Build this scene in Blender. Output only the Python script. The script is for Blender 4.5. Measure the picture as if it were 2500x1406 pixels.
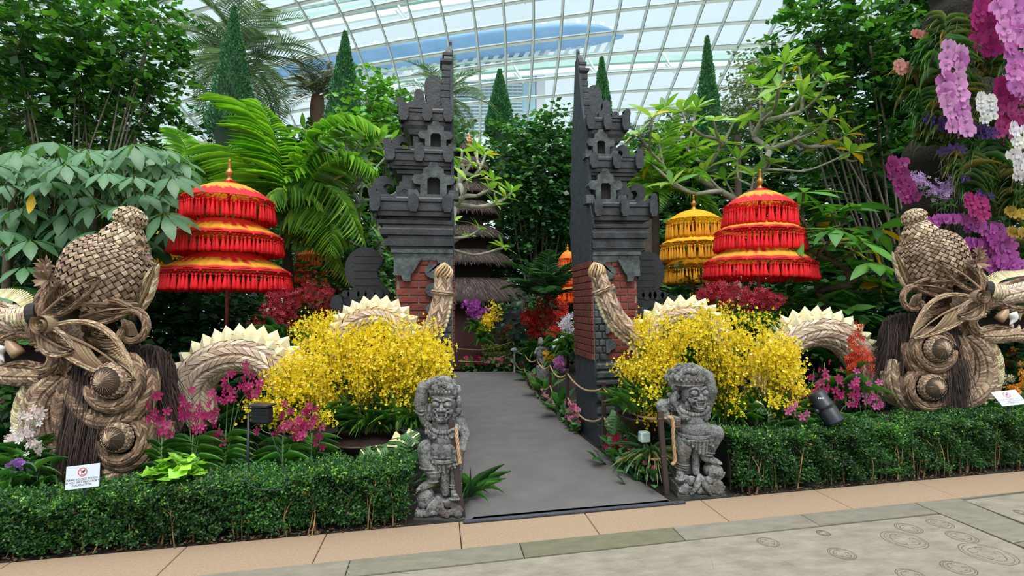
import bpy, math, random
import numpy as np
from mathutils import Vector, Matrix

for _o in list(bpy.data.objects): bpy.data.objects.remove(_o)
rng = np.random.default_rng(11)
random.seed(11)
SC = bpy.context.scene
COL = SC.collection
PI = math.pi
# ------------------------------------------------------------------ camera
F0 = 1250.0
TH, PH = 0.142937, 0.033587
FW = np.array([math.sin(TH)*math.cos(PH), math.cos(TH)*math.cos(PH), math.sin(PH)])
RT = np.array([math.cos(TH), -math.sin(TH), 0.0])
UP = np.cross(RT, FW)
EYE = np.array([0, 0, 1.6])
cam = bpy.data.objects.new('camera', bpy.data.cameras.new('camera'))
cam.data.sensor_width = 36; cam.data.lens = 18.0; cam.data.clip_end = 2000; cam.data.clip_start = .05
mw = Matrix.Identity(4)
for r in range(3):
    mw[r][0] = RT[r]; mw[r][1] = UP[r]; mw[r][2] = -FW[r]; mw[r][3] = EYE[r]
cam.matrix_world = mw
COL.objects.link(cam); SC.camera = cam
# ------------------------------------------------------------------ sky, light, exposure
SC.view_settings.view_transform = 'Standard'; SC.view_settings.look = 'None'
SC.view_settings.gamma = 1; SC.view_settings.use_curve_mapping = False
SC.view_settings.exposure = 0.0
SC.cycles.max_bounces = 8; SC.cycles.transparent_max_bounces = 24
SC.cycles.diffuse_bounces = 3; SC.cycles.glossy_bounces = 3; SC.cycles.transmission_bounces = 4
SC.cycles.caustics_reflective = False; SC.cycles.caustics_refractive = False
W = bpy.data.worlds.new('overcast_sky'); SC.world = W; W.use_nodes = True
nt = W.node_tree; nt.nodes.clear()
wo = nt.nodes.new('ShaderNodeOutputWorld'); bg = nt.nodes.new('ShaderNodeBackground')
tc = nt.nodes.new('ShaderNodeTexCoord'); sx = nt.nodes.new('ShaderNodeSeparateXYZ')
rp = nt.nodes.new('ShaderNodeValToRGB')
rp.color_ramp.elements[0].position = 0.0; rp.color_ramp.elements[0].color = (.80, .90, .93, 1)
rp.color_ramp.elements[1].position = 1.0; rp.color_ramp.elements[1].color = (2.5, 2.65, 2.75, 1)
e = rp.color_ramp.elements.new(.55); e.color = (.76, .93, 1.0, 1)
nt.links.new(tc.outputs['Generated'], sx.inputs[0]); nt.links.new(sx.outputs['Z'], rp.inputs[0])
nz = nt.nodes.new('ShaderNodeTexNoise'); nz.inputs['Scale'].default_value = 2.2; nz.inputs['Detail'].default_value = 4
nt.links.new(tc.outputs['Generated'], nz.inputs['Vector'])
mr = nt.nodes.new('ShaderNodeMapRange'); mr.inputs['From Min'].default_value = .3; mr.inputs['From Max'].default_value = .7
mr.inputs['To Min'].default_value = .9; mr.inputs['To Max'].default_value = 1.1
nt.links.new(nz.outputs['Fac'], mr.inputs['Value'])
vm = nt.nodes.new('ShaderNodeVectorMath'); vm.operation = 'SCALE'
nt.links.new(rp.outputs[0], vm.inputs[0]); nt.links.new(mr.outputs[0], vm.inputs['Scale'])
nt.links.new(vm.outputs[0], bg.inputs[0]); bg.inputs[1].default_value = 1.0
nt.links.new(bg.outputs[0], wo.inputs[0])
sun = bpy.data.objects.new('sun', bpy.data.lights.new('sun', 'SUN'))
sun.data.energy = 2.8; sun.data.angle = math.radians(35); sun.data.color = (1, .97, .92)
sun.rotation_euler = (math.radians(32), math.radians(12), math.radians(-20))
sun.location = (0, 0, 30)
COL.objects.link(sun)
# ------------------------------------------------------------------ helpers
def C(px, py, d):
    return EYE + d*(FW + RT*(px-1250)/F0 + UP*(703-py)/F0)
def G(px, py, z=0.0):
    r = FW + RT*(px-1250)/F0 + UP*(703-py)/F0
    return EYE + r*(z-1.6)/r[2]
def lin(c):
    c = np.asarray(c, float)/255.0
    return np.where(c <= .04045, c/12.92, ((c+.055)/1.055)**2.4)
def nrm(v):
    v = np.asarray(v, float); return v/(np.linalg.norm(v, axis=-1, keepdims=True)+1e-12)
MATS = {}
def mat(name, col=None, col2=None, rough=.6, metal=0, transl=0, nscale=8, namt=.5, bump=0, bscale=30, stretch=None, spec=.5, detail=5, vary=.0, coat=0):
    if name in MATS: return MATS[name]
    m = bpy.data.materials.new(name); m.use_nodes = True; t = m.node_tree; t.nodes.clear()
    N = t.nodes.new; L = t.links.new
    out = N('ShaderNodeOutputMaterial'); b = N('ShaderNodeBsdfPrincipled')
    b.inputs['Roughness'].default_value = rough; b.inputs['Metallic'].default_value = metal
    b.inputs['Specular IOR Level'].default_value = spec
    if coat: b.inputs['Coat Weight'].default_value = coat
    co = N('ShaderNodeTexCoord'); mp = N('ShaderNodeMapping'); L(co.outputs['Object'], mp.inputs['Vector'])
    if stretch: mp.inputs['Scale'].default_value = stretch
    n1 = N('ShaderNodeTexNoise'); n1.inputs['Scale'].default_value = nscale; n1.inputs['Detail'].default_value = detail
    n1.inputs['Roughness'].default_value = .62
    L(mp.outputs[0], n1.inputs['Vector'])
    if col is None:
        a = N('ShaderNodeAttribute'); a.attribute_name = 'Col'; src = a.outputs['Color']
        if col2 is None:
            hs = N('ShaderNodeMapRange'); hs.inputs['From Min'].default_value = .25; hs.inputs['From Max'].default_value = .75
            hs.inputs['To Min'].default_value = 1-namt; hs.inputs['To Max'].default_value = 1+namt
            L(n1.outputs['Fac'], hs.inputs['Value'])
            mx = N('ShaderNodeVectorMath'); mx.operation = 'SCALE'; L(src, mx.inputs[0]); L(hs.outputs[0], mx.inputs['Scale'])
            base = mx.outputs[0]
        else:
            mx = N('ShaderNodeMix'); mx.data_type = 'RGBA'; L(src, mx.inputs[6]); mx.inputs[7].default_value = (*lin(col2), 1)
            hs = N('ShaderNodeMapRange'); hs.inputs['From Min'].default_value = .5-.2*(1-0); hs.inputs['From Max'].default_value = .72
            hs.inputs['To Max'].default_value = namt; L(n1.outputs['Fac'], hs.inputs['Value']); L(hs.outputs[0], mx.inputs[0]); base = mx.outputs[2]
    else:
        c1 = lin(col); c2 = lin(col2) if col2 is not None else np.clip(c1*(1+namt), 0, 1)
        if col2 is None: c1 = c1*(1-namt*.6)
        mx = N('ShaderNodeMix'); mx.data_type = 'RGBA'; mx.inputs[6].default_value = (*c1, 1); mx.inputs[7].default_value = (*c2, 1)
        hs = N('ShaderNodeMapRange'); hs.inputs['From Min'].default_value = .32; hs.inputs['From Max'].default_value = .68
        L(n1.outputs['Fac'], hs.inputs['Value']); L(hs.outputs[0], mx.inputs[0]); base = mx.outputs[2]
    if vary:
        oi = N('ShaderNodeObjectInfo'); hv = N('ShaderNodeMapRange'); hv.inputs['To Min'].default_value = 1-vary; hv.inputs['To Max'].default_value = 1+vary
        L(oi.outputs['Random'], hv.inputs['Value']); m2 = N('ShaderNodeVectorMath'); m2.operation = 'SCALE'
        L(base, m2.inputs[0]); L(hv.outputs[0], m2.inputs['Scale']); base = m2.outputs[0]
    L(base, b.inputs['Base Color'])
    if bump:
        n2 = N('ShaderNodeTexNoise'); n2.inputs['Scale'].default_value = bscale; n2.inputs['Detail'].default_value = 6
        L(mp.outputs[0], n2.inputs['Vector']); bp = N('ShaderNodeBump'); bp.inputs['Strength'].default_value = min(1, bump); bp.inputs['Distance'].default_value = .01*max(1, bump)
        L(n2.outputs['Fac'], bp.inputs['Height']); L(bp.outputs[0], b.inputs['Normal'])
    if transl:
        tr = N('ShaderNodeBsdfTranslucent'); tm = N('ShaderNodeVectorMath'); tm.operation = 'MULTIPLY'; tm.inputs[1].default_value = (1.5, 1.6, .6) if transl < 1 else (1, 1, 1)
        L(base, tm.inputs[0]); L(tm.outputs[0], tr.inputs[0]); ms = N('ShaderNodeMixShader'); ms.inputs[0].default_value = min(transl, .45)
        L(b.outputs[0], ms.inputs[1]); L(tr.outputs[0], ms.inputs[2]); L(ms.outputs[0], out.inputs[0])
    else: L(b.outputs[0], out.inputs[0])
    MATS[name] = m; return m

class MB:
    def __init__(s): s.V = []; s.F = []; s.Cc = []; s.n = 0
    def add(s, V, F, c=(1, 1, 1)):
        V = np.asarray(V, float).reshape(-1, 3)
        c = np.asarray(c, float)
        if c.ndim == 1: c = np.broadcast_to(c, (len(V), 3))
        s.V.append(V); s.Cc.append(c)
        if isinstance(F, np.ndarray): s.F.append(F + s.n)
        else:
            by = {}
            for f in F: by.setdefault(len(f), []).append(f)
            for k, l in by.items(): s.F.append(np.array(l, int) + s.n)
        s.n += len(V)
    def merge(s, o, R=None, T=None):
        n0 = s.n
        for v, c in zip(o.V, o.Cc):
            if R is not None: v = v @ np.asarray(R).T
            if T is not None: v = v + T
            s.V.append(v); s.Cc.append(c); s.n += len(v)
        for f in o.F: s.F.append(f + n0)
    # ---- primitives
    def box(s, c, size, rz=0, c3=(1, 1, 1), bev=0, R=None):
        c = np.asarray(c, float); h = np.asarray(size, float)/2
        if bev <= 0:
            V = np.array([[x, y, z] for x in (-1, 1) for y in (-1, 1) for z in (-1, 1)], float)*h
            F = [(0, 1, 3, 2), (4, 6, 7, 5), (0, 4, 5, 1), (2, 3, 7, 6), (0, 2, 6, 4), (1, 5, 7, 3)]
        else:
            bev = min(bev, h.min()*.9); V = []; idx = {}
            cs = [(x, y, z) for x in (-1, 1) for y in (-1, 1) for z in (-1, 1)]
            for cc in cs:
                for a in range(3):
                    p = np.array(cc)*h
                    for b in range(3):
                        if b != a: p[b] -= cc[b]*bev
                    idx[(cc, a)] = len(V); V.append(p)
            V = np.array(V); F = []
            def quad(q):
                p = V[list(q)]; n = np.cross(p[1]-p[0], p[2]-p[0])
                F.append(tuple(q) if n @ p.mean(0) > 0 else tuple(q[::-1]))
            for a in range(3):
                o1, o2 = [b for b in range(3) if b != a]
                for sg in (-1, 1):
                    q = []
                    for i, j in ((-1, -1), (1, -1), (1, 1), (-1, 1)):
                        cc = [0, 0, 0]; cc[a] = sg; cc[o1] = i; cc[o2] = j; q.append(idx[(tuple(cc), a)])
                    quad(q)
                for i in (-1, 1):
                    for j in (-1, 1):
                        c1 = [0, 0, 0]; c1[a] = -1; c1[o1] = i; c1[o2] = j; c2 = list(c1); c2[a] = 1
                        c1 = tuple(c1); c2 = tuple(c2); quad([idx[(c1, o1)], idx[(c2, o1)], idx[(c2, o2)], idx[(c1, o2)]])
            for cc in cs: quad([idx[(cc, 0)], idx[(cc, 1)], idx[(cc, 2)]])
        if R is not None: V = V @ np.asarray(R).T
        if rz: V = V @ rotz(rz).T
        s.add(V + c, F, c3); return s
    def tube(s, P, r, n=8, c=(1, 1, 1), cap=True, ell=None):
        P = np.asarray(P, float); r = np.broadcast_to(np.asarray(r, float), (len(P),))
        T, A, B = frames(P); a = np.linspace(0, 2*PI, n, endpoint=False)
        e1, e2 = ell or (1, 1)
        ring = (A[:, None]*np.cos(a)[None, :, None]*e1 + B[:, None]*np.sin(a)[None, :, None]*e2)*r[:, None, None] + P[:, None]
        V = ring.reshape(-1, 3); k = len(P)
        i, j = np.meshgrid(np.arange(k-1), np.arange(n), indexing='ij'); j2 = (j+1) % n
        Fq = np.stack([i*n+j, i*n+j2, (i+1)*n+j2, (i+1)*n+j], -1).reshape(-1, 4)
        cc = np.asarray(c, float)
        if cc.ndim == 2 and len(cc) == k: cc = np.repeat(cc, n, 0)
        s.add(V, Fq, cc)
        if cap:
            base = s.n-len(V)
            s.F.append(np.array([[base+q for q in range(n)][::-1]])); s.F.append(np.array([[base+(k-1)*n+q for q in range(n)]]))
        return s
    def lathe(s, prof, c=(0, 0, 0), n=24, c3=(1, 1, 1), ax=None):
        prof = np.asarray(prof, float); a = np.linspace(0, 2*PI, n, endpoint=False)
        V = np.stack([prof[:, 0][:, None]*np.cos(a), prof[:, 0][:, None]*np.sin(a), np.repeat(prof[:, 1][:, None], n, 1)], -1).reshape(-1, 3)
        if ax is not None: V = V @ basis_z(ax).T
        k = len(prof); i, j = np.meshgrid(np.arange(k-1), np.arange(n), indexing='ij'); j2 = (j+1) % n
        Fq = np.stack([i*n+j, i*n+j2, (i+1)*n+j2, (i+1)*n+j], -1).reshape(-1, 4)
        cc = np.asarray(c3, float)
        if cc.ndim == 2 and len(cc) == k: cc = np.repeat(cc, n, 0)
        s.add(V + np.asarray(c), Fq, cc); return s
    def ball(s, c, r, n=12, m=8, c3=(1, 1, 1), R=None):
        th = np.linspace(0, PI, m+1); a = np.linspace(0, 2*PI, n, endpoint=False)
        V = np.stack([np.sin(th)[:, None]*np.cos(a), np.sin(th)[:, None]*np.sin(a), np.repeat(np.cos(th)[:, None], n, 1)], -1).reshape(-1, 3)*np.asarray(r, float)
        if R is not None: V = V @ np.asarray(R).T
        i, j = np.meshgrid(np.arange(m), np.arange(n), indexing='ij'); j2 = (j+1) % n
        Fq = np.stack([i*n+j, (i+1)*n+j, (i+1)*n+j2, i*n+j2], -1).reshape(-1, 4)
        s.add(V + np.asarray(c), Fq, c3); return s
    def prism(s, pts, o, ax, ay, th, c3=(1, 1, 1), n3=None):
        """outline pts (2d) in plane (o, ax, ay), extruded by th centred"""
        pts = np.asarray(pts, float); ax = np.asarray(ax, float); ay = np.asarray(ay, float); nn = np.cross(ax, ay); nn = nn/np.linalg.norm(nn)
        base = np.asarray(o, float) + pts[:, :1]*ax + pts[:, 1:2]*ay
        k = len(pts); V = np.concatenate([base-nn*th/2, base+nn*th/2])
        F = [tuple(range(k))[::-1], tuple(range(k, 2*k))] + [(i, (i+1) % k, k+(i+1) % k, k+i) for i in range(k)]
        s.add(V, F, c3); return s
    def inst(s, V, F, R, T, S, Cn, vf=None):
        """template V,F repeated; R (N,3,3) T (N,3) S (N,) or (N,3) Cn (N,3)"""
        V = np.asarray(V, float); N = len(T); S = np.asarray(S, float)
        if S.ndim == 1: S = np.repeat(S[:, None], 3, 1)
        P = V[None]*S[:, None]; P = np.einsum('nij,nkj->nki', R, P) + np.asarray(T)[:, None]
        Cc = np.broadcast_to(np.asarray(Cn, float), (N, 3))[:, None]
        vf = np.ones((len(V), 3)) if vf is None else np.asarray(vf, float)
        if vf.ndim == 1: vf = vf[:, None]*np.ones(3)
        Cc = (Cc*vf[None]).reshape(-1, 3)
        by = {}
        for f in F: by.setdefault(len(f), []).append(f)
        off = (np.arange(N)*len(V))[:, None, None]
        for k, l in by.items(): s.F.append((np.array(l, int)[None]+off).reshape(-1, k)+s.n)
        s.V.append(P.reshape(-1, 3)); s.Cc.append(Cc); s.n += N*len(V); return s
    def mesh(s, name, m, smooth=True):
        V = np.concatenate(s.V).astype(np.float32); Cc = np.concatenate(s.Cc).astype(np.float32)
        me = bpy.data.meshes.new(name); me.vertices.add(len(V)); me.vertices.foreach_set('co', V.ravel())
        nl = sum(f.size for f in s.F); npz = sum(len(f) for f in s.F)
        me.loops.add(nl); me.polygons.add(npz)
        me.loops.foreach_set('vertex_index', np.concatenate([f.ravel() for f in s.F]).astype(np.int32))
        tot = np.concatenate([np.full(len(f), f.shape[1]) for f in s.F]).astype(np.int32)
        st = np.concatenate([[0], np.cumsum(tot)[:-1]]).astype(np.int32)
        me.polygons.foreach_set('loop_start', st); me.polygons.foreach_set('loop_total', tot)
        me.polygons.foreach_set('use_smooth', np.full(npz, smooth))
        me.update(calc_edges=True)
        ca = me.color_attributes.new('Col', 'FLOAT_COLOR', 'POINT')
        ca.data.foreach_set('color', np.concatenate([np.clip(Cc, 0, 4), np.ones((len(Cc), 1), np.float32)], 1).ravel())
        if m is not None: me.materials.append(m)
        return me
    def build(s, name, m, parent=None, smooth=True, kind=None, label=None, loc=None, local=False):
        if parent is not None and not local:
            w = wloc(parent); s.V = [v-w for v in s.V]
        me = s.mesh(name, m, smooth)
        return link(name, me, parent, kind, label, loc)
def wloc(o):
    w = np.zeros(3)
    while o is not None: w = w+np.array(o.location); o = o.parent
    return w
def tag(o, label, cat, group=None, kind=None):
    o['label'] = label; o['category'] = cat
    if group: o['group'] = group
    if kind: o['kind'] = kind
    return o
def link(name, me, parent=None, kind=None, label=None, loc=None, rot=None, scale=None):
    o = bpy.data.objects.new(name, me); COL.objects.link(o)
    if parent is not None:
        o.parent = parent
    if loc is not None: o.location = loc
    if rot is not None:
        if isinstance(rot, np.ndarray): o.rotation_euler = Matrix(rot.tolist()).to_euler()
        else: o.rotation_euler = rot
    if scale is not None: o.scale = scale if np.ndim(scale) else (scale,)*3
    if kind: o['kind'] = kind
    if label: o['label'] = label
    return o
def frames(P):
    P = np.asarray(P, float); T = nrm(np.gradient(P, axis=0)); k = len(P)
    A = np.zeros_like(P); r = np.array([0, 0, 1.]) if abs(T[0][2]) < .9 else np.array([0, 1., 0])
    a = np.cross(T[0], r); a /= np.linalg.norm(a); A[0] = a
    for i in range(1, k):
        a = A[i-1]-T[i]*(A[i-1] @ T[i]); A[i] = a/(np.linalg.norm(a)+1e-12)
    return T, A, np.cross(T, A)
def rotz(a): c, s = math.cos(a), math.sin(a); return np.array([[c, -s, 0], [s, c, 0], [0, 0, 1.]])
def rotx(a): c, s = math.cos(a), math.sin(a); return np.array([[1., 0, 0], [0, c, -s], [0, s, c]])
def roty(a): c, s = math.cos(a), math.sin(a); return np.array([[c, 0, s], [0, 1., 0], [-s, 0, c]])
def basis_z(d):
    d = nrm(d); r = np.array([1., 0, 0]) if abs(d[2]) > .9 else np.array([0, 0, 1.])
    x = nrm(np.cross(r, d)); return np.stack([x, np.cross(d, x), d], 1)
def spl(pts, n=24):
    """Catmull-Rom through pts"""
    P = np.asarray(pts, float); P = np.concatenate([[2*P[0]-P[1]], P, [2*P[-1]-P[-2]]]); out = []
    k = len(P)-3; t = np.linspace(0, k, n); t[-1] -= 1e-9; i = t.astype(int); u = (t-i)[:, None]
    a, b, c, d = P[i], P[i+1], P[i+2], P[i+3]
    return .5*((2*b)+(-a+c)*u+(2*a-5*b+4*c-d)*u*u+(-a+3*b-3*c+d)*u**3)
def interp(x, xs, ys): return np.interp(x, xs, ys)
def orient(D, Nn):
    """rotation matrices: columns side, D, N"""
    D = nrm(D); S = nrm(np.cross(D, Nn)); Nn = np.cross(S, D); return np.stack([S, D, Nn], -1)
def rvec(n): return nrm(rng.normal(size=(n, 3)))
def jit(col, n, a=.15, hue=.06):
    c = lin(col)*(1+rng.uniform(-a, a, (n, 1)))
    return c*(1+rng.uniform(-hue, hue, (n, 3)))
def pick(cols, n, a=.18, hue=.06, p=None):
    L = np.array([lin(c) for c in cols]); i = rng.choice(len(L), n, p=p)
    return L[i]*(1+rng.uniform(-a, a, (n, 1)))*(1+rng.uniform(-hue, hue, (n, 3)))
def thing(name, label, cat, loc=(0, 0, 0), group=None, rz=0):
    o = bpy.data.objects.new(name, None); COL.objects.link(o); o.location = loc; o.rotation_euler = (0, 0, rz)
    o.empty_display_size = .1
    o['label'] = label; o['category'] = cat
    if group: o['group'] = group
    return o
def struct(name, parent=None):
    o = bpy.data.objects.new(name, None); COL.objects.link(o); o['kind'] = 'structure'
    if parent: o.parent = parent
    return o
def rel(P, o): return np.asarray(P, float) - np.array(o.location)   # world -> local of an unrotated thing
# leaf templates: axis +y, normal +z
LEAF2 = (np.array([[0, 0, 0], [.5, .45, .06], [0, 1, -.06], [-.5, .45, .06], [0, .45, 0]]), [(0, 1, 4), (1, 2, 4), (2, 3, 4), (3, 0, 4)])
def leaf8(w=.4, fold=.08, droop=.12, wide=.45):
    ys = [0, .22, .5, .78, 1.]; ws = [.06, .62, 1., .62, .0]
    V = []; F = []
    for y, q in zip(ys, ws):
        yy = y; z = -droop*y*y; V += [[-w/2*q, yy, z+fold*q*w*1.2], [0, yy, z], [w/2*q, yy, z+fold*q*w*1.2]]
    for i in range(4):
        a = i*3; F += [(a, a+1, a+4, a+3), (a+1, a+2, a+5, a+4)]
    return np.array(V, float), F
LEAF8 = leaf8()
def blade(w=.05, n=5, droop=.5, tipw=.1):
    V = []; F = []
    for i in range(n+1):
        t = i/n; ang = droop*t; y = math.sin(ang)/max(droop, 1e-3) if droop > .01 else t; z = -(1-math.cos(ang))/max(droop, 1e-3)
        q = w/2*min(1, (.35+2.2*t))*(1-t**2.2*(1-tipw)); V += [[-q, y, z+q*.5], [0, y, z], [q, y, z+q*.5]]
    for i in range(n):
        a = i*3; F += [(a, a+1, a+4, a+3), (a+1, a+2, a+5, a+4)]
    return np.array(V), F
# ================================================================== SETTING
KA = math.atan(.072); K0 = np.array([.559, 3.887, 0]); KD = np.array([math.cos(KA), math.sin(KA), 0]); KN = np.array([-math.sin(KA), math.cos(KA), 0])
def K(s, t, z=0): return K0+KD*s+KN*t+np.array([0, 0, z])
m_soil = mat('soil', (46, 36, 30), (22, 17, 14), rough=.95, nscale=14, bump=3, bscale=40)
m_kerb = mat('pink_granite', (160, 136, 112), (142, 120, 98), rough=.7, nscale=60, bump=.3, bscale=250, detail=8)
m_grey = mat('grey_slate', None, rough=.55, nscale=6, namt=.22, bump=.3, bscale=60, stretch=(1, 2.5, 1))
m_slab = mat('engraved_stone', (118, 111, 97), (146, 137, 122), rough=.6, nscale=5, bump=.35, bscale=45, stretch=(1, 2.2, 1), detail=9)
m_groove = mat('groove', (88, 78, 66), rough=.9)
m_carpet = mat('carpet', (106, 102, 100), (94, 91, 90), rough=.95, nscale=3, bump=.6, bscale=400)
ground = MB(); ground.box((0, 12, -.11), (40, 34, .1))
g = struct('ground'); ground.build('soil', m_soil, g, smooth=False); q = MB(); q.box((0, 20, -.3), (260, 220, .1)); q.build('outer_bounce_paving', mat('pale_bounce_paving', (205, 200, 190), rough=.8, nscale=.5, namt=.1), g, smooth=False)  # pale paving beyond the beds, added to bounce light onto the roof beams
# garden bed soil in front of and behind the hedges, slightly rough
bed = MB(); n = 60
X, Yg = np.meshgrid(np.linspace(-9, 11, 130), np.linspace(0, 14, 90)); Z = rng.normal(0, .012, X.shape)-.02
V = np.stack([K0[0]+KD[0]*X+KN[0]*(Yg+.01), K0[1]+KD[1]*X+KN[1]*(Yg+.01), Z], -1).reshape(-1, 3)
i, j = np.meshgrid(np.arange(89), np.arange(129), indexing='ij'); a = i*130+j
bed.add(V, np.stack([a, a+1, a+131, a+130], -1).reshape(-1, 4)); bed.build('soil', m_soil, g, kind='stuff')
floor = struct('floor')
def poly_slab(pts, z0, z1, name, m, parent, c=(1, 1, 1), bev=.004):
    """flat convex slab with chamfered rim"""
    P = np.asarray(pts, float); ctr = P.mean(0); k = len(P)
    ins = P+(ctr-P)/np.linalg.norm(ctr-P, axis=1, keepdims=True)*bev*1.6
    V = np.concatenate([np.c_[P, np.full(k, z0)], np.c_[P, np.full(k, z1-bev)], np.c_[ins, np.full(k, z1)]])
    F = [tuple(range(2*k, 3*k))]+[(q+i, q+(i+1) % k, q+k+(i+1) % k, q+k+i) for q in (0, k) for i in range(k)]
    b = MB(); b.add(V, F, c); return b.build(name, m, parent, smooth=False)
xs = [-5.6, -4.6, -3.61, -2.63, -1.645, -.767, .16, 1.125, 2.145, 3.238, 4.3, 5.4, 6.5, 7.6]
def XY(x, s_off):  # point with world x on the line parallel to kerb at offset s_off
    s = (x-K0[0]-KN[0]*s_off)/KD[0]; return K(s, s_off)[:2]
for a, b in zip(xs[:-1], xs[1:]):
    poly_slab([XY(a+.003, -.415), XY(b-.003, -.415), XY(b-.003, 0), XY(a+.003, 0)], -.06, 0, 'floor_slab', m_kerb, floor)
gx = [-5, -3.4, -2.0, -.54, .55, 1.68, 2.76, 3.83]
for q, (a, b) in enumerate(zip(gx[:-1], gx[1:])):
    poly_slab([XY(a+.003, -.62), XY(b-.003, -.62), XY(b-.003, -.42), XY(a+.003, -.42)], -.06, -.001, 'border_slab', m_grey, floor, c=lin([(128, 122, 106), (114, 110, 92), (126, 119, 104), (118, 113, 98), (104, 102, 80), (124, 118, 106), (120, 114, 102)][q]))
# diagonal grey branch to the right and second engraved field
for q, pts in enumerate([[XY(3.84, -.42), XY(3.84, -.62), (3.85, 3.0), (4.22, 3.05), (4.28, 3.7), XY(4.3, -.42)],
                         [(3.85, 2.99), (4.22, 3.04), (4.25, 1.6), (3.9, 1.5)], [XY(4.31, -.42), (4.29, 3.72), (5.2, 3.80), (6.4, 3.9), XY(6.4, -.42)]]):
    poly_slab(pts, -.06, -.001, 'border_slab', m_grey, floor, c=lin([(122, 116, 103), (116, 109, 97), (126, 120, 108)][q]))
fld = [(-5, 1.0), (3.84, 1.0), (3.83, 3.48), XY(1.7, -.63), XY(-.5, -.63), XY(-5, -.63)]
poly_slab(fld, -.06, -.004, 'engraved_slab', m_slab, floor)
poly_slab([(4.26, 1.5), (7, 1.5), (7, 3.9), (5.2, 3.79), (4.30, 3.70)], -.06, -.004, 'engraved_slab', m_slab, floor)
# carved medallions
def ring(mb, c, rx, ry, w, rot=0, wob=0, a0=0, a1=2*PI, n=40, z=.0):
    a = np.linspace(a0, a1, n); q = 1+wob*np.sin(a*3+c[0]*9)
    def loop(k): return np.stack([c[0]+(rx*q+k)*np.cos(a)*math.cos(rot)-(ry*q+k)*np.sin(a)*math.sin(rot), c[1]+(rx*q+k)*np.cos(a)*math.sin(rot)+(ry*q+k)*np.sin(a)*math.cos(rot), np.full(n, z)], -1)
    V = np.concatenate([loop(-w/2), loop(w/2)]); F = [(i, i+1, n+i+1, n+i) for i in range(n-1)]; mb.add(V, F)
for (px, py, w) in [(1875, 1322, 50), (2055, 1350, 60), (2207, 1316, 94), (2218, 1288, 56), (2295, 1277, 54), (2348, 1309, 62), (2412, 1350, 110), (2340, 1385, 70), (2225, 1403, 64), (2010, 1300, 30), (2495, 1250, 30)]:
    c = G(px, py); r = w/2*(1.6*1/(py-745)); mb = MB()
    for k, rr in enumerate((1, .86, .62)): ring(mb, c, r*rr, r*rr, .004+.002*(k == 0), wob=[0, .02, .09][k], a0=k*.5, a1=2*PI+k*.5-.4*k, z=-.0035)
    for k in range(5):
        a = k*1.3; ring(mb, c+np.array([math.cos(a), math.sin(a), 0])*r*.5, r*.16, r*.12, .003, a0=a, a1=a+3.6, n=14, z=-.0035)
    mb.build('carved_medallion', m_groove, floor, smooth=False)
for pts in [[(1720, 1345), (1735, 1362), (1742, 1385)], [(1905, 1365), (1935, 1378), (1960, 1392)], [(700, 1398), (900, 1392), (1000, 1399)]]:
    P = spl([G(*p) for p in pts], 12); P[:, 2] = -.0035; mb = MB(); V = np.concatenate([P-[0, .002, 0], P+[0, .002, 0]])
    mb.add(V, [(i, i+1, 13+i, 12+i) for i in range(11)]); mb.build('hairline_crack', m_groove, floor)
# carpet ramp through the gate
cp = [(.20, 3.87), (1.92, 3.99), (1.84, 4.75), (1.79, 5.5), (1.76, 6.9), (1.84, 9), (1.98, 12.2), (.1, 12.2), (.14, 6)]
b = MB(); k = len(cp); P = np.array(cp)
ny = 90; yy = np.linspace(0, 1, ny); L = spl([(.20, 3.87, 0), (.17, 5, 0), (.14, 6, 0), (.12, 9, 0), (.1, 12.2, 0)], ny); Rr = spl([(1.92, 3.99, 0), (1.84, 4.75, 0), (1.79, 5.5, 0), (1.76, 6.9, 0), (1.84, 9, 0), (1.98, 12.2, 0)], ny)
u = np.linspace(0, 1, 24); V = L[:, None]*(1-u)[None, :, None]+Rr[:, None]*u[None, :, None]
V[..., 2] = .022+.0022*np.sin(V[..., 1]*13+2*np.sin(V[..., 0]*3))*np.abs(np.sin(V[..., 1]*2.3+V[..., 0]))
V[:, (0, -1), 2] = -.02
i, j = np.meshgrid(np.arange(ny-1), np.arange(23), indexing='ij'); a = i*24+j
b.add(V.reshape(-1, 3), np.stack([a, a+1, a+25, a+24], -1).reshape(-1, 4)); o = b.build('carpet', m_carpet); tag(o, 'long grey brown carpet running between the two gate towers', 'carpet')
b = MB(); e1, e2 = XY(.2, -.035), XY(1.97, -.02); b.box(((e1[0]+e2[0])/2, (e1[1]+e2[1])/2-.012, .012), (1.8, .03, .024), rz=KA*1.0, bev=.006)
tag(b.build('edge_strip', mat('rubber', (52, 56, 66), rough=.7, nscale=40)), 'dark rubber threshold strip along the front end of the carpet', 'strip')

# ------------------------------------------------------------------ glass roof shell
CS = np.array([[11.221, 46.312, 26.832], [3.506, 22.161, -7.88], [-2.03, 2.666, -2.912], [26.36, .305, 5.07], [1.308, 5.829, -2.323], [1.297, -1.139, -1.319]])
def shell(u, v, off=0):
    u = (np.asarray(u, float)-10)/10; v = (np.asarray(v, float)-4)/10
    f = lambda u, v: np.stack([u**a*v**b for a in range(3) for b in range(3-a)], -1) @ CS
    p = f(u, v)
    if off:
        n = nrm(np.cross(f(u+.01, v)-p, f(u, v+.01)-p)); n = np.where(n[..., 2:] < 0, -n, n); p = p+n*off
    return p
m_steel = mat('white_steel', (176, 190, 188), rough=.45, nscale=2, namt=.06)
m_steel2 = mat('dark_gasket', (104, 116, 118), rough=.5, namt=.1)
gm = bpy.data.materials.new('roof_glass'); gm.use_nodes = True; t = gm.node_tree; t.nodes.clear()
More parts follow.
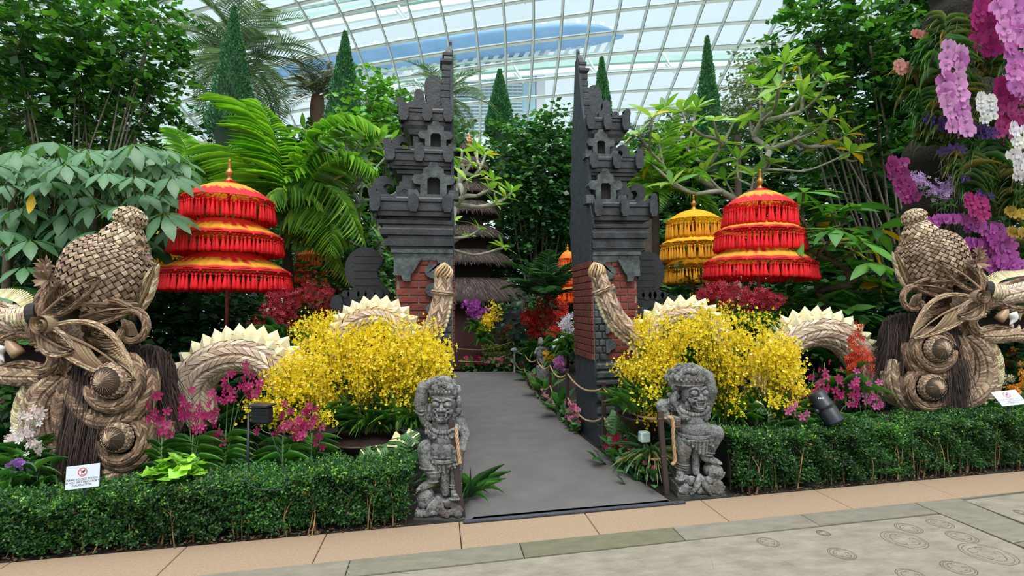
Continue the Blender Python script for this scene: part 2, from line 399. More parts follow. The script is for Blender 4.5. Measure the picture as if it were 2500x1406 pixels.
go = t.nodes.new('ShaderNodeOutputMaterial'); tr = t.nodes.new('ShaderNodeBsdfTransparent'); gl = t.nodes.new('ShaderNodeBsdfGlossy'); mx = t.nodes.new('ShaderNodeMixShader')
tr.inputs[0].default_value = (.93, .985, 1, 1); gl.inputs['Roughness'].default_value = .03; mx.inputs[0].default_value = .05
t.links.new(tr.outputs[0], mx.inputs[1]); t.links.new(gl.outputs[0], mx.inputs[2]); t.links.new(mx.outputs[0], go.inputs[0])
roof = struct('ceiling')
U0, U1, V0, V1 = -9, 27, -5, 20
def beam(name, us, vs, w, h, m, off=0):
    P = shell(us, vs, off); T = nrm(np.gradient(P, axis=0)); n = nrm(shell(us, vs, off+.5)-P); S = np.cross(T, n)
    k = len(P); V = np.stack([P-S*w/2, P+S*w/2, P+S*w/2-n*h, P-S*w/2-n*h], 1).reshape(-1, 3)
    i, j = np.meshgrid(np.arange(k-1), np.arange(4), indexing='ij'); j2 = (j+1) % 4
    b = MB(); b.add(V, np.stack([i*4+j, i*4+j2, (i+1)*4+j2, (i+1)*4+j], -1).reshape(-1, 4)); return b.build(name, m, roof, smooth=False)
for u in range(U0, U1+1):
    beam('mullion', np.full(24, u), np.linspace(V0, V1, 24), .17, .30, m_steel)
    beam('gasket', np.full(24, u+.03), np.linspace(V0, V1, 24), .05, .04, m_steel2, off=-.31)
for v in range(V0, V1+1):
    beam('transom', np.linspace(U0, U1, 38), np.full(38, v), .36, .2, m_steel, off=-.02)
    beam('gasket', np.linspace(U0, U1, 38), np.full(38, v-.09), .06, .04, m_steel2, off=-.23)
rest = MB()
for u in range(U0, U1):
    for v in range(V0, V1):
        q = shell([u, u+1, u+1, u], [v, v, v+1, v+1]); inview = -1 <= u <= 19 and -1 <= v <= 9
        if inview:
            b = MB(); b.add(q, [(0, 1, 2, 3)]); b.build('glass_pane', gm, roof, smooth=False)
        else: rest.add(q, [(0, 1, 2, 3)])
rest.build('glass_field', gm, roof, smooth=False, kind='stuff')
# outside arches with pale green decks, seen through the glass
m_arch = mat('green_deck', (172, 206, 198), (182, 214, 206), rough=.6, nscale=1); m_wht = mat('white_paint', (236, 242, 242), rough=.5, namt=.04)
m_hedge2 = mat('grey_green_rail', (128, 150, 140), (170, 190, 180), rough=.9, nscale=2)  # grey-green noise mix for the arch rails
for q, (v, lab) in enumerate([(2.45, 'upper pale green arched walkway seen outside through the glass roof'), (6.5, 'lower pale green arched walkway seen outside through the glass roof')]):
    us = np.linspace(-9, 27, 60); t = thing('outer_arch', lab, 'walkway', tuple(shell(9, v, 3)))
    P = shell(us, np.full(60, v), 3.0); n = np.array([0, 0, 1.])
    for nm, dz, hh, dy, m in (('deck', 0, .62, .5, m_arch), ('rail', .95, .22, .15, m_hedge2), ('fascia', -.75, .5, .3, m_wht)):
        b = MB(); V = []
        for p in P: V += [p+[0, -dy/2, dz-hh/2], p+[0, dy/2, dz-hh/2], p+[0, dy/2, dz+hh/2], p+[0, -dy/2, dz+hh/2]]
        b.add(V, [(4*i+j, 4*i+(j+1) % 4, 4*i+4+(j+1) % 4, 4*i+4+j) for i in range(59) for j in range(4)]); b.build(nm, m, t, smooth=False)
    for u in (1.6, 4.5, 8.5, 11.6, 14.8):
        b = MB(); p0 = shell(u, v, 2.4)+[0, 0, 1.2]; b.tube([p0, p0+[1.3, 0, -2.2]], .1, 6); b.tube([p0+[.3, 0, -1.2], p0+[1.3, 0, -2.3]], .08, 6); b.build('brace', m_wht, t)
# far tower with a boat shaped roof terrace
m_hull = mat('hull_blue', (132, 178, 216), (112, 160, 206), rough=.5, nscale=.12); m_fac = mat('tower_facade', (222, 232, 236), rough=.6, namt=.05); m_win = mat('tower_window', (150, 186, 200), rough=.3)  # haze of distance is put into the tower's pale colours
m_slat = mat('tower_balcony', (196, 212, 214), rough=.6, namt=.05)
def Q(px, py, d=190): return C(px, py, d)
t = thing('hotel_tower', 'pale high tower under a long blue boat shaped deck, far outside the glass', 'building', tuple(Q(1210, 700, 190)))
# hull: lofted sections along a bent axis
ax_pts = [(640, 205), (760, 168), (900, 150), (1060, 132), (1220, 112), (1360, 98), (1450, 92), (1520, 90)]
hw = [22, 30, 34, 38, 40, 36, 28, 5]
P = spl([Q(*p) for p in ax_pts], 40); hh = np.interp(np.linspace(0, 7, 40), range(8), hw)*190/1250
b = MB(); V = []
for p, h in zip(P, hh):
    for a in np.linspace(0, PI, 9): V.append(p+np.array([0, -math.cos(a)*h*1.6, -math.sin(a)*h*.75+h*.3]))
b.add(V, [(9*i+j, 9*i+j+1, 9*i+10+j, 9*i+9+j) for i in range(39) for j in range(8)]+[(9*i+8, 9*i, 9*i+9, 9*i+17) for i in range(39)])
b.build('hull', m_hull, t)
for p, h in list(zip(P, hh))[::2]:
    b = MB(); b.box(p+np.array([0, -h*1.4, h*.45]), (1.6, .4, h*.25+1)); b.build('roof_pavilion', m_fac, t, smooth=False)
def tower(px0, px1, py0, py1, d, rows, cols):
    c0 = Q(px0, py0, d); c1 = Q(px1, py0, d); w = np.linalg.norm(c1-c0); top = c0[2]; rzz = -TH; ctr = (c0+c1)/2; ctr[2] = 0
    R = rotz(rzz); b = MB(); b.box(ctr+[0, 0, top/2]+R @ np.array([0, 8, 0]), (w, 16, top), rz=rzz); b.build('tower_body', m_fac, t, smooth=False)
    zb = Q(px0, py1, d)[2]; dz = (top-zb)/rows; dx = w/cols
    wb = MB(); bb = MB()
    for i in range(rows):
        z = top-dz*(i+.5)
        bb.box(ctr+R @ np.array([0, -.5, 0])+[0, 0, z-dz*.42], (w*1.01, 1.4, dz*.28), rz=rzz)
        for j in range(cols):
            wb.box(ctr+R @ np.array([-w/2+dx*(j+.5), -.05, 0])+[0, 0, z+dz*.12], (dx*.66, .3, dz*.5), rz=rzz)
    wb.build('window_field', m_win, t, smooth=False, kind='stuff'); bb.build('balcony_bands', m_slat, t, smooth=False, kind='stuff')
tower(1090, 1275, 112, 330, 200, 26, 16); tower(880, 975, 150, 330, 205, 18, 9)
b = MB()
for k in range(26):
    x = 860+k*25; p0 = Q(x, 178-k*2.6, 192); b.box(p0, (1.4, .6, 5+3*(k % 3)), R=roty(.5) @ rotz(-TH))
b.build('slanted_fins', m_fac, t, smooth=False, kind='stuff')
b = MB(); c = Q(1297, 420, 198); b.box(c+[0, 6, 0], (5, 12, 96), rz=-TH); b.build('stair_core', m_win, t, smooth=False)
b = MB(); c = Q(1326, 420, 198); b.box(c+[0, 6, 0], (3.4, 12, 96), rz=-TH); b.build('side_wall', mat('tower_beige', (214, 216, 218), namt=.05), t, smooth=False)
# ================================================================== SPLIT GATE
m_stone = mat('black_stone', (14, 16, 19), (54, 58, 62), rough=.45, nscale=6, bump=.45, bscale=34, detail=8)
m_plas = mat('grey_plaster', (58, 65, 73), (44, 50, 58), rough=.85, nscale=6, bump=1, bscale=14, detail=8)
m_quoin = mat('green_grey_stone', (32, 38, 40), (84, 92, 92), rough=.7, nscale=9, bump=.8, bscale=30, detail=8)
m_brick = mat('red_brick', (132, 58, 44), (92, 42, 36), rough=.85, nscale=14, bump=1, bscale=45, vary=.22, detail=8)
m_mortar = mat('mortar', (132, 124, 116), (104, 98, 92), rough=.95, nscale=30)
GY = 6.2     # world depth of the gate's middle plane
Z_IN = [(0, .98), (.94, .96), (2.1, 1), (2.2, 1)]
class Gate:
    def __init__(s, x0, side, wf, label, lean=0):
        s.x0 = x0; s.sd = side; s.w = wf; s.t = thing('gate_tower', label, 'gate', (x0, GY, 0), 'halves of the split gate'); s.lean = lean
    def P(s, u, y, z): return np.array([s.x0+s.sd*u*s.w, GY+y, z])
    def prof(s, name, pr, m=None, parent=None, mb=None):
        """stack of (z, u_out, half depth) sections from the flat inner face outwards"""
        b = mb or MB(); V = []
        for z, u, h in pr: V += [s.P(0, -h, z), s.P(u, -h, z), s.P(u, h, z), s.P(0, h, z)]
        k = len(pr); b.add(V, [(4*i+j, 4*i+(j+1) % 4, 4*i+4+(j+1) % 4, 4*i+4+j) for i in range(k-1) for j in range(4)]+[(0, 1, 2, 3), tuple(4*(k-1)+j for j in range(4))])
        if mb is None: return b.build(name, m or m_stone, parent or s.t, smooth=False)
    def outl(s, name, pts, y, th, m=None, parent=None):
        """outline in (u, z) extruded th around depth y"""
        b = MB(); b.prism([(s.sd*p[0]*s.w, p[1]) for p in pts], (s.x0, GY+y, 0), (1, 0, 0), (0, 0, 1), th); return b.build(name, m or m_stone, parent or s.t, smooth=False)
def swirl(cx, cz, r, flip=1, tail=1.4, n=22):
    """comma shaped horn that curls inward"""
    P = []
    for a in np.linspace(-.5*PI, 1.05*PI, n): P.append((cx+flip*r*math.cos(a)*1.0, cz+r*math.sin(a)*1.1))
    P += [(cx-flip*r*.72, cz+r*.18), (cx-flip*r*.28, cz+r*.30), (cx+flip*r*.02, cz-r*.05), (cx-flip*r*.25, cz-r*.6), (cx-flip*r*1.1, cz-r*tail*.85), (cx-flip*r*1.6, cz-r*tail*1.05), (cx+flip*r*.3, cz-r*tail*1.05)]
    return P
def boss(g, u, z0, z1, h, w=.085, parent=None, y=None):
    """shield shaped block standing proud of a cornice"""
    zz = z1-z0; pts = [(u-w*.6, z0), (u-w*.72, z0+zz*.12), (u-w, z0+zz*.25), (u-w, z0+zz*.82), (u-w*.55, z0+zz*.92), (u-w*.3, z1), (u+w*.3, z1), (u+w*.55, z0+zz*.92), (u+w, z0+zz*.82), (u+w, z0+zz*.25), (u+w*.72, z0+zz*.12), (u+w*.6, z0)]
    g.outl('boss', pts, -h-.012, .075, parent=parent)
def side_boss(g, u, z0, z1, ys, parent):
    for y in ys:
        b = MB(); b.box(g.P(u, y, (z0+z1)/2), (.06, .13, z1-z0), bev=.02); b.build('boss', m_stone, parent, smooth=False)
def cornice(g, z0, z1, u, h, bosses):
    d = z1-z0
    o = g.prof('cornice', [(z0, u*.80, h*.84), (z0+d*.10, u*.82, h*.86), (z0+d*.16, u*.90, h*.93), (z0+d*.34, u*.91, h*.94), (z0+d*.40, u*.95, h*.97), (z0+d*.74, u*.95, h*.97), (z0+d*.78, u, h), (z0+d*.9, u, h), (z0+d*.93, u*.97, h*.97), (z1, u*.95, h*.95)])
    for q in bosses: boss(g, u*q, z0+d*.30, z1+d*.10, h, w=.05, parent=o)
    side_boss(g, u*.975, z0+d*.3, z1+d*.02, (-h*.8, 0, h*.8), o)
    # upturned corner horn
    for yy in (-h*.9, h*.9):
        c = u*.93; pts = [(c-.20, z1-.01), (c-.13, z1+.015), (c-.05, z1+.025), (c-.005, z1+.055), (c-.01, z1+.085), (c+.025, z1+.11), (c+.065, z1+.10), (c+.075, z1+.05), (c+.06, z1-.01)]
        g.outl('corner_horn', pts, yy, .07, parent=o)
    return o
def niche(g, u, z, sc, h, parent):
    """small shrine front: arch block with lobes, dark recess, sill"""
    f = lambda pts: [(u+a*sc, z+b*sc) for a, b in pts]
    L = [(-.13, 0), (-.13, .13), (-.19, .14), (-.215, .19), (-.19, .245), (-.13, .245), (-.10, .26), (-.10, .31), (-.05, .34), (-.035, .385), (.035, .385), (.05, .34), (.10, .31), (.10, .26), (.13, .245), (.19, .245), (.215, .19), (.19, .14), (.13, .13), (.13, 0), (.062, 0), (.062, .19), (.04, .215), (-.04, .215), (-.062, .19), (-.062, 0)]
    n = g.outl('niche_frame', f(L), -h-.03, .12, m_quoin, parent=parent)
    g.outl('niche_recess', f([(-.07, 0), (-.07, .22), (.07, .22), (.07, 0)]), -h-.0, .05, mat('recess', (24, 26, 28), rough=.9), parent=n)
    g.outl('niche_sill', f([(-.25, -.03), (-.25, .07), (-.16, .07), (-.14, .02), (.14, .02), (.16, .07), (.25, .07), (.25, -.03)]), -h-.03, .15, m_quoin, parent=n)
def build_gate(x0, side, wf, label, lean, spire_w):
    g = Gate(x0, side, wf, label)
    # plinth of dark render with stepped blocks
    g.prof('plinth', [(-.02, .66, .50), (.10, .66, .50), (.11, .62, .47), (.22, .62, .47), (.24, .56, .435), (.46, .56, .435), (.48, .60, .455), (.62, .60, .455), (.64, .55, .43), (.95, .55, .43)], m_plas)
    for z, u, dd, zh in ((.05, .60, .53, .12), (.27, .28, .45, .1), (.38, .22, .45, .1), (.55, .42, .47, .12), (.70, .40, .445, .07), (.79, .44, .45, .09), (.885, .36, .44, .08)):
        b = MB(); b.box(g.P(u/2+.01, -dd+.05, z), (u*wf, .14, zh), bev=.02); b.build('stone_block', m_quoin, g.t, smooth=False)
    core = g.prof('shaft', [(.95, .545, .415), (2.12, .545, .415)], m_mortar)
    # bricks on the inner face, each its own piece
    pit = .0835; rows = 14
    bm = {}
    def brick(L, sx):
        k = (round(L, 3), sx)
        if k not in bm:
            b = MB(); b.box((0, 0, 0), (.03, L, pit-.012) if sx else (L, .03, pit-.012), bev=.004); bm[k] = b.mesh('brick', m_brick, False)
        return bm[k]
    for r in range(rows):
        z = .955+pit*(r+.5); y = -.415; off = (r % 2)*.5
        seg = [.145*(.5 if r % 2 else 1)]; edges = [-.415]
        while edges[-1] < .414:
            L = .138 if (len(edges) > 1 or r % 2 == 0) else .069
            edges.append(min(edges[-1]+L, .415))
        for a, b_ in zip(edges[:-1], edges[1:]):
            if b_-a < .03: continue
            link('brick', brick(b_-a-.01, True), core, loc=(-side*.004, (a+b_)/2, z))
    # front: quoins near the passage, brick field outside
    for r in range(rows):
        z = .955+pit*(r+.5); e = [.0, .055+.04*(r % 2), .14+.02*(r % 3 == 0)]
        for a, b_ in zip(e[:-1], e[1:]):
            bb = MB(); bb.box(g.P((a+b_)/2+.004, -.425, z), ((b_-a-.008)*wf, .045, pit-.012), bev=.009); bb.build('quoin_block', m_quoin, core, smooth=False)
        e = [.145]; first = .09 if r % 2 else .19
        e.append(.145+first)
        while e[-1] < .54: e.append(min(e[-1]+.19, .545))
        for a, b_ in zip(e[:-1], e[1:]):
            if (b_-a)*wf < .035: continue
            link('brick', brick((b_-a)*wf-.012, False), core, loc=(side*(a+b_)/2*wf, -.417, z))
            link('brick', brick((b_-a)*wf-.012, False), core, loc=(side*(a+b_)/2*wf, .417, z))
        for a in (-.28, 0, .28):
            link('brick', brick(.26, True), core, loc=(side*(.545*wf+.002), a, z))
    # cloud brackets beside the quoins and corner consoles
    for z, rr in ((1.98, .085), (1.77, .08), (1.56, .075), (1.36, .06), (1.14, .065)):
        pts = [(.13, z+rr*1.1)]+[(.19+rr*math.cos(a), z+rr*.95*math.sin(a)) for a in np.linspace(.75*PI, -.5*PI, 12)]+[(.17, z-rr*1.4), (.13, z-rr*1.6)]
        g.outl('cloud_bracket', pts, -.44, .07, m_quoin)
    for yy in (-.43, .43):
        g.outl('corner_console', [(.57, 2.12), (.57, 1.93), (.50, 1.93), (.48, 1.87), (.41, 1.865), (.41, 1.93), (.37, 1.99), (.34, 2.05), (.30, 2.12)], yy, .11, m_quoin)
        g.outl('corner_console', [(.0, 2.12), (.0, 1.88), (.05, 1.9), (.08, 1.96), (.13, 2.0), (.16, 2.12)], yy, .08, m_quoin)
    g.prof('architrave', [(2.1, .57, .44), (2.17, .58, .45), (2.18, .60, .46), (2.22, .60, .46)], m_quoin)
    g.prof('moulding', [(2.2, .60, .43), (2.25, .61, .435), (2.26, .66, .46), (2.33, .66, .46), (2.345, .63, .445), (2.37, .63, .445), (2.38, .70, .47), (2.44, .71, .475), (2.46, .68, .46), (2.49, .68, .46), (2.50, .72, .48), (2.54, .73, .485), (2.56, .64, .42)])
    cornice(g, 2.55, 2.80, .80, .50, (.07, .48, .93))
    b1 = g.prof('tier_body', [(2.78, .60, .36), (2.84, .60, .36), (2.86, .56, .34), (2.94, .56, .34), (2.95, .53, .33), (3.0, .53, .33), (3.01, .50, .32), (3.08, .50, .32), (3.09, .55, .34), (3.13, .56, .345), (3.14, .60, .37), (3.2, .62, .38)])
    niche(g, .19, 2.82, 1.0, .345, b1)
    g.outl('curled_horn', swirl(.70, 2.98, .11), -.1, .13)
    g.outl('curled_horn', swirl(.50, 2.90, .055), -.30, .1)
    cornice(g, 3.14, 3.36, .66, .42, (.07, .5, .93))
    b2 = g.prof('tier_body', [(3.34, .44, .29), (3.42, .44, .29), (3.43, .40, .27), (3.55, .40, .27), (3.56, .43, .29), (3.62, .46, .3), (3.66, .50, .32)])
    niche(g, .17, 3.38, .82, .28, b2)
    g.outl('curled_horn', swirl(.54, 3.50, .09), -.05, .12)
    cornice(g, 3.62, 3.86, .53, .34, (.08, .48, .92))
    g.prof('crown_base', [(3.84, .42, .2), (3.90, .42, .2), (3.91, .36, .16), (3.96, .36, .16)])
    lob = [(.10, 3.9), (.10, 4.22)]+[(.19+.10*math.cos(a), 4.22+.13*math.sin(a)) for a in np.linspace(PI, .0, 10)]+[(.285, 4.12), (.262, 4.03), (.275, 4.0), (.29, 4.05), (.30, 4.1)]+[(.345+.05*math.cos(a), 4.10+.07*math.sin(a)) for a in np.linspace(PI, 0, 8)]+[(.40, 4.02), (.42, 3.95), (.43, 3.9)]
    g.outl('crown_lobes', lob, -.02, .16)
    for u in (.06, .24, .41): boss(g, u, 3.84, 3.97, .19, w=.045)
    for k in range(7):
        z = 3.9+k*.085; w = spire_w*(1-.02*k); h = .13-.006*k
        g.prof('spire_block', [(z, w*.92, h), (z+.01, w, h+.008), (z+.068, w, h+.008), (z+.076, w*.92, h), (z+.085, w*.90, h)])
    g.prof('spire_tip', [(4.495, .10, .10), (4.52, .125, .12), (4.55, .125, .12), (4.56, .085, .09), (4.6, .085, .08), (4.61, .10, .09), (4.64, .10, .09), (4.66, .075, .07), (4.73, .045, .05), (4.76, .028, .03), (4.80, .03, .035), (4.83, .02, .02), (4.84, .004, .006)])
    # inner face plate: rough render with a wavy far edge
    zs = [2.12, 2.3, 2.5, 2.62, 2.8, 2.95, 3.1, 3.25, 3.4, 3.55, 3.7, 3.9, 4.1, 4.4, 4.7]; ww = [.44, .46, .50, .53, .46, .40, .43, .44, .36, .33, .36, .26, .18, .13, .05]
    V = []; 
    for z, w in zip(zs, ww): V += [g.P(-.012, -w*.93, z), g.P(-.012, w+rng.uniform(-.01, .01), z), g.P(.02, w, z), g.P(.02, -w*.93, z)]
    b = MB(); k = len(zs); b.add(V, [(4*i+j, 4*i+(j+1) % 4, 4*i+4+(j+1) % 4, 4*i+4+j) for i in range(k-1) for j in range(4)]+[(0, 1, 2, 3), tuple(4*(k-1)+j for j in range(4))]); b.build('plaster_face', m_plas, g.t, smooth=False)
    g.t.rotation_euler = (0, lean, 0)
    return g
gR = build_gate(1.822, 1, .98, 'right half of the dark split gate, its grey and brick side facing the carpet', -.021, .12)
gL = build_gate(.168, -1, 1.13, 'left half of the dark split gate behind the left dragon tail', -.004, .12)
# wing walls with a carved shield on a stepped bench
def wing(x0, side, label, wl, y0=6.35):
    t = thing('wing_wall', label, 'wall', (x0, y0, 0), 'carved wing walls beside the gate'); 
    def P(u, y, z): return np.array([x0+side*u, y0+y, z])
    def prof(name, pr, u0=0):
        b = MB(); V = []
        for z, u, h in pr: V += [P(u0, -h, z), P(u, -h, z), P(u, h, z), P(u0, h, z)]
        k = len(pr); b.add(V, [(4*i+j, 4*i+(j+1) % 4, 4*i+4+(j+1) % 4, 4*i+4+j) for i in range(k-1) for j in range(4)]+[(0, 1, 2, 3), tuple(4*(k-1)+j for j in range(4))]); return b.build(name, m_blk, t, smooth=False)
    m_blk = mat('black_stone_dark', (16, 17, 20), (32, 35, 39), rough=.6, nscale=6, bump=.4, bscale=30)
    prof('wall_base', [(0, wl*.93, .28), (.3, wl*.93, .28), (.32, wl*.86, .24), (.9, wl*.86, .24), (.95, wl*.8, .2), (1.1, wl*.8, .2), (1.14, wl*.9, .26), (1.2, wl*.9, .26)])
    o = prof('bench_cornice', [(1.2, wl*.86, .24), (1.27, wl*.92, .28), (1.3, wl*.97, .31), (1.38, wl*.97, .31), (1.40, wl, .33), (1.52, wl, .33), (1.54, wl*.97, .31), (1.58, wl*.8, .2), (1.66, wl*.6, .12)])
    def outl(name, pts, y, th, par=None):
        b = MB(); b.prism([(side*p[0], p[1]) for p in pts], (x0, y0+y, 0), (1, 0, 0), (0, 0, 1), th); return b.build(name, m_blk, par or t, smooth=False)
    for u in (.06, wl*.5, wl*.95):
        outl('boss', [(u-.05, 1.3), (u-.08, 1.34), (u-.08, 1.5), (u-.05, 1.55), (u-.02, 1.585), (u+.02, 1.585), (u+.05, 1.55), (u+.08, 1.5), (u+.08, 1.34), (u+.05, 1.3)], -.33, .07, o)
    outl('end_horn', [(wl-.16, 1.54), (wl-.1, 1.6), (wl-.07, 1.69), (wl-.02, 1.72), (wl+.04, 1.69), (wl+.05, 1.6), (wl+.03, 1.5)], -.25, .12, o)
    sh = [(.0, 1.55), (.0, 1.84)]
    c = (wl*.56, 2.03); r = .24
    sh = [(wl*.12, 1.55), (wl*.14, 1.76), (wl*.24, 1.84), (wl*.33, 1.92), (wl*.36, 2.02), (wl*.28, 2.08), (wl*.24, 2.16)]+[(c[0]+r*math.cos(a)*.98, c[1]+r*math.sin(a)*1.12) for a in np.linspace(.86*PI, -.32*PI, 18)]+[(wl*.80, 1.75), (wl*.84, 1.55)]
    s_ = outl('shield', sh, 0, .16)
    for k in range(7):
        z = 1.66+k*.088; outl('joint_line', [(wl*.3, z), (wl*.3, z+.012), (wl*.74, z+.012), (wl*.74, z)], -.08, .012, s_)
    cr = outl('crest', [(wl*.2, 1.56), (wl*.24, 1.74), (wl*.86, 1.74), (wl*.94, 1.56)], -.16, .09)
    for k, (u, rr) in enumerate(((.30, .05), (.44, .065), (.58, .055), (.72, .07), (.85, .045))):
        outl('crest_lobe', [(wl*u+rr*math.cos(a), 1.73+rr*math.sin(a)) for a in np.linspace(0, 2*PI, 14)[:-1]], -.16, .11, cr)
    return t
wing(.168-.66, -1, 'black carved wall with a round shield left of the gate', .68, 6.4)
wing(1.822+.55, 1, 'black carved wall with a round shield right of the gate', .56, 6.4)

# ================================================================== TASSELLED UMBRELLAS
m_cloth = mat('umbrella_cloth', None, rough=.65, nscale=40, namt=.12, transl=.3, bump=.2, bscale=60)
m_tas = mat('tassel', None, rough=.7, nscale=60, namt=.3, stretch=(3, 3, .3), transl=.2)
m_gold = mat('gilt_wood', (196, 140, 66), (150, 92, 36), rough=.35, metal=.5, nscale=20)
m_pole = mat('painted_pole', None, rough=.5, namt=.2)
def umbrella(px, d, tiers, label, cols, finial, ntas, pole=True, group='tiered ceremonial umbrellas', tilt=0):
    """tiers: (top y px, rim y px, tassel bottom y px, half width px)"""
    base = C(px, tiers[-1][1], d); base[2] = 0; k = d/F0
    def zz(y, dd=0): return C(px, y, d-dd)[2]
    t = thing('umbrella', label, 'umbrella', tuple(base), group)
    main, band, rimc, tcol = [lin(c) for c in cols]
    tm = {}
    pm = None
    for ti, (yt, yr, yb, hw) in enumerate(tiers):
        R = hw*k; zt, zr, zb = zz(yt, R*(.05 if ti == 0 else .4)), zz(yr, R*.75), zz(yb, R*.75); n = 96; m = 12; V = []; Cc = []
        nr = 16
        for i in range(m+1):
            s_ = i/m; r0 = R*(.10 if ti == 0 else .42); r = r0+(R-r0)*s_
            zc = zt+(zr-zt)*(s_**1.75 if ti == 0 else s_**1.3)
            for j in range(n):
                a = 2*PI*j/n; sc = abs(math.sin(a*nr/2)); rr = r*(1-.012*sc*s_); z = zc-.0*sc+(.025*sc*s_**4)*R
                V.append((rr*math.cos(a), rr*math.sin(a), z))
                wv = .5+.5*math.sin(a*nr)
                if ti == 0: f = 1 if .34+.05*wv < s_ < .66+.10*abs(math.sin(a*nr/2)) else 0
                else: f = 1 if .40+.38*abs(math.sin(a*nr*1.0+.5*math.sin(a*3)))*(.6+.4*math.sin(a*5)) < s_ < .86 else 0
                Cc.append(band*(1+.12*math.sin(a*37)) if f else main*(1-.10*math.sin(a*nr*2)))
        a_, b_ = np.meshgrid(np.arange(m), np.arange(n), indexing='ij'); b2 = (b_+1) % n
        mb = MB(); mb.add(np.array(V)+[0, 0, 0], np.stack([a_*n+b_, (a_+1)*n+b_, (a_+1)*n+b2, a_*n+b2], -1).reshape(-1, 4), np.array(Cc))
        # hem
        hz = -.03*R
        can = mb.build('canopy', m_cloth, t, local=True)
        fr = MB(); aa = np.linspace(0, 2*PI, n+1)
        Pr = np.stack([R*1.0*np.cos(aa), R*np.sin(aa), np.full(n+1, zr)], -1); fr.tube(Pr, .007*R/.6, 5, rimc, cap=False); fr.build('hem', m_tas, can, local=True)
        # net of cords
        nt_ = MB(); nn = ntas[ti]; zn = zr-(zr-zb)*.24
        for j in range(nn*1):
            for sg in (-1, 1):
                a0 = 2*PI*j/nn; a1 = a0+sg*2*PI/nn*1.0; am = (a0+a1)/2
                pts = np.array([[R*math.cos(a), R*math.sin(a), z] for a, z in ((a0, zr), (am, (zr+zn)/2-.004), (a1, zn))])
                nt_.tube(pts, .0022, 3, tcol, cap=False)
        for zq in (zn, (zr+zn)/2):
            Pq = Pr.copy(); Pq[:, 2] = zq+.004*np.sin(aa*nn/2); nt_.tube(Pq, .0025, 3, tcol, cap=False)
        nt_.build('cord_net', m_tas, can, local=True, kind='stuff')
        # tassels
        Lt = zn-zb
        if ti not in tm:
            tb = []
            for v in range(3):
                q = MB(); w = .029*(R/.75)**.3*(1+.1*v)*(150/sum(ntas))**.5
                q.lathe([(0, .0), (w*.55, -.01*Lt), (w*.62, -.06*Lt), (w*.35, -.12*Lt), (w*.5, -.2*Lt), (w*.8, -.5*Lt), (w*(1+.2*v), -.85*Lt), (w*.95, -1.0*Lt), (w*.3, -1.03*Lt)], n=7, c3=tcol*(.95+.08*v)); tb.append(q.mesh('tassel', m_tas))
            tm[ti] = tb
        for j in range(nn):
            a = 2*PI*(j+rng.uniform(-.25, .25))/nn; link('tassel', tm[ti][j % 3], t, loc=(R*math.cos(a), R*math.sin(a), zn+rng.uniform(-.01, .005)), rot=(rng.uniform(-.05, .05), rng.uniform(-.05, .05), rng.uniform(0, 6)))
        if pm is None:
            q = MB(); q.ball((0, 0, 0), .017*R/.55, 8, 6, rimc*.9); pm = q.mesh('pompom', m_tas)
        for j in range(nr):
            a = 2*PI*(j)/nr; link('pompom', pm, t, loc=(R*1.015*math.cos(a), R*1.015*math.sin(a), zr-.018))
        rb = MB()
        for j in range(nr):
            a = 2*PI*j/nr; rb.tube([(R*.05*math.cos(a), R*.05*math.sin(a), zt-.06*R), (R*.96*math.cos(a), R*.96*math.sin(a), zr+.0)], .004, 4, cap=False)
        rb.build('rib_frame', m_gold, can, local=True, kind='stuff')
    z0, z1 = zz(tiers[0][0])-.02, zz(finial); h = z1-z0
    q = MB(); q.lathe([(.0, z1), (.014, z1-.02*h), (.019, z1-.07*h), (.013, z1-.12*h), (.02, z1-.2*h), (.015, z1-.23*h), (.022, z1-.3*h), (.016, z1-.33*h), (.026, z1-.42*h), (.045*1, z1-.52*h), (.048, z1-.58*h), (.030, z1-.68*h), (.020, z1-.74*h), (.034, z1-.80*h), (.05, z1-.9*h), (.055, z0)], n=20); q.build('finial', m_gold, t, local=True)
    if ti >= 2 and cols[0][0] > 150 and cols[0][1] < 60:
        q = MB(); q.lathe([(.04, z0+.045), (.06, z0+.035), (.055, z0+.02), (.10, z0+.0), (.09, z0-.015)], n=14, c3=main); a = 0
        q.add(np.array([[.02, -.06, z0+.05], [.16, -.08, z0-.01], [.14, -.02, z0-.03], [.0, 0, z0+.02]]), [(0, 1, 2, 3)], main); q.build('cloth_ruff', m_cloth, t, local=True)
    p = MB(); p.tube([(0, 0, -.02), (0, 0, zz(tiers[0][0])-.03)], .022*(d/6.5)**.5, 10, lin((120, 44, 30))); p.build('pole', m_pole, t, local=True)
    if tilt: t.rotation_euler = (0, tilt, 0)
    return t
RED = ((216, 26, 40), (236, 172, 50), (216, 28, 42), (226, 14, 30)); YEL = ((238, 182, 22), (240, 188, 30), (226, 160, 20), (224, 156, 22)); ORG = ((244, 120, 20), (246, 150, 40), (240, 90, 20), (244, 92, 14))
umbrella(556, 6.5, [(444, 474, 527, 103), (530, 566, 612, 122), (614, 658, 707, 142)], 'large three tiered red and gold umbrella beside the green palm on the left', RED, 386, (70, 82, 96))
umbrella(1842, 7.0, [(462, 492, 544, 82), (528, 556, 605, 101), (592, 634, 676, 124)], 'large three tiered red and gold umbrella on the right beside the yellow one', RED, 410, (66, 78, 92), tilt=.03)
umbrella(1695, 8.4, [(511, 530, 577, 64), (564, 588, 632, 78), (622, 644, 690, 68)], 'three tiered yellow umbrella partly behind the right red umbrella', YEL, 474, (54, 62, 60))
umbrella(1386, 12.5, [(612, 630, 652, 22), (650, 668, 696, 28), (690, 708, 740, 32)], 'small orange umbrella half hidden behind the right gate tower', ORG, 596, (36, 44, 52))
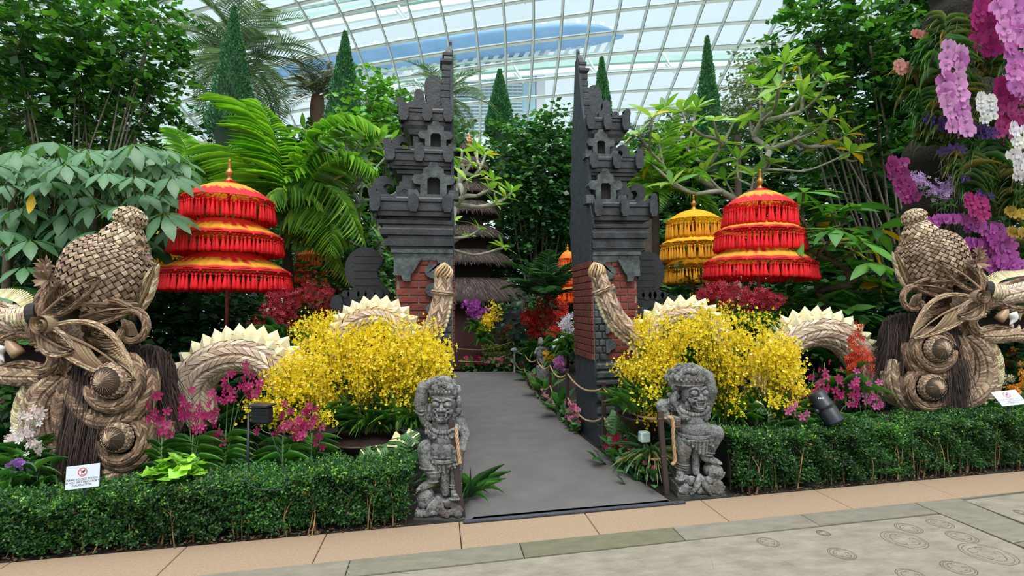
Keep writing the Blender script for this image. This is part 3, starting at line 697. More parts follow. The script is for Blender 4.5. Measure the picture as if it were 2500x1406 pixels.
umbrella(770, 9.2, [(604, 622, 652, 44), (644, 662, 692, 50), (694, 712, 742, 54)], 'orange umbrella behind the palm trunk and crimson orchids', ORG, 572, (40, 48, 56))
umbrella(392, 9.0, [(566, 582, 606, 52), (600, 618, 644, 58), (640, 658, 684, 64)], 'yellow umbrella mostly hidden behind the left dragon crown', YEL, 545, (40, 48, 56))

# ================================================================== THATCHED TOWER SHRINE
m_thatch = mat('black_thatch', None, rough=.9, namt=.3, nscale=30); m_dark = mat('dark_timber', (26, 20, 18), (40, 30, 26), rough=.8, nscale=6)
m_redw = mat('red_brown_wall', (66, 30, 24), (46, 24, 20), rough=.8, nscale=6)
def meru(px, d, tiers, label, name, base_w, cat, grp=None, ngr=0):
    b0 = C(px, 745, d); b0[2] = 0; k = d/F0; t = thing(name, label, cat, tuple(b0), grp)
    zz = lambda y: C(px, y, d)[2]
    prev = None
    for ti, (yt, yb, hw) in enumerate(tiers):
        zt, zb = zz(yt), zz(yb); R = hw*k; rt = R*(.12 if ti == 0 else .5); mb = MB(); n = 40; V = []
        prof = [(rt, zt), (rt+(R-rt)*.3, zt-(zt-zb)*.14), (rt+(R-rt)*.62, zt-(zt-zb)*.42), (R*.97, zb+(zt-zb)*.14), (R*.94, zb), (R*.6, zb+.05)]
        mb.lathe(prof, n=n, c3=lin((58, 48, 46)))
        bdy = mb.build('roof', m_thatch, t, local=True)
        ns = int(900+2600*min(1, hw/120)); a = rng.uniform(0, 2*PI, ns); s_ = rng.uniform(0, 1, ns)**.8
        def pt(s_): return np.interp(s_, [0, .3, .62, 1.0], [p[0] for p in prof[:4]]), np.interp(s_, [0, .3, .62, 1.0], [p[1] for p in prof[:4]])
        r0, z0 = pt(s_*.86); r1, z1 = pt(np.minimum(s_*.86+.2, 1.0)); 
        ov = (s_ > .7); z1 = z1-ov*rng.uniform(0, .3, ns)*(zt-zb); r1 = r1+ov*.02
        P0 = np.stack([r0*np.cos(a), r0*np.sin(a), z0+.012], -1); P1 = np.stack([r1*np.cos(a+.03), r1*np.sin(a+.03), z1+.02], -1)
        D = P1-P0; Ln = np.linalg.norm(D, axis=1); P1 = P0+D*rng.uniform(.8, 1.4, ns)[:, None]
        rad = np.stack([np.cos(a), np.sin(a), np.full(ns, .8)], -1)+rng.normal(0, .35, (ns, 3))
        w = .011+.0*Ln; S = nrm(np.cross(D, rad))*w[:, None]/2*(d/12)
        Vv = np.stack([P0-S, P0+S, P1+S*.4, P1-S*.4], 1).reshape(-1, 3); Fv = np.arange(ns*4).reshape(-1, 4)
        cc = np.repeat(pick([(86, 70, 66), (62, 50, 48), (110, 96, 92), (44, 36, 36), (74, 58, 50)], ns, .25), 4, 0)
        q = MB(); q.add(Vv, Fv, cc); q.build('thatch', m_thatch, bdy, smooth=False, kind='stuff', local=True)
        nxt = tiers[ti+1] if ti+1 < len(tiers) else None
        bw = R*(1.0 if nxt is None else .55); zbb = zz(nxt[0])-.05 if nxt else 0
        q = MB(); q.box((0, 0, (zb+.08+zbb)/2), (bw*1.5, bw*1.5, zb+.08-zbb), bev=.02); q.build('storey', m_dark if nxt else m_redw, t, smooth=False, local=True)
        if nxt:
            q = MB(); q.box((0, 0, zb+.02), (R*1.3, R*1.3, .06)); q.build('eave_board', m_dark, t, smooth=False, local=True)
    return t
mt = meru(1145, 14.0, [(345, 373, 36), (386, 420, 54), (450, 478, 62), (494, 528, 78), (554, 588, 94), (612, 652, 116), (680, 742, 157)], 'tall pagoda shrine with seven black thatched roofs behind the gate opening', 'pagoda', 1.5, 'pagoda')
q = MB(); z = C(1145, 346, 14)[2]; s = 14/F0
q.lathe([(0, z+26*s), (1.5*s, z+22*s), (3*s, z+18*s), (2*s, z+16*s), (4.5*s, z+13*s), (5*s, z+11*s), (3*s, z+9*s), (6*s, z+6*s), (6.5*s, z+4*s), (4*s, z+2*s), (7*s, z-1*s), (7*s, z-3*s)], n=16); q.build('finial', mat('orange_paint', (226, 130, 60), rough=.5), mt, local=True)
# doorway, posts of the pagoda base
for dx in (-1.0, 1.25):
    q = MB(); q.tube([(dx, -1.35, 0), (dx, -1.35, 1.75)], .06, 8); q.build('post', m_dark, mt, local=True)
q = MB(); q.box((.95, -1.33, .95), (.75, .04, 1.5)); q.build('door', mat('grey_door', (52, 58, 64), rough=.6), mt, smooth=False, local=True)
meru(782, 11.0, [(532, 556, 46), (574, 606, 66)], 'small thatched pavilion seen behind the palm trunk', 'pavilion', 1.0, 'pavilion')
# ================================================================== WOVEN DRAGONS
m_straw = mat('woven_palm', None, rough=.7, nscale=30, namt=.22, stretch=(1, 1, 6), bump=.3, bscale=90)
m_under = mat('weave_core', (70, 54, 40), (52, 40, 30), rough=.9)
m_hair = mat('dark_fibre', None, rough=.75, namt=.3, nscale=20)
m_tooth = mat('tooth', None, rough=.35, nscale=10, namt=.08)
TAN = [(168, 142, 118), (144, 118, 96), (188, 162, 136), (122, 98, 78), (158, 132, 110)]
DTN = [(136, 108, 84), (112, 86, 66), (160, 130, 104), (88, 68, 52), (126, 100, 78)]
PNK = [(206, 182, 160), (190, 164, 142), (216, 194, 172), (172, 146, 124), (200, 178, 160)]
YST = [(226, 214, 168), (212, 200, 152), (232, 222, 182), (200, 188, 140)]
FIB = [(58, 44, 38), (44, 33, 28), (74, 56, 48), (34, 26, 22), (66, 48, 40)]
def weave(mb, S, nu, nv, cols, pat='diag', h=1.2, closed=True, fill=.94, long=1.12, v0=0, v1=1, u0=0, u1=1, colfn=None):
    if pat == 'herring': nv = max(4, int(nv*.62)); h = h*1.35; fill = min(fill, .9)
    i, j = np.meshgrid(np.arange(nu), np.arange(nv), indexing='ij'); i = i.ravel(); j = j.ravel(); du = (u1-u0)/nu; dv = (v1-v0)/nv
    if pat == 'diag':
        c = np.stack([u0+(i+.5*(j % 2)+.5)*du, v0+(j+.5)*dv], -1); s = np.where(j % 2, 1, -1)
        e = np.stack([np.full(len(i), .25*du), s*.5*dv], -1); g = np.stack([np.full(len(i), .25*du), -s*.5*dv], -1)
    elif pat == 'plaid':
        c = np.stack([u0+(i+.5)*du, v0+(j+.5)*dv], -1); q = (i+j) % 2
        e = np.where(q[:, None] == 0, [[.5*du, 0]], [[0, .5*dv]]); g = np.where(q[:, None] == 0, [[0, .5*dv]], [[.5*du, 0]])
    elif pat == 'twill':
        c = np.stack([u0+(i+.5)*du, v0+(j+.5)*dv], -1); q = ((i+j) % 3 == 0)
        e = np.where(q[:, None], [[.5*du, .0]], [[0, 1.0*dv]]); g = np.where(q[:, None], [[0, .5*dv]], [[.5*du, 0]])
    else:  # herringbone
        s = np.where(i % 2, 1, -1); c = np.stack([u0+(i+.5)*du, v0+(j+.5)*dv], -1)
        e = np.stack([np.full(len(i), .5*du), s*.9*dv], -1); g = np.stack([np.full(len(i), .0), np.full(len(i), .5*dv)], -1)
    ok = (c[:, 1] > v0-1e-6) & (c[:, 1] < v1+1e-6)
    c, e, g = c[ok], e[ok], g[ok]; N = len(c)
    e = e*long; g = g*fill
    pts = []; hs = []
    for a, hh in ((-1, -.5), (-.45, .75), (.45, .75), (1, -.5)):
        for b in (-1, 1): pts.append(c+a*e+b*g); hs.append(hh)
    UV = np.stack(pts, 1)  # N,8,2
    u = UV[..., 0]; v = np.clip(UV[..., 1], min(v0, v1), max(v0, v1))
    if not closed: u = np.clip(u, u0, u1)
    P = S(u, v); ep = 1e-3
    n = np.cross(S(u+ep, v)-P, S(u, v+ep)-S(u, v-ep)); n = nrm(n)
    P = P+n*(np.array(hs)*h)[None, :, None]+(rng.uniform(-.15, .15, (N, 1, 1))*h)*n
    F = [(0, 1, 3, 2), (2, 3, 5, 4), (4, 5, 7, 6)]
    off = (np.arange(N)*8)[:, None, None]
    cc = pick(cols, N, .14, .03)
    if colfn is not None: cc = colfn(c, cc)
    mb.add(P.reshape(-1, 3), (np.array(F)[None]+off).reshape(-1, 4), np.repeat(cc, 8, 0))
def tubeS(P, R, ell=(1, 1), n=200, up=None, twist=0):
    P = spl(P, n); r = np.interp(np.linspace(0, 1, n), np.linspace(0, 1, len(R)), R)
    T, A, B = frames(P)
    if up is not None:
        A = nrm(np.asarray(up)-T*(T @ np.asarray(up, float))[:, None]); B = np.cross(T, A)
    def S(u, v):
        x = np.clip(v, 0, 1)*(n-1); i = np.minimum(x.astype(int), n-2); f = (x-i)[..., None]
        L = lambda a: a[i]*(1-f)+a[i+1]*f
        ang = 2*PI*(u+twist*v); return L(P)+L(r[:, None])*(np.cos(ang)[..., None]*L(A)*ell[0]+np.sin(ang)[..., None]*L(B)*ell[1])
    return S, P, r
def latheS(p0, p1, prof, ell=1.0):
    """surface of revolution about p0->p1; prof: list of (t along, radius)"""
    p0 = np.asarray(p0, float); p1 = np.asarray(p1, float); B = basis_z(p1-p0); ts = np.linspace(0, 1, len(prof)); pt = [q[0] for q in prof]; pr = [q[1] for q in prof]
    def S(u, v):
        v = np.clip(v, 0, 1); t = np.interp(v, ts, pt); r = np.interp(v, ts, pr); a = 2*PI*u
        loc = np.stack([r*np.cos(a), r*np.sin(a), t*np.linalg.norm(p1-p0)*np.ones_like(a)], -1); return p0+loc @ B.T
    return S
def under(mb, S, nu=24, nv=20, off=-1.0, c=(1, 1, 1)):
    u, v = np.meshgrid(np.linspace(0, 1, nu, endpoint=False), np.linspace(0, 1, nv), indexing='ij'); P = S(u, v); ep = 1e-3
    n = nrm(np.cross(S(u+ep, v)-P, S(u, np.minimum(v+ep, 1))-S(u, np.maximum(v-ep, 0)))); P = P+n*off
    i, j = np.meshgrid(np.arange(nu), np.arange(nv-1), indexing='ij'); i2 = (i+1) % nu
    mb.add(P.reshape(-1, 3), np.stack([i*nv+j, i2*nv+j, i2*nv+j+1, i*nv+j+1], -1).reshape(-1, 4), c)
FWH = nrm(np.array([FW[0], FW[1], 0]))
class Dragon:
    def __init__(s, org_px, ref_px, d, sc, sx, label, k2):
        s.k = d/F0*sc; s.d = d; s.sx = sx; s.o = C(org_px[0], org_px[1], d); s.ref = np.array(ref_px, float)
        s.M = np.stack([RT*sx*s.k, -UP*s.k, -FWH*s.k], 1)
        base = s.pt(270, 1000); base[2] = 0
        s.t = thing('dragon', label, 'dragon sculpture', tuple(base))
    def pt(s, x, y, z=0): return s.o+s.M @ np.array([x-s.ref[0], y-s.ref[1], z])
    def build(s, mb, name, m, parent=None, smooth=False, label=None, kind=None):
        q = MB(); q.merge(mb, s.M, s.o-s.M @ np.array([s.ref[0], s.ref[1], 0])); return q.build(name, m, parent or s.t, smooth=smooth, label=label, kind=kind)
def wrap(D, name, S, nu, nv, cols, pat, h=1.2, parent=None, core=True, label=None, fill=.94, long=1.12, mm=None, off=-1.2, colfn=None):
    b = MB(); weave(b, S, nu, nv, cols, pat, h, fill=fill, long=long, colfn=colfn); o = D.build(b, name, mm or m_straw, parent, label=label)
    if core: c = MB(); under(c, S, off=off); D.build(c, 'weave_core', m_under, o, smooth=True)
    return o
def braid_leaf(D, name, p0, p1, w, z, bend=0, nr=26, cols=DTN, ztip=0, curl=1, side=1, parent=None, wid=3.2):
    """almond of curved ribs inside a braided rim, plane facing the viewer"""
    p0 = np.array([*p0, z], float); p1 = np.array([*p1, z+ztip], float); ax = p1-p0; L = np.linalg.norm(ax); ax /= L; nn = np.array([0, 0, 1.]); sd = nrm(np.cross(nn, ax))*side
    def pos(t, q, hz=0): return p0+ax*L*t+sd*(q*w/2*math.sin(PI*min(1, max(0, t))**.8)**.8+bend*math.sin(PI*t))+nn*hz
    b = MB()
    for sgn in (-1, 1):
        for k in range(nr):
            t0 = .02+.40*(k/nr); t1 = .10+.88*((k+1)/nr)**.85
            if sgn < 0: t0 = .02+.75*(k/nr)
            pts = []
            for a in np.linspace(0, 1, 8):
                t = t0+(t1-t0)*a**(1.15); q = sgn*(a**.75)*(1-.28*(1-a)*curl); pts.append(pos(t, q, 7*math.sin(PI*a)))
            pts = np.array(pts); hh = wid*(.8+.4*rng.random())
            V = np.concatenate([pts-nn*hh/2-[0, 0, 0], pts+nn*hh/2+sd*.8]); c = pick(cols, 1, .12)[0]
            b.add(V, [(i, i+1, 9+i, 8+i) for i in range(7)], c)
    o = D.build(b, name, m_straw, parent)
    for sgn in (-1, 1):
        P = np.array([pos(t, sgn*1.03) for t in np.linspace(0, 1, 24)]); S, _, _ = tubeS(P, [4.5, 6, 5.5, 3]); wrap(D, 'braided_rim', S, 4, int(L/5), cols, 'herring', 1.3, o, core=True, off=-1.5)
    sp = MB(); P = np.array([pos(t, 0, 4) for t in np.linspace(0, .97, 12)]); sp.tube(P, np.linspace(4, 1.5, 12), 6, pick(cols, 1)[0]); D.build(sp, 'midrib', m_straw, o)
    return o
def scroll(D, c, r, z, turns=2.6, cols=TAN, parent=None, a0=0, depth=26):
    b = MB(); n = 60; a = np.linspace(0, turns*2*PI, n); rr = r*(.10+.90*a/a[-1]); P = np.stack([c[0]+rr*np.cos(a0+a), c[1]+rr*np.sin(a0+a), np.full(n, z)], -1)
    V = np.concatenate([P-[0, 0, depth/2], P+[0, 0, depth/2]+np.stack([np.zeros(n), np.zeros(n), 6*(1-a/a[-1])], -1)]); cc = pick(cols, 1)[0]
    b.add(V, [(i, i+1, n+i+1, n+i) for i in range(n-1)], cc); b.add(V*1+[.0, 1.6, 0], [(i, i+1, n+i+1, n+i) for i in range(n-1)], cc*.9)
    return D.build(b, 'scroll', m_straw, parent)
def shell_coil(D, c, rc, rings, z, cols, parent=None, a0=0):
    """pleated cone in the middle of braided rings; faces the viewer"""
    cx, cy = c; zt = z+rc*.9; b = MB(); n = 26
    for k in range(n):                     # swirled pleats of the boss
        a = 2*PI*k/n; P = []
        for s_ in np.linspace(0, 1, 8):
            r = rc*s_; aa = a+.9*s_; zz_ = z+rc*.75*math.cos(s_*PI/2)**.8; P.append([cx+r*math.cos(aa), cy+r*math.sin(aa), zz_])
        P = np.array(P); w = np.maximum(rc*np.linspace(0.02, 1, 8)*2*PI/n*.62, .8)
        tg = nrm(np.gradient(P, axis=0)); sd = nrm(np.cross(tg, [0, 0, 1.])); V = np.concatenate([P-sd*w[:, None]/2, P+sd*w[:, None]/2+np.array([0, 0, 2.2])*np.linspace(.2, 1, 8)[:, None]])
        b.add(V, [(i, i+1, 9+i, 8+i) for i in range(7)], pick(cols, 1, .18)[0])
    o = D.build(b, 'coil_boss', m_straw, parent)
    u = MB(); u.ball((cx, cy, z), (rc*1.0, rc*1.0, rc*.66), 20, 10); D.build(u, 'weave_core', m_under, o, smooth=True)
    S = latheS((cx, cy, z-4), (cx, cy, z+rc), [(0, rc*1.04), (.25, rc*.98), (.5, rc*.8)]); wrap(D, 'boss_weave', S, 22, 6, cols, 'diag', 1.2, o, core=False)
    for (dx, dy, R, r, zz_, a_start, a_end, cs) in rings:
        aa = np.linspace(a_start, a_end, 26); P = np.stack([cx+dx+R*np.cos(aa), cy+dy+R*.96*np.sin(aa), np.full(26, z+zz_)+6*np.sin(aa)], -1)
        S, _, _ = tubeS(P, [r*.7, r, r*1.05, r, r*.8], up=(0, 0, 1)); wrap(D, 'coil_ring', S, 8, int(abs(a_end-a_start)*R/6.5), cs, 'herring', 1.5, o, off=-1.8)
    return o
def hair(D, name, starts, ends, n, spread, w=2.2, cols=FIB, curl=6, parent=None, zspread=20):
    b = MB(); st = np.array(starts, float); en = np.array(ends, float); m = 6
    i = rng.uniform(0, len(st)-1, n); i0 = np.minimum(i.astype(int), len(st)-2); f = (i-i0)[:, None]; A = st[i0]*(1-f)+st[i0+1]*f; B = en[i0]*(1-f)+en[i0+1]*f
    A = A+rng.normal(0, 1, (n, 3))*[spread*.4, spread*.3, zspread*.3]; B = B+rng.normal(0, 1, (n, 3))*[spread, spread*1.2, zspread]
    t = np.linspace(0, 1, m)[None, :, None]; P = A[:, None]*(1-t)+B[:, None]*t
    ph = rng.uniform(0, 6, (n, 1)); amp = rng.uniform(.3, 1, (n, 1))*curl; tt = t[..., 0]
    P[..., 0] += amp*np.sin(ph+tt*rng.uniform(2, 6, (n, 1)))*tt; P[..., 2] += np.sin(tt*PI)*10*rng.uniform(0, 1, (n, 1))
    sd = nrm(rng.normal(size=(n, 1, 3))+[1.5, 0, 0]); ww = (w*(1-.75*tt))[..., None]
    V = np.stack([P-sd*ww/2, P+sd*ww/2], 2).reshape(-1, 3); base = (np.arange(n)*m*2)[:, None]; q = np.arange(m-1)[None]*2
    F = np.stack([base+q, base+q+1, base+q+3, base+q+2], -1).reshape(-1, 4); b.add(V, F, np.repeat(pick(cols, n, .25), m*2, 0)); return D.build(b, name, m_hair, parent, kind='stuff')
def straw_flower(D, c, r, z, n=11, cols=DTN, parent=None):
    b = MB()
    for k in range(n*2):
        a = 2*PI*k/n+rng.uniform(-.2, .2); L = r*rng.uniform(.75, 1.1); w = r*.26; up = rng.uniform(.1, .7)+(.5 if k >= n else 0)
        d = nrm(np.array([math.cos(a), math.sin(a), up])); s = nrm(np.cross(d, [0, 0, 1.])); P = [d*L*t+np.array([0, 0, -4*t*t]) for t in (.05, .5, .8, 1)]; ws = [w*.3, w, w*.7, .5]
        V = [np.array([*c, z])+p+s*q*wv/2 for p, wv in zip(P, ws) for q in (-1, 1)]; b.add(V, [(0, 1, 3, 2), (2, 3, 5, 4), (4, 5, 7, 6)], pick(cols, 1, .2)[0])
    return D.build(b, 'straw_flower', m_straw, parent)
def tooth(D, base, tip, r, bend, col, name, z=12, parent=None):
    b = MB(); p0 = np.array([*base, z], float); p1 = np.array([*tip, z+2], float); mid = (p0+p1)/2+np.array([bend, 0, 0]); P = spl([p0, mid, p1], 8)
    b.tube(P, [r, r*1.02, r*.98, r*.88, r*.72, r*.5, r*.28, .4], 10, lin(col)); return D.build(b, name, m_tooth, parent, smooth=True)
def dragon_head(D, variant):
    ax = np.array([.30, -.954, 0.]); zc = 10
    # crown basket
    p0 = np.array([246, 752, zc]); p1 = p0+ax*178
    S = latheS(p0, p1, [(0, 74), (.12, 84), (.3, 93), (.5, 95), (.68, 90), (.82, 78), (.92, 60), (.98, 40), (1.0, 12)])
    wrap(D, 'crown_basket', S, 32, 30, TAN, 'diag', 2.2, fill=.80, long=1.02, off=-3.4)
    q0 = np.array([307, 596, zc]); q1 = q0+ax*92
    S = latheS(q0, q1, [(-.05, 46), (.08, 50), (.25, 44), (.42, 33), (.52, 27), (.60, 32), (.74, 35), (.88, 28), (.97, 14), (1.0, 3)])
    wrap(D, 'crown_knob', S, 18, 16, [(200, 178, 148), (176, 152, 122), (214, 194, 166), (160, 134, 106)], 'diag', 2.0, fill=.80, off=-2.8)
    # braided crown band and spiky plaits over the brow
    for off_, r in ((0, 7),):
        P = [(352, 740, 20), (318, 742, 66), (262, 738, 92), (205, 724, 84), (160, 715, 50)]
        S, _, _ = tubeS(P, [r, r, r, r*.8]); wrap(D, 'brow_braid', S, 6, 26, DTN, 'herring', 1.7)
    for k, (a, b_) in enumerate((((150, 706, 40), (196, 800, 60)), ((172, 700, 48), (186, 830, 66)), ((135, 735, 30), (168, 850, 46)))):
        S, _, _ = tubeS([a, ((a[0]+b_[0])/2-12, (a[1]+b_[1])/2, 66), b_], [9, 13, 12, 8]); wrap(D, 'brow_plait', S, 6, 18, DTN, 'herring', 2.6, off=-2)
    for c, r, z in (((208, 688), 34, 100), ((160, 652), 26, 50), ((182, 664), 22, 80), ((366, 606), 22, 20)): straw_flower(D, c, r, z)
    # skull and snout
    b = MB(); b.ball((195, 810, 8), (62, 66, 58), 24, 14); sk = D.build(b, 'skull', m_under, smooth=True)
    S, _, _ = tubeS([(262, 820, 10), (200, 822, 18), (130, 800, 20), (60, 782, 20), (-10, 770, 18), (-90, 778, 14), (-165, 812, 8), (-205, 870, 4)], [60, 56, 44, 42, 44, 44, 38, 16], (1, .82), up=(0, 0, 1))
    wrap(D, 'snout', S, 12, 60, PNK, 'herring', 2.0, off=-2.2)
    for yy, z in ((0, 40), (22, 46)):   # moulded ridge lines on the snout
        S, _, _ = tubeS([(95, 790+yy*.8, z), (40, 742+yy, z), (-20, 730+yy*1.1, z), (-100, 745+yy, z-8), (-170, 790+yy, z-16)], [3.5, 4.5, 4, 3]); wrap(D, 'snout_ridge', S, 5, 50, DTN, 'herring', .8)
    # fringe along the top of the snout
    b = MB(); P = spl([(100, 772, 20), (60, 736, 20), (0, 722, 20), (-60, 722, 18), (-120, 742, 16), (-180, 790, 10)], 70)
    for k in range(69):
        p = P[k]; T = nrm(P[k+1]-p); up = nrm(np.array([T[1]*1.0, -T[0], 0])); up = up if up[1] < 0 else -up; L = 26+8*math.sin(k*.05*PI); tp = p+up*L+T*(-14)
        for dz in (-7, 7): b.add([p+[0, 0, dz]-T*2.6, p+[0, 0, dz]+T*2.6, tp+T*.6, tp-T*2.0], [(0, 1, 2, 3)], pick(YST, 1, .1)[0])
    D.build(b, 'snout_fringe', m_straw)
    # jaw hinge: nested braided loops round the mouth corner
    for R, r, z, cx in ((46, 12, 58, 150), (28, 10, 62, 158), (64, 13, 40, 152)):
        a = np.linspace(-.62*PI, .62*PI, 20); P = np.stack([cx+R*np.cos(a), 868+R*.85*np.sin(a), np.full(20, z)], -1); S, _, _ = tubeS(P, [r*.6, r, r, r*.6], up=(0, 0, 1)); wrap(D, 'jaw_loop', S, 8, int(R*.75), DTN if R != 28 else TAN, 'herring', 2.2, off=-1.8)
    for (pts, r, nv) in (([(168, 818, 60), (110, 812, 60), (60, 826, 56), (0, 828, 50), (-80, 838, 42), (-160, 862, 30), (-200, 900, 16)], [9, 10, 9, 8, 6], 60), ([(160, 912, 50), (100, 912, 52), (40, 908, 52), (-20, 926, 48), (-90, 950, 40), (-130, 940, 30)], [16, 20, 17, 13, 7], 46), ([(150, 890, 55), (105, 884, 52), (60, 893, 50), (0, 906, 46), (-80, 930, 40)], [8, 9, 8, 6], 44)):
        S, _, _ = tubeS(pts, r); wrap(D, 'lip_braid' if r[0] < 12 else 'lower_jaw', S, 8, nv, DTN if r[0] < 12 else TAN, 'herring', 2.4, off=-1.6)
    b = MB(); b.add([(150, 850, 20), (60, 838, 18), (-60, 846, 10), (-60, 930, 10), (30, 905, 18), (140, 905, 20)], [(0, 1, 2, 3, 4, 5)]); D.build(b, 'mouth_lining', mat('mouth_dark', (38, 26, 22), rough=.9))
    for x, y, l in ((24, 832, 30), (-6, 834, 26), (-34, 838, 28), (-62, 842, 26), (-92, 848, 26)): tooth(D, (x, y), (x-2, y+l), 9, 3, (196, 176, 150), 'tooth', 44)
    for x, y, l in ((34, 900, -26), (14, 906, -28), (56, 893, -24), (-12, 914, -28), (-42, 924, -24), (-2, 936, -18)): tooth(D, (x, y), (x-8, y+l), 8, -3, (188, 164, 138), 'tooth', 44)
    tooth(D, (66, 838), (74, 876), 13, -10, (240, 240, 240), 'white_fang', 62)
    tooth(D, (104, 860), (76, 812), 14, -4, (170, 138, 108), 'tusk', 60)
    # eye: stubby wrapped cylinder with dark collar
    S = latheS((150, 768, 62), (96, 776, 74), [(0, 25), (.5, 24), (.9, 22), (1.0, 17)]); b = MB(); weave(b, S, 10, 18, YST+PNK, 'plaid', .5, long=1.3, fill=1.0); e = D.build(b, 'eye_barrel', m_straw)
    b = MB(); under(b, S, off=-1); D.build(b, 'weave_core', m_under, e); b = MB(); b.tube([(158, 766, 60), (140, 770, 64)], 30, 16, (.02, .015, .012)); D.build(b, 'eye_collar', m_hair, e)
    S = latheS((97, 776, 74), (88, 777, 76), [(0, 17), (.6, 12), (1, 2)]); wrap(D, 'eye_cap', S, 10, 4, DTN, 'diag', 1, e)
    # ears
    braid_leaf(D, 'brow_leaf', (196, 765), (318, 684), 58, 96, bend=-8, nr=22, cols=DTN)
    braid_leaf(D, 'ear_leaf', (206, 800), (398, 914), 92, 92, bend=-16, nr=34, cols=[(168, 142, 112), (190, 164, 130), (142, 116, 90)], wid=3.8)
    braid_leaf(D, 'ear_leaf', (190, 806), (266, 846), 54, 100, bend=6, nr=14, cols=TAN)
    scroll(D, (205, 786), 25, 104)
    braid_leaf(D, 'back_leaf', (255, 772), (372, 752), 50, 66, bend=-6, nr=20, cols=DTN)
    a = np.linspace(-.75*PI, .85*PI, 26); P = np.stack([368+34*np.cos(a), 792+36*np.sin(a), np.full(26, 62)], -1); S, _, _ = tubeS(P, [6, 8, 7, 5]); wrap(D, 'ear_loop', S, 6, 36, DTN, 'herring', 1.6)
    b = MB()
    for k in range(26):
        P = spl([(342+rng.uniform(-4, 4), 764+k*.6, 60), (350+k*.9, 792-k*.3, 68), (338+k*1.8, 816, 62)], 8); V = np.concatenate([P-[0, 0, 3], P+[0, 0, 3]]); b.add(V, [(i, i+1, 9+i, 8+i) for i in range(7)], pick(TAN, 1, .2)[0])
    D.build(b, 'loop_strands', m_straw)
    for c, r in (((300, 806), 16), ((328, 822), 13), ((275, 798), 14)): scroll(D, c, r, 70, 2, DTN, depth=16)
    S, _, _ = tubeS([(352, 800, 66), (330, 838, 76), (280, 824, 80)], [7, 8, 6]); wrap(D, 'ear_braid', S, 6, 22, DTN, 'herring', 1.4)
    braid_leaf(D, 'back_feather', (348, 762), (396, 644), 26, 16, nr=18, cols=[(206, 190, 160), (150, 122, 92)])
    b = MB()
    for k in range(9): b.tube(spl([(352, 618+k, 20), (372, 630+k*.8, 26), (386+k*1.2, 640+k, 22)], 6), [1.8]*6, 4, pick(DTN, 1)[0])
    D.build(b, 'straw_knot', m_straw)
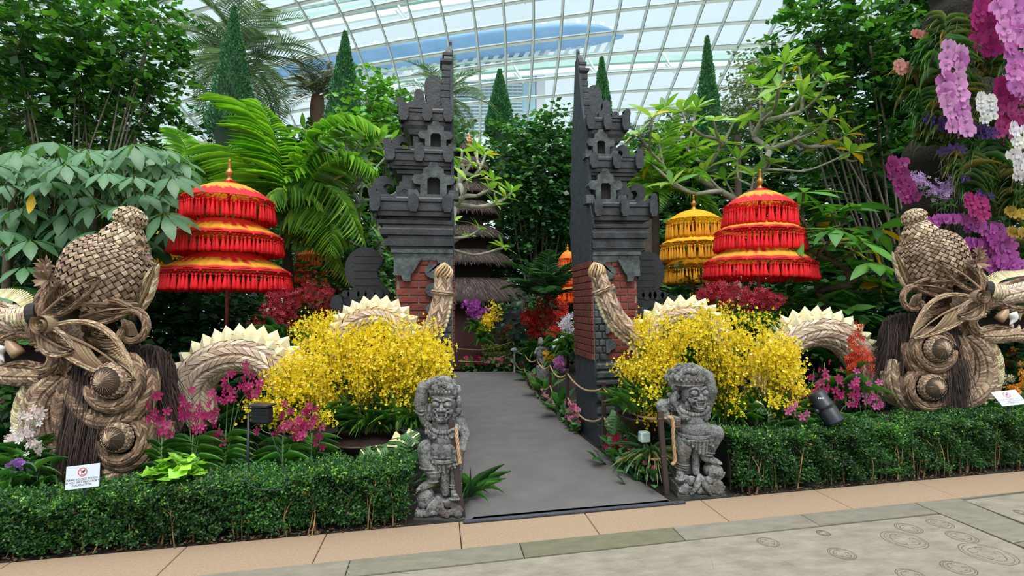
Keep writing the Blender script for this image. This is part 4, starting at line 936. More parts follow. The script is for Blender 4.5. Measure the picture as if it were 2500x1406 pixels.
def dragon_torso(D, vr):
    b = MB(); b.ball((265, 1010, -14), (108, 168, 64), 24, 16); b.ball((345, 930, -22), (70, 90, 46), 16, 10); o = D.build(b, 'torso', mat('torso_dark', (34, 26, 22), rough=.95), smooth=True)
    hair(D, 'mane', [(230, 850, 40), (270, 860, 44), (330, 850, 40), (380, 850, 20), (405, 870, 0)], [(240, 1080, 62), (280, 1120, 56), (300, 1100, 52), (410, 1010, 30), (432, 1030, 0)], 3200, 16, w=2.6, parent=o)
    hair(D, 'mane', [(215, 900, 46), (265, 900, 50), (300, 1000, 48)], [(225, 1110, 70), (268, 1160, 66), (300, 1180, 60)], 1800, 15, w=2.4, parent=o)
    hair(D, 'mane', [(300, 1150, 30), (390, 1150, 30)], [(240, 1172, 40), (470, 1180, 20)], 700, 12, w=2.4, parent=o)
    # C shaped braided chest bands
    bands = [([(150, 905, 20), (108, 950, 26), (92, 1010, 26), (106, 1075, 26), (150, 1125, 26), (215, 1150, 24), (300, 1150, 18)], [20, 26, 28, 26, 20], YST+TAN[:2], -1),
             ([(190, 905, 40), (150, 950, 48), (136, 1010, 50), (152, 1070, 52), (205, 1112, 52), (280, 1138, 48), (360, 1122, 44), (412, 1075, 36), (425, 1020, 20)], [20, 27, 30, 30, 28, 24, 16], TAN, 1),
             ([(225, 905, 46), (205, 970, 50), (212, 1030, 54), (240, 1080, 54)], [17, 24, 24, 18], DTN, 1)]
    for pts, r, cs, _ in bands:
        S, _, _ = tubeS(pts, r, up=(0, 0, 1)); L = len(pts)*14; wrap(D, 'chest_braid', S, 10, L, cs, 'herring', 2.6, off=-2.4)
    b = MB()
    for k in range(34):   # orange brown loose fronds beside the belly
        P = spl([(140+rng.uniform(-3, 3), 955+k*.6, 66), (130+k*.5, 1010, 72), (118+k*.9, 1060+rng.uniform(-6, 10), 66)], 6); V = np.concatenate([P-[1.2, 0, 0], P+[1.2, 0, 0]]); b.add(V, [(i, i+1, 7+i, 6+i) for i in range(5)], pick([(176, 112, 56), (150, 96, 50), (190, 150, 100)], 1)[0])
    D.build(b, 'belly_fringe', m_straw)
    for s_, zz_ in ((0, 40), (14, 30)):
        S, _, _ = tubeS([(108+s_*.8, 1062, zz_), (104+s_, 1110, zz_), (114+s_, 1168, zz_-6)], [6, 11, 9, 3]); wrap(D, 'belly_fin', S, 5, 12, [(110, 80, 60), (86, 62, 48), (134, 100, 76)], 'herring', 4, off=-2)
    # snail shells
    F2 = 2*PI
    if vr == 0:
        shell_coil(D, (344, 915), 40, [(-6, 6, 58, 15, -16, -2.9, 3.0, DTN), (-24, 14, 90, 21, -34, -.4, 3.3, DTN), (-34, 6, 78, 15, -30, -.9, .9, DTN)], 92, TAN, o)
        shell_coil(D, (352, 1046), 34, [(0, 8, 50, 13, -14, -3.1, 3.1, DTN), (-2, 8, 66, 16, -26, -3.3, 2.9, DTN), (-22, 6, 84, 17, -38, .1, 2.2, DTN)], 84, TAN, o)
    else:
        shell_coil(D, (318, 946), 40, [(0, 4, 58, 15, -16, -3.0, 3.1, DTN), (-14, 10, 82, 19, -34, -.3, 3.4, DTN), (-60, -10, 96, 16, -30, .0, 1.4, DTN)], 92, TAN, o)
        shell_coil(D, (331, 1064), 40, [(0, 6, 60, 15, -14, -3.1, 3.1, DTN), (-26, -10, 98, 20, -34, -.2, 3.3, DTN), (-40, -30, 128, 24, -44, -.4, 3.2, TAN)], 84, TAN, o)
def serpent_hump(D, px_path, R, d, name, spikes, nu=14, nv=46, cut=0, cols=PNK, spk=28, sp_rng=(0.02, .98), out=1):
    """arched woven tube with a crest of straw pyramids on its outer edge; px_path in photo pixels at camera depth d"""
    k = d/F0; pts = [C(x, y, d) for x, y in px_path]; Rw = [r*k for r in R]
    S, P, r = tubeS(pts, Rw, up=tuple(-FWH)); h = 2.2*k
    def colfn(c, cc):
        # belly side in plain pale strips
        ang = (c[:, 0] % 1); s = np.where(np.abs(ang-(.75 if out > 0 else .25)) < .14, 1, 0)[:, None]; return cc*(1-s)+lin((206, 178, 132))*s
    b = MB(); weave(b, S, nu, nv, cols, 'herring', h*1.2, colfn=colfn); o = b.build(name, m_straw, D.t, smooth=False)
    c = MB(); under(c, S, 20, 40, off=-2*k); c.build('weave_core', m_under, o)
    if spikes:
        T = nrm(np.gradient(P, axis=0)); tv = np.linspace(sp_rng[0], sp_rng[1], spikes)
        for row, (sz, zo) in enumerate(((spk*1.1, -.15), (spk*.9, .42))):
            for t_ in tv+(.4/spikes*row):
                i = min(int(t_*(len(P)-1)), len(P)-1); n = np.cross(T[i], FWH)*out; n = nrm(n); z = -FWH*r[i]*zo*1.2; c0 = P[i]+n*r[i]*(.92 if row == 0 else .80)+z; L = sz*k; tp = c0+n*L*(1.0 if row == 0 else .75)+T[i]*L*.12-FWH*L*(.15 if row == 0 else .4)
                q = MB(); A = [c0-T[i]*L*.85, c0+FWH*L*.5-n*L*.1, c0+T[i]*L*.85, c0-FWH*L*.6-n*L*.1]
                ccs = [pick(YST, 1, .08)[0]*f for f in (1, .92, .97, .9)]
                q.add(A+[tp], [(0, 1, 4), (1, 2, 4), (2, 3, 4), (3, 0, 4)], np.array(ccs+[lin((236, 226, 190))])); q.build('crest_spike', m_straw, o, smooth=False)
    return o
def serpent_tail(D, px_path, R, d, ring_at, side):
    k = d/F0; pts = [C(x, y, d) for x, y in px_path]; S, P, r = tubeS(pts, [q*k for q in R], up=tuple(-FWH))
    b = MB(); weave(b, S, 10, 34, TAN+PNK[:2], 'herring', 2.6*k); o = b.build('tail', m_straw, D.t, smooth=False); c = MB(); under(c, S, 16, 40, off=-2*k); c.build('weave_core', m_under, o)
    T = nrm(np.gradient(P, axis=0)); i = int(ring_at*(len(P)-1))
    S2, _, _ = tubeS([P[i]+(np.cos(a)*FWH+np.sin(a)*nrm(np.cross(T[i], FWH)))*(r[i]+3*k) for a in np.linspace(0, 2*PI, 16)], [5*k]*3); b = MB(); weave(b, S2, 5, 24, TAN, 'herring', 2*k); b.build('tail_ring', m_straw, o, smooth=False)
    # twisted flame bud at the end of the tail
    p0, p1 = P[-1], P[-1]+T[-1]*0; b = MB(); up = T[-1]; e1 = FWH; e2 = nrm(np.cross(up, e1)); rr = r[-1]
    for q in range(14):
        a0 = q*2*PI/14; Q = []
        for s_ in np.linspace(0, 1, 8): rad = rr*(1.0+.25*math.sin(s_*PI))*(1-s_**3.2); Q.append(P[-1]-up*rr*.3+up*rr*2.0*s_+(e1*math.cos(a0+1.3*s_)+e2*math.sin(a0+1.3*s_))*rad)
        b.tube(Q, np.linspace(3.2, 1.6, 8)*k, 5, pick([(196, 160, 120), (170, 134, 98), (206, 176, 140)], 1, .1)[0])
    b.build('tail_bud', m_straw, o)
    for t_ in np.linspace(.05, ring_at*.95, 16):
        i = int(t_*(len(P)-1)); n = nrm(np.cross(T[i], FWH))*side; c0 = P[i]+n*r[i]*.95; L = 11*k; q = MB(); q.ball(c0, (L*.8, L*.6, L*.8), 8, 6, lin((222, 208, 164))); q.build('crest_spike', m_straw, o)
DL = Dragon((270, 860), (270, 860), 4.3, 1.0, 1, 'woven palm leaf dragon with open jaws on the far left facing left', 0)
dragon_head(DL, 0); dragon_torso(DL, 0)
serpent_hump(DL, [(484, 1040), (472, 960), (492, 905), (545, 872), (605, 862), (662, 880), (702, 925), (722, 985), (735, 1050)], [46, 46, 47, 46, 44, 40, 38], 4.95, 'body_hump', 17, sp_rng=(.16, .84))
serpent_hump(DL, [(838, 880), (846, 815), (880, 782), (925, 772), (965, 788), (992, 832), (1010, 880)], [32, 33, 33, 31, 28], 5.4, 'body_hump', 12, nu=12, nv=36, spk=22, sp_rng=(.15, .85))
serpent_tail(DL, [(1000, 880), (1030, 835), (1058, 800), (1072, 760), (1080, 715), (1083, 672)], [24, 22, 22, 20, 18], 5.3, .80, -1)
DR = Dragon((2215, 525), (340, 525), 5.7, .76, -1, 'woven palm leaf dragon with open jaws on the far right facing right', 1)
dragon_head(DR, 1); dragon_torso(DR, 1)
serpent_hump(DR, [(1868, 960), (1885, 885), (1925, 830), (1985, 806), (2045, 818), (2090, 860), (2122, 915), (2160, 980)], [34, 36, 38, 38, 36, 36], 6.05, 'body_hump', 17, sp_rng=(.14, .86), spk=24)
serpent_hump(DR, [(1560, 870), (1582, 815), (1625, 778), (1680, 766), (1722, 782), (1750, 825), (1765, 870)], [26, 27, 28, 27, 25], 5.7, 'body_hump', 12, nu=12, nv=36, spk=21, sp_rng=(.12, .86))
serpent_tail(DR, [(1600, 850), (1545, 815), (1508, 782), (1486, 740), (1470, 700), (1459, 668)], [24, 23, 22, 20, 17], 5.3, .76, 1)
q = MB(); p = DR.pt(300, 1195); q.lathe([(0, .25), (.42, .25), (.44, .22), (.44, 0)], (p[0], p[1], 0), 28); q.build('plinth', mat('green_lid', (98, 120, 100), rough=.6), DR.t)
for D_ in (DL, DR):
    q = MB(); p = D_.pt(270, 1090, -30); q.tube([(p[0], p[1], 0), (p[0], p[1], p[2])], .12, 10); q.tube([(p[0]+.2, p[1], 0), (p[0]+.2, p[1], p[2]+.2)], .1, 10); q.build('support_post', m_under, D_.t)
# ================================================================== STONE GUARDIANS
def stone_mat():
    m = mat('weathered_stone', (158, 158, 154), (88, 89, 88), rough=.9, nscale=7, bump=1.2, bscale=70, detail=9)
    t = m.node_tree; L = t.links.new; N = t.nodes.new
    b = [n for n in t.nodes if n.type == 'BSDF_PRINCIPLED'][0]; src = b.inputs['Base Color'].links[0].from_socket
    co = [n for n in t.nodes if n.type == 'TEX_COORD'][0]
    n2 = N('ShaderNodeTexNoise'); n2.inputs['Scale'].default_value = 26; n2.inputs['Detail'].default_value = 8; n2.inputs['Roughness'].default_value = .7; L(co.outputs['Object'], n2.inputs['Vector'])
    mr = N('ShaderNodeMapRange'); mr.inputs['From Min'].default_value = .50; mr.inputs['From Max'].default_value = .66; L(n2.outputs['Fac'], mr.inputs['Value'])
    mx = N('ShaderNodeMix'); mx.data_type = 'RGBA'; mx.inputs[7].default_value = (*lin((44, 44, 42)), 1); L(src, mx.inputs[6]); L(mr.outputs[0], mx.inputs[0])
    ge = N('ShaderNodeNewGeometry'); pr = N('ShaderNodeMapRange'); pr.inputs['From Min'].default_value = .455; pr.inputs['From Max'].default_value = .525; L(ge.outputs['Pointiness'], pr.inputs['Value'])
    m3 = N('ShaderNodeMix'); m3.data_type = 'RGBA'; m3.inputs[6].default_value = (*lin((34, 34, 32)), 1); L(pr.outputs[0], m3.inputs[0]); L(mx.outputs[2], m3.inputs[7])  # colour mixed darker where pointiness is low, in the creases
    a = N('ShaderNodeAttribute'); a.attribute_name = 'Col'
    n4 = N('ShaderNodeTexNoise'); n4.inputs['Scale'].default_value = 5; n4.inputs['Detail'].default_value = 6; L(co.outputs['Object'], n4.inputs['Vector'])
    m4r = N('ShaderNodeMapRange'); m4r.inputs['From Min'].default_value = .56; m4r.inputs['From Max'].default_value = .66; m4r.inputs['To Max'].default_value = .55; L(n4.outputs['Fac'], m4r.inputs['Value'])
    m4 = N('ShaderNodeMix'); m4.data_type = 'RGBA'; m4.inputs[7].default_value = (*lin((92, 72, 58)), 1); L(m3.outputs[2], m4.inputs[6]); L(m4r.outputs[0], m4.inputs[0])
    L(m4.outputs[2], b.inputs['Base Color']); return m
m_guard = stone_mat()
class Blob:
    def __init__(s): s.mb = MB()
    def cap(s, a, ra, b, rb, n=5):
        a = np.array(a, float); b = np.array(b, float)
        for t in np.linspace(0, 1, n+1): s.mb.ball(a*(1-t)+b*t, ra*(1-t)+rb*t, 12, 8)
        s.mb.tube([a, b], [ra, rb], 12)
    def ell(s, c, r, rot=None): s.mb.ball(c, r, 16, 12, R=rot)
    def chain(s, pts, r):
        P = spl(pts, 14); s.mb.tube(P, np.interp(np.linspace(0, 1, 14), np.linspace(0, 1, len(r)), r), 10); s.mb.ball(P[0], r[0], 10, 8); s.mb.ball(P[-1], r[-1], 10, 8)
    def curl(s, c, r, t=2.2, z=0, sgn=1, tilt=(0, 0)):
        a = np.linspace(0, 2*PI*1.4, 20); rr = r*(1-.8*a/a[-1]); P = np.stack([c[0]+rr*np.cos(a*sgn), c[1]+rr*np.sin(a*sgn), c[2]+z+tilt[0]*rr*np.cos(a)+np.linspace(0, r*.35, 20)], -1); s.mb.tube(P, np.linspace(t, t*.9, 20), 7); s.mb.ball((c[0], c[1], c[2]), (r*.95, r*.95, r*.5), 12, 8)
def guardian(d, ref, sc, sx, label, shapes):
    f = Dragon.__new__(Dragon); f.k = d/F0*sc; f.d = d; f.sx = sx; f.o = C(ref[0], ref[1], d); f.ref = np.array(ref, float); f.M = np.stack([RT*sx*f.k, -np.array([0, 0, 1.])*f.k, -FWH*f.k], 1)
    base = f.o.copy(); base[2] = 0; f.t = thing('guardian_statue', label, 'statue', tuple(base))
    fig, ped, slab = shapes
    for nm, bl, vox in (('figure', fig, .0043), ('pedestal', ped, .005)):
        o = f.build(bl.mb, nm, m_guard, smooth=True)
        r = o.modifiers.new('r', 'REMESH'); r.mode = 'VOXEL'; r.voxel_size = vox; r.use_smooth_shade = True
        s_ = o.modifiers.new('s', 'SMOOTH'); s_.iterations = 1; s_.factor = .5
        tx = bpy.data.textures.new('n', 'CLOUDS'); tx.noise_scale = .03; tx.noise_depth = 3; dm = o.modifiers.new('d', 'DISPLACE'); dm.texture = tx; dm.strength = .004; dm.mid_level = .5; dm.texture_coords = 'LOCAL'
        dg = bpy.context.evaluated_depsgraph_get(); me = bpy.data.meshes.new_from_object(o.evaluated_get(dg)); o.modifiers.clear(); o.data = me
        if not me.materials: me.materials.append(m_guard)
    q = MB(); q.box(slab[0], slab[1], bev=1.5); f.build(q, 'plinth_slab', mat('slab_stone', (72, 74, 68), (56, 60, 50), rough=.9, nscale=12, bump=1), smooth=False)
    return f
def rock_base(x0, x1, y0, y1, zf, n=16, seed=1):
    r = np.random.default_rng(seed); B = Blob(); cx = (x0+x1)/2; w = (x1-x0)/2
    B.ell((cx, y1-6, -8), (w*1.0, (y1-y0)*.72, 36)); B.mb.box((cx, y1-10, -6), (w*1.96, 20, 72))
    for k in range(n):
        u = -1+2*(k+.5)/n; x = cx+w*.92*u; B.curl((x, y1-10-r.uniform(0, 9), zf-4*abs(u)+r.uniform(-2, 2)), 7+r.uniform(0, 4), 2.0, sgn=r.choice([-1, 1]))
    for k in range(n//2):
        u = -1+2*(k+.5)/(n//2); x = cx+w*.8*u; B.curl((x, y1-28-r.uniform(0, 10), zf-8), 9+r.uniform(0, 4), 2.2, sgn=r.choice([-1, 1]))
    return B
def face(B, c, s=1, yaw=0.0, open_=1.0):
    """bulging eyes, broad nose, open fanged mouth, curled beard; local px offsets turned by yaw"""
    R = roty(yaw); o = np.array(c, float)
    def p(x, y, z): return tuple(o+R @ np.array([x, y, z])*s)
    B.ell(p(0, 0, 0), (30*s, 34*s, 28*s)); B.ell(p(0, 14, 8), (25*s, 20*s, 22*s))
    for sg in (-1, 1):
        B.ell(p(sg*15, -8, 24), (9.5*s, 8.5*s, 8*s)); B.ell(p(sg*15, -8, 31), (3.6*s, 3.6*s, 2.6*s))
        B.chain([p(sg*4, -16, 27), p(sg*14, -21, 28), p(sg*25, -16, 21)], [3*s, 3.6*s, 2*s]); B.chain([p(sg*5, 0, 27), p(sg*15, 3, 27), p(sg*24, -1, 20)], [1.6*s, 2*s, 1.4*s])
        B.ell(p(sg*19, 10, 19), (8*s, 8*s, 8*s)); B.ell(p(sg*7.5, 5, 33), (5.2*s, 4.6*s, 5*s))
        B.chain([p(sg*3, 9, 31), p(sg*15, 10, 29), p(sg*21, 15, 22), p(sg*17, 26, 22)], [2.6*s, 3*s, 3*s, 2.4*s])
        B.cap(p(sg*12, 13, 30), 2.6*s, p(sg*12.5, 21, 31), 1.2*s, 3); B.cap(p(sg*9, 26, 29), 2.4*s, p(sg*9.5, 19, 31), 1.2*s, 3)
        B.curl(p(sg*25, 20, 12), 7*s, 1.8*s, sgn=sg); B.curl(p(sg*22, 30, 12), 6*s, 1.7*s, sgn=sg)
    B.ell(p(0, 0, 31), (5.5*s, 8*s, 6*s)); B.ell(p(0, 5, 35), (4.6*s, 4.2*s, 4.4*s))
    for x in (-7, -2.4, 2.4, 7): B.mb.box(p(x, 13.5, 30), (4.0*s, 5*s, 4*s), bev=.6)
    for x in (-5, 0, 5): B.mb.box(p(x, 24.5, 28), (4.2*s, 4*s, 4*s), bev=.6)
    B.chain([p(-15, 24, 23), p(-8, 29, 28), p(8, 29, 28), p(15, 24, 23)], [3*s, 3.2*s, 3.2*s, 3*s]); B.ell(p(0, 33, 20), (15*s, 6*s, 10*s))
    for k in range(7): x = -21+7*k; B.curl(p(x, 38-abs(x)*.22, 17-abs(x)*.3), 4.6*s, 1.6*s, sgn=(-1)**k)
def wig(B, c, rx, ry, rz, n, r0, seed, band_y, band_r):
    r = np.random.default_rng(seed); B.ell(c, (rx, ry, rz))
    for k in range(n):
        a = r.uniform(-PI*1.02, PI*.02); b_ = r.uniform(-.1, 1.25); x = c[0]+rx*.98*math.cos(a)*math.cos(b_*.9); y = c[1]+ry*.98*math.sin(a)*math.cos(b_*.7); z = c[2]+rz*math.sin(b_)
        B.curl((x, y, z), r0*r.uniform(.8, 1.3), 1.9, sgn=r.choice([-1, 1]))
    for q in (0, 5, 9):
        a = np.linspace(.02*PI, .98*PI, 14); B.chain(np.stack([c[0]+band_r*np.cos(a), np.full(14, band_y-q), c[2]*0+band_r*.95*np.sin(a)-2], -1), [2.6 if q != 5 else 1.6]*3)
    for k in range(11):
        a = PI*(k+.5)/11; B.ell((c[0]+band_r*math.cos(a), band_y-13, band_r*.97*math.sin(a)), (3.4, 4.5, 3.4))
# ---- left guardian
B = Blob()
hc = (1084, 990, 10)
face(B, hc, .98, -.08)
wig(B, (1082, 958, -4), 38, 32, 30, 46, 5.5, 3, 968, 31)
B.ell((1082, 932, 0), (22, 14, 18))
# raised arm over the head
B.cap((1040, 1030, -8), 17, (1026, 985, -2), 18); B.cap((1026, 985, -2), 18, (1031, 948, 0), 16); B.cap((1031, 948, 0), 15, (1066, 930, 8), 12)
for k in range(5): B.chain([(1062+k*2, 926+k*2.2, 12), (1076, 923+k*3.2, 16), (1088, 928+k*3.4, 15)], [4.4, 4, 3.0])
B.chain([(1062, 936, 16), (1070, 944, 20), (1078, 946, 21)], [4.4, 3.8, 3])
B.chain([(1012, 1006, -2), (1030, 1012, 14), (1044, 1004, 2)], [2.4, 2.8, 2.4]); B.chain([(1014, 998, -2), (1030, 1003, 15), (1042, 996, 2)], [2, 2.2, 2])
# ears with plugs
B.ell((1050, 1000, 6), (7, 16, 9)); B.curl((1050, 1016, 12), 9, 2.4); B.ell((1119, 985, 2), (7, 18, 8)); B.curl((1119, 1004, 8), 8, 2.2, sgn=-1)
for k in range(8): B.curl((1046+rng.uniform(-7, 6), 1016+k*5.5, 4+rng.uniform(-3, 6)), 5.5, 1.7); B.curl((1121+rng.uniform(-5, 5), 1008+k*5, 2), 5, 1.6)
# torso
B.cap((1084, 1042, 0), 33, (1086, 1066, 4), 34); B.ell((1086, 1096, 10), (38, 34, 32)); B.ell((1064, 1056, 20), (18, 14, 16)); B.ell((1104, 1056, 20), (18, 14, 16))
B.ell((1063, 1061, 34), (4, 4, 4)); B.ell((1106, 1061, 34), (4, 4, 4)); B.ell((1088, 1106, 42), (4.5, 4.5, 3))
for k in range(15):
    a = PI*(k+.5)/15; B.ell((1085+32*math.cos(a), 1034+15*math.sin(a), 22+13*math.sin(a)), (4.6, 5.4, 4.2)); B.ell((1085+38*math.cos(a), 1038+21*math.sin(a), 22+12*math.sin(a)), (3.4, 4.6, 3.2))
for yy, rr in ((1112, 38), (1116, 39), (1104, 39)):
    a = np.linspace(-.05*PI, 1.05*PI, 14); B.chain(np.stack([1086+rr*np.cos(a), yy+4*np.sin(a), 6+34*np.sin(a)], -1), [2.2, 2.6, 2.2])
# other arm hanging at her side, hand on the hip
B.cap((1120, 1030, -6), 15, (1134, 1064, -2), 14); B.cap((1134, 1064, -2), 13, (1128, 1094, 16), 11); B.ell((1122, 1102, 22), (10, 9, 9))
for k in range(5): B.chain([(1122-k*1.5, 1094+k*3.4, 26), (1112, 1095+k*3.8, 32), (1104, 1098+k*3.4, 34)], [3.6, 3.4, 2.6])
# legs
B.ell((1060, 1112, -2), (26, 24, 26)); B.cap((1044, 1096, 6), 25, (1046, 1124, 14), 22); B.cap((1046, 1124, 14), 22, (1062, 1150, 20), 17)
B.cap((1066, 1150, 20), 15, (1054, 1172, 18), 12); B.cap((1056, 1172, 18), 11, (1032, 1184, 26), 9)
for k in range(5): B.cap((1032-k*1.0, 1182, 20+k*4.2), 4.2, (1024-k*.5+abs(k-1), 1185, 21+k*4.4), 3.2, 2)
B.cap((1110, 1112, -2), 24, (1112, 1150, 6), 18); B.cap((1112, 1150, 6), 17, (1112, 1192, 2), 13); B.cap((1112, 1196, 6), 12, (1114, 1203, 28), 9)
for k in range(5): B.ell((1103+k*5, 1206, 36-abs(k-2)), (3.4, 3.6, 6))
for (cx, cy, rr, cz) in ((1050, 1136, 23, 16), (1060, 1144, 20, 18), (1111, 1180, 16, 3), (1111, 1186, 16, 3), (1060, 1168, 14, 18)):
    a = np.linspace(0, PI, 10); B.chain(np.stack([cx+rr*np.cos(a), np.full(10, cy), cz+rr*.9*np.sin(a)], -1), [2.2, 2.6, 2.2])
# loin cloth with layered pointed hem
for k in range(9):
    x = 1050+k*9; L = 18+16*math.exp(-((k-4)/2.0)**2); B.cap((x, 1112, 22+10*math.sin(PI*(k+.5)/9)), 8, (x+2, 1112+L, 18+12*math.sin(PI*(k+.5)/9)), 3.6, 3)
B.cap((1088, 1120, 26), 11, (1089, 1200, 8), 10); B.mb.box((1088, 1170, -14), (30, 70, 24), bev=5); B.mb.box((1080, 1070, -24), (60, 230, 22), bev=8)
for k in range(40): B.curl((rng.uniform(1050, 1122), rng.uniform(1112, 1132), 34+rng.uniform(-4, 2)), 3.2, 1.3)
Pd = rock_base(1018, 1130, 1200, 1254, 34, 12, 3); Pd.curl((1040, 1205, 22), 21, 4.5); Pd.ell((1040, 1205, 10), (21, 21, 22)); Pd.curl((1121, 1232, 26), 12, 3)
for k in range(7): Pd.chain([(1072, 1204, 26), (1070-16+k*5, 1222, 34), (1066-22+k*7.5, 1240, 34)], [4, 4.5, 2])
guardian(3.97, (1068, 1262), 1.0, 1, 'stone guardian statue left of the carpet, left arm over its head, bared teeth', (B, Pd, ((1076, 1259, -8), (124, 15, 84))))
# ---- right guardian
B = Blob()
face(B, (1690, 962, 14), .98, .30)
wig(B, (1678, 926, -4), 48, 34, 32, 70, 6, 5, 938, 40)
B.cap((1728, 990, -6), 17, (1738, 955, 0), 17); B.cap((1738, 955, 0), 17, (1731, 920, 0), 15); B.cap((1731, 920, 0), 14, (1704, 903, 8), 12)
for k in range(5): B.chain([(1706-k, 900+k*2.4, 12), (1692, 900+k*3.2, 17), (1680, 905+k*3.2, 17)], [4.4, 4, 3.0])
B.ell((1643, 930, 8), (12, 18, 10)); B.curl((1645, 944, 16), 10, 2.8); B.chain([(1646, 958, 16), (1640, 975, 18), (1646, 990, 18)], [6, 9, 4])
for k in range(12): B.curl((1640+rng.uniform(-10, 12), 955+k*4.2, 8+rng.uniform(-2, 8)), 6, 1.8, sgn=rng.choice([-1, 1]))
for k in range(7): B.curl((1724+rng.uniform(-4, 4), 975+k*5, 2), 5.5, 1.7)
B.cap((1645, 992, -4), 16, (1620, 990, -6), 14); B.cap((1618, 992, -6), 14, (1626, 1018, 6), 12); B.cap((1626, 1018, 6), 11, (1640, 1030, 20), 9)
for k in range(5): B.chain([(1634, 1014+k*5, 22), (1644, 1015+k*5.2, 30), (1652, 1017+k*4.6, 30)], [4.2, 4, 3])
B.cap((1686, 1004, 0), 34, (1690, 1024, 4), 35); B.ell((1694, 1046, 12), (40, 30, 33)); B.ell((1668, 1012, 22), (18, 13, 16)); B.ell((1712, 1012, 20), (17, 13, 16))
B.ell((1667, 1017, 36), (4, 4, 4)); B.ell((1714, 1017, 34), (4, 4, 4))
for k in range(15):
    a = PI*(k+.5)/15; B.ell((1688+34*math.cos(a), 990+16*math.sin(a), 24+12*math.sin(a)), (4.6, 5.4, 4)); B.ell((1688+40*math.cos(a), 994+22*math.sin(a), 22+12*math.sin(a)), (3.2, 5, 3.2))
for yy, rr in ((1054, 42), (1058, 42), (1064, 41)):
    a = np.linspace(-.05*PI, 1.05*PI, 14); B.chain(np.stack([1694+rr*np.cos(a), yy+3*np.sin(a), 8+35*np.sin(a)], -1), [2.0, 2.4, 2.0])
B.ell((1690, 1066, 2), (40, 22, 28))
B.cap((1668, 1072, 8), 24, (1660, 1092, 20), 22); B.cap((1660, 1096, 20), 20, (1662, 1124, 12), 15); B.cap((1662, 1124, 12), 14, (1660, 1146, 8), 12); B.cap((1658, 1150, 12), 11, (1650, 1155, 32), 9)
for k in range(5): B.ell((1640+k*5, 1158, 38-abs(k-2)), (3.4, 3.6, 6))
B.cap((1716, 1056, 8), 24, (1742, 1054, 18), 20); B.cap((1742, 1056, 18), 19, (1726, 1090, 16), 16); B.cap((1726, 1090, 16), 14, (1716, 1110, 16), 12); B.cap((1716, 1112, 16), 11, (1742, 1122, 26), 8)
for k in range(5): B.cap((1742, 1121, 16+k*4.2), 4, (1750-abs(k-2), 1122, 16+k*4.6), 3, 2)
for (cx, cy, rr, cz) in ((1661, 1128, 16, 11), (1661, 1134, 15, 10), (1661, 1140, 15, 9), (1722, 1098, 16, 16), (1719, 1104, 15, 16), (1720, 1076, 22, 14)):
    a = np.linspace(0, PI, 10); B.chain(np.stack([cx+rr*np.cos(a), cy+3*np.cos(a), cz+rr*.95*np.sin(a)], -1), [2.2, 2.6, 2.2])
for k in range(9):
    x = 1664+k*8; L = 14+20*math.exp(-((k-5)/1.8)**2); B.cap((x, 1068, 26+10*math.sin(PI*(k+.5)/9)), 8, (x+1, 1068+L, 22+12*math.sin(PI*(k+.5)/9)), 3.4, 3)
B.mb.box((1690, 1110, -16), (40, 110, 24), bev=6); B.mb.box((1686, 1050, -24), (64, 210, 22), bev=8); B.cap((1692, 1090, 14), 9, (1696, 1150, 10), 9)
for k in range(40): B.curl((rng.uniform(1660, 1730), rng.uniform(1066, 1080), 38+rng.uniform(-5, 1)), 3.2, 1.3)
Pd = rock_base(1645, 1754, 1156, 1198, 34, 12, 8); Pd.curl((1738, 1144, 24), 20, 4.5); Pd.ell((1736, 1144, 10), (22, 19, 24)); Pd.curl((1742, 1176, 28), 15, 3.6); Pd.curl((1662, 1182, 30), 13, 3)
for sg in (-1, 1): Pd.chain([(1698, 1152, 30), (1698+sg*10, 1172, 38), (1698+sg*22, 1192, 36)], [6, 8, 4])
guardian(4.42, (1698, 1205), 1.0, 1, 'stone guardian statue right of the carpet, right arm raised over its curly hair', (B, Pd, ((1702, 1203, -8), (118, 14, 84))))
# ================================================================== PLANTS: generators
m_leaf = mat('leaf', None, rough=.42, nscale=12, namt=.15, transl=.28)
m_leafd = mat('leaf_matt', None, rough=.6, nscale=12, namt=.2, transl=.2)
m_bark = mat('bark', None, rough=.85, nscale=14, namt=.35, bump=.8, bscale=30)
m_petal = mat('petal', None, rough=.5, nscale=30, namt=.08, transl=1.0)
m_moss = mat('moss_bark', (40, 36, 24), (24, 22, 16), rough=.95, bump=2, bscale=25)
GRN = [(70, 124, 54), (56, 106, 48), (90, 142, 60), (46, 90, 44)]
DGR = [(46, 90, 50), (38, 76, 44), (60, 106, 56), (32, 64, 38)]
LGR = [(126, 166, 72), (106, 152, 64), (146, 180, 84), (92, 138, 58)]
BRI = [(136, 188, 56), (112, 170, 50), (158, 202, 70), (98, 154, 48)]
BLG = [(104, 142, 100), (84, 124, 86), (126, 160, 118), (66, 108, 70)]
BARK = (112, 104, 90)
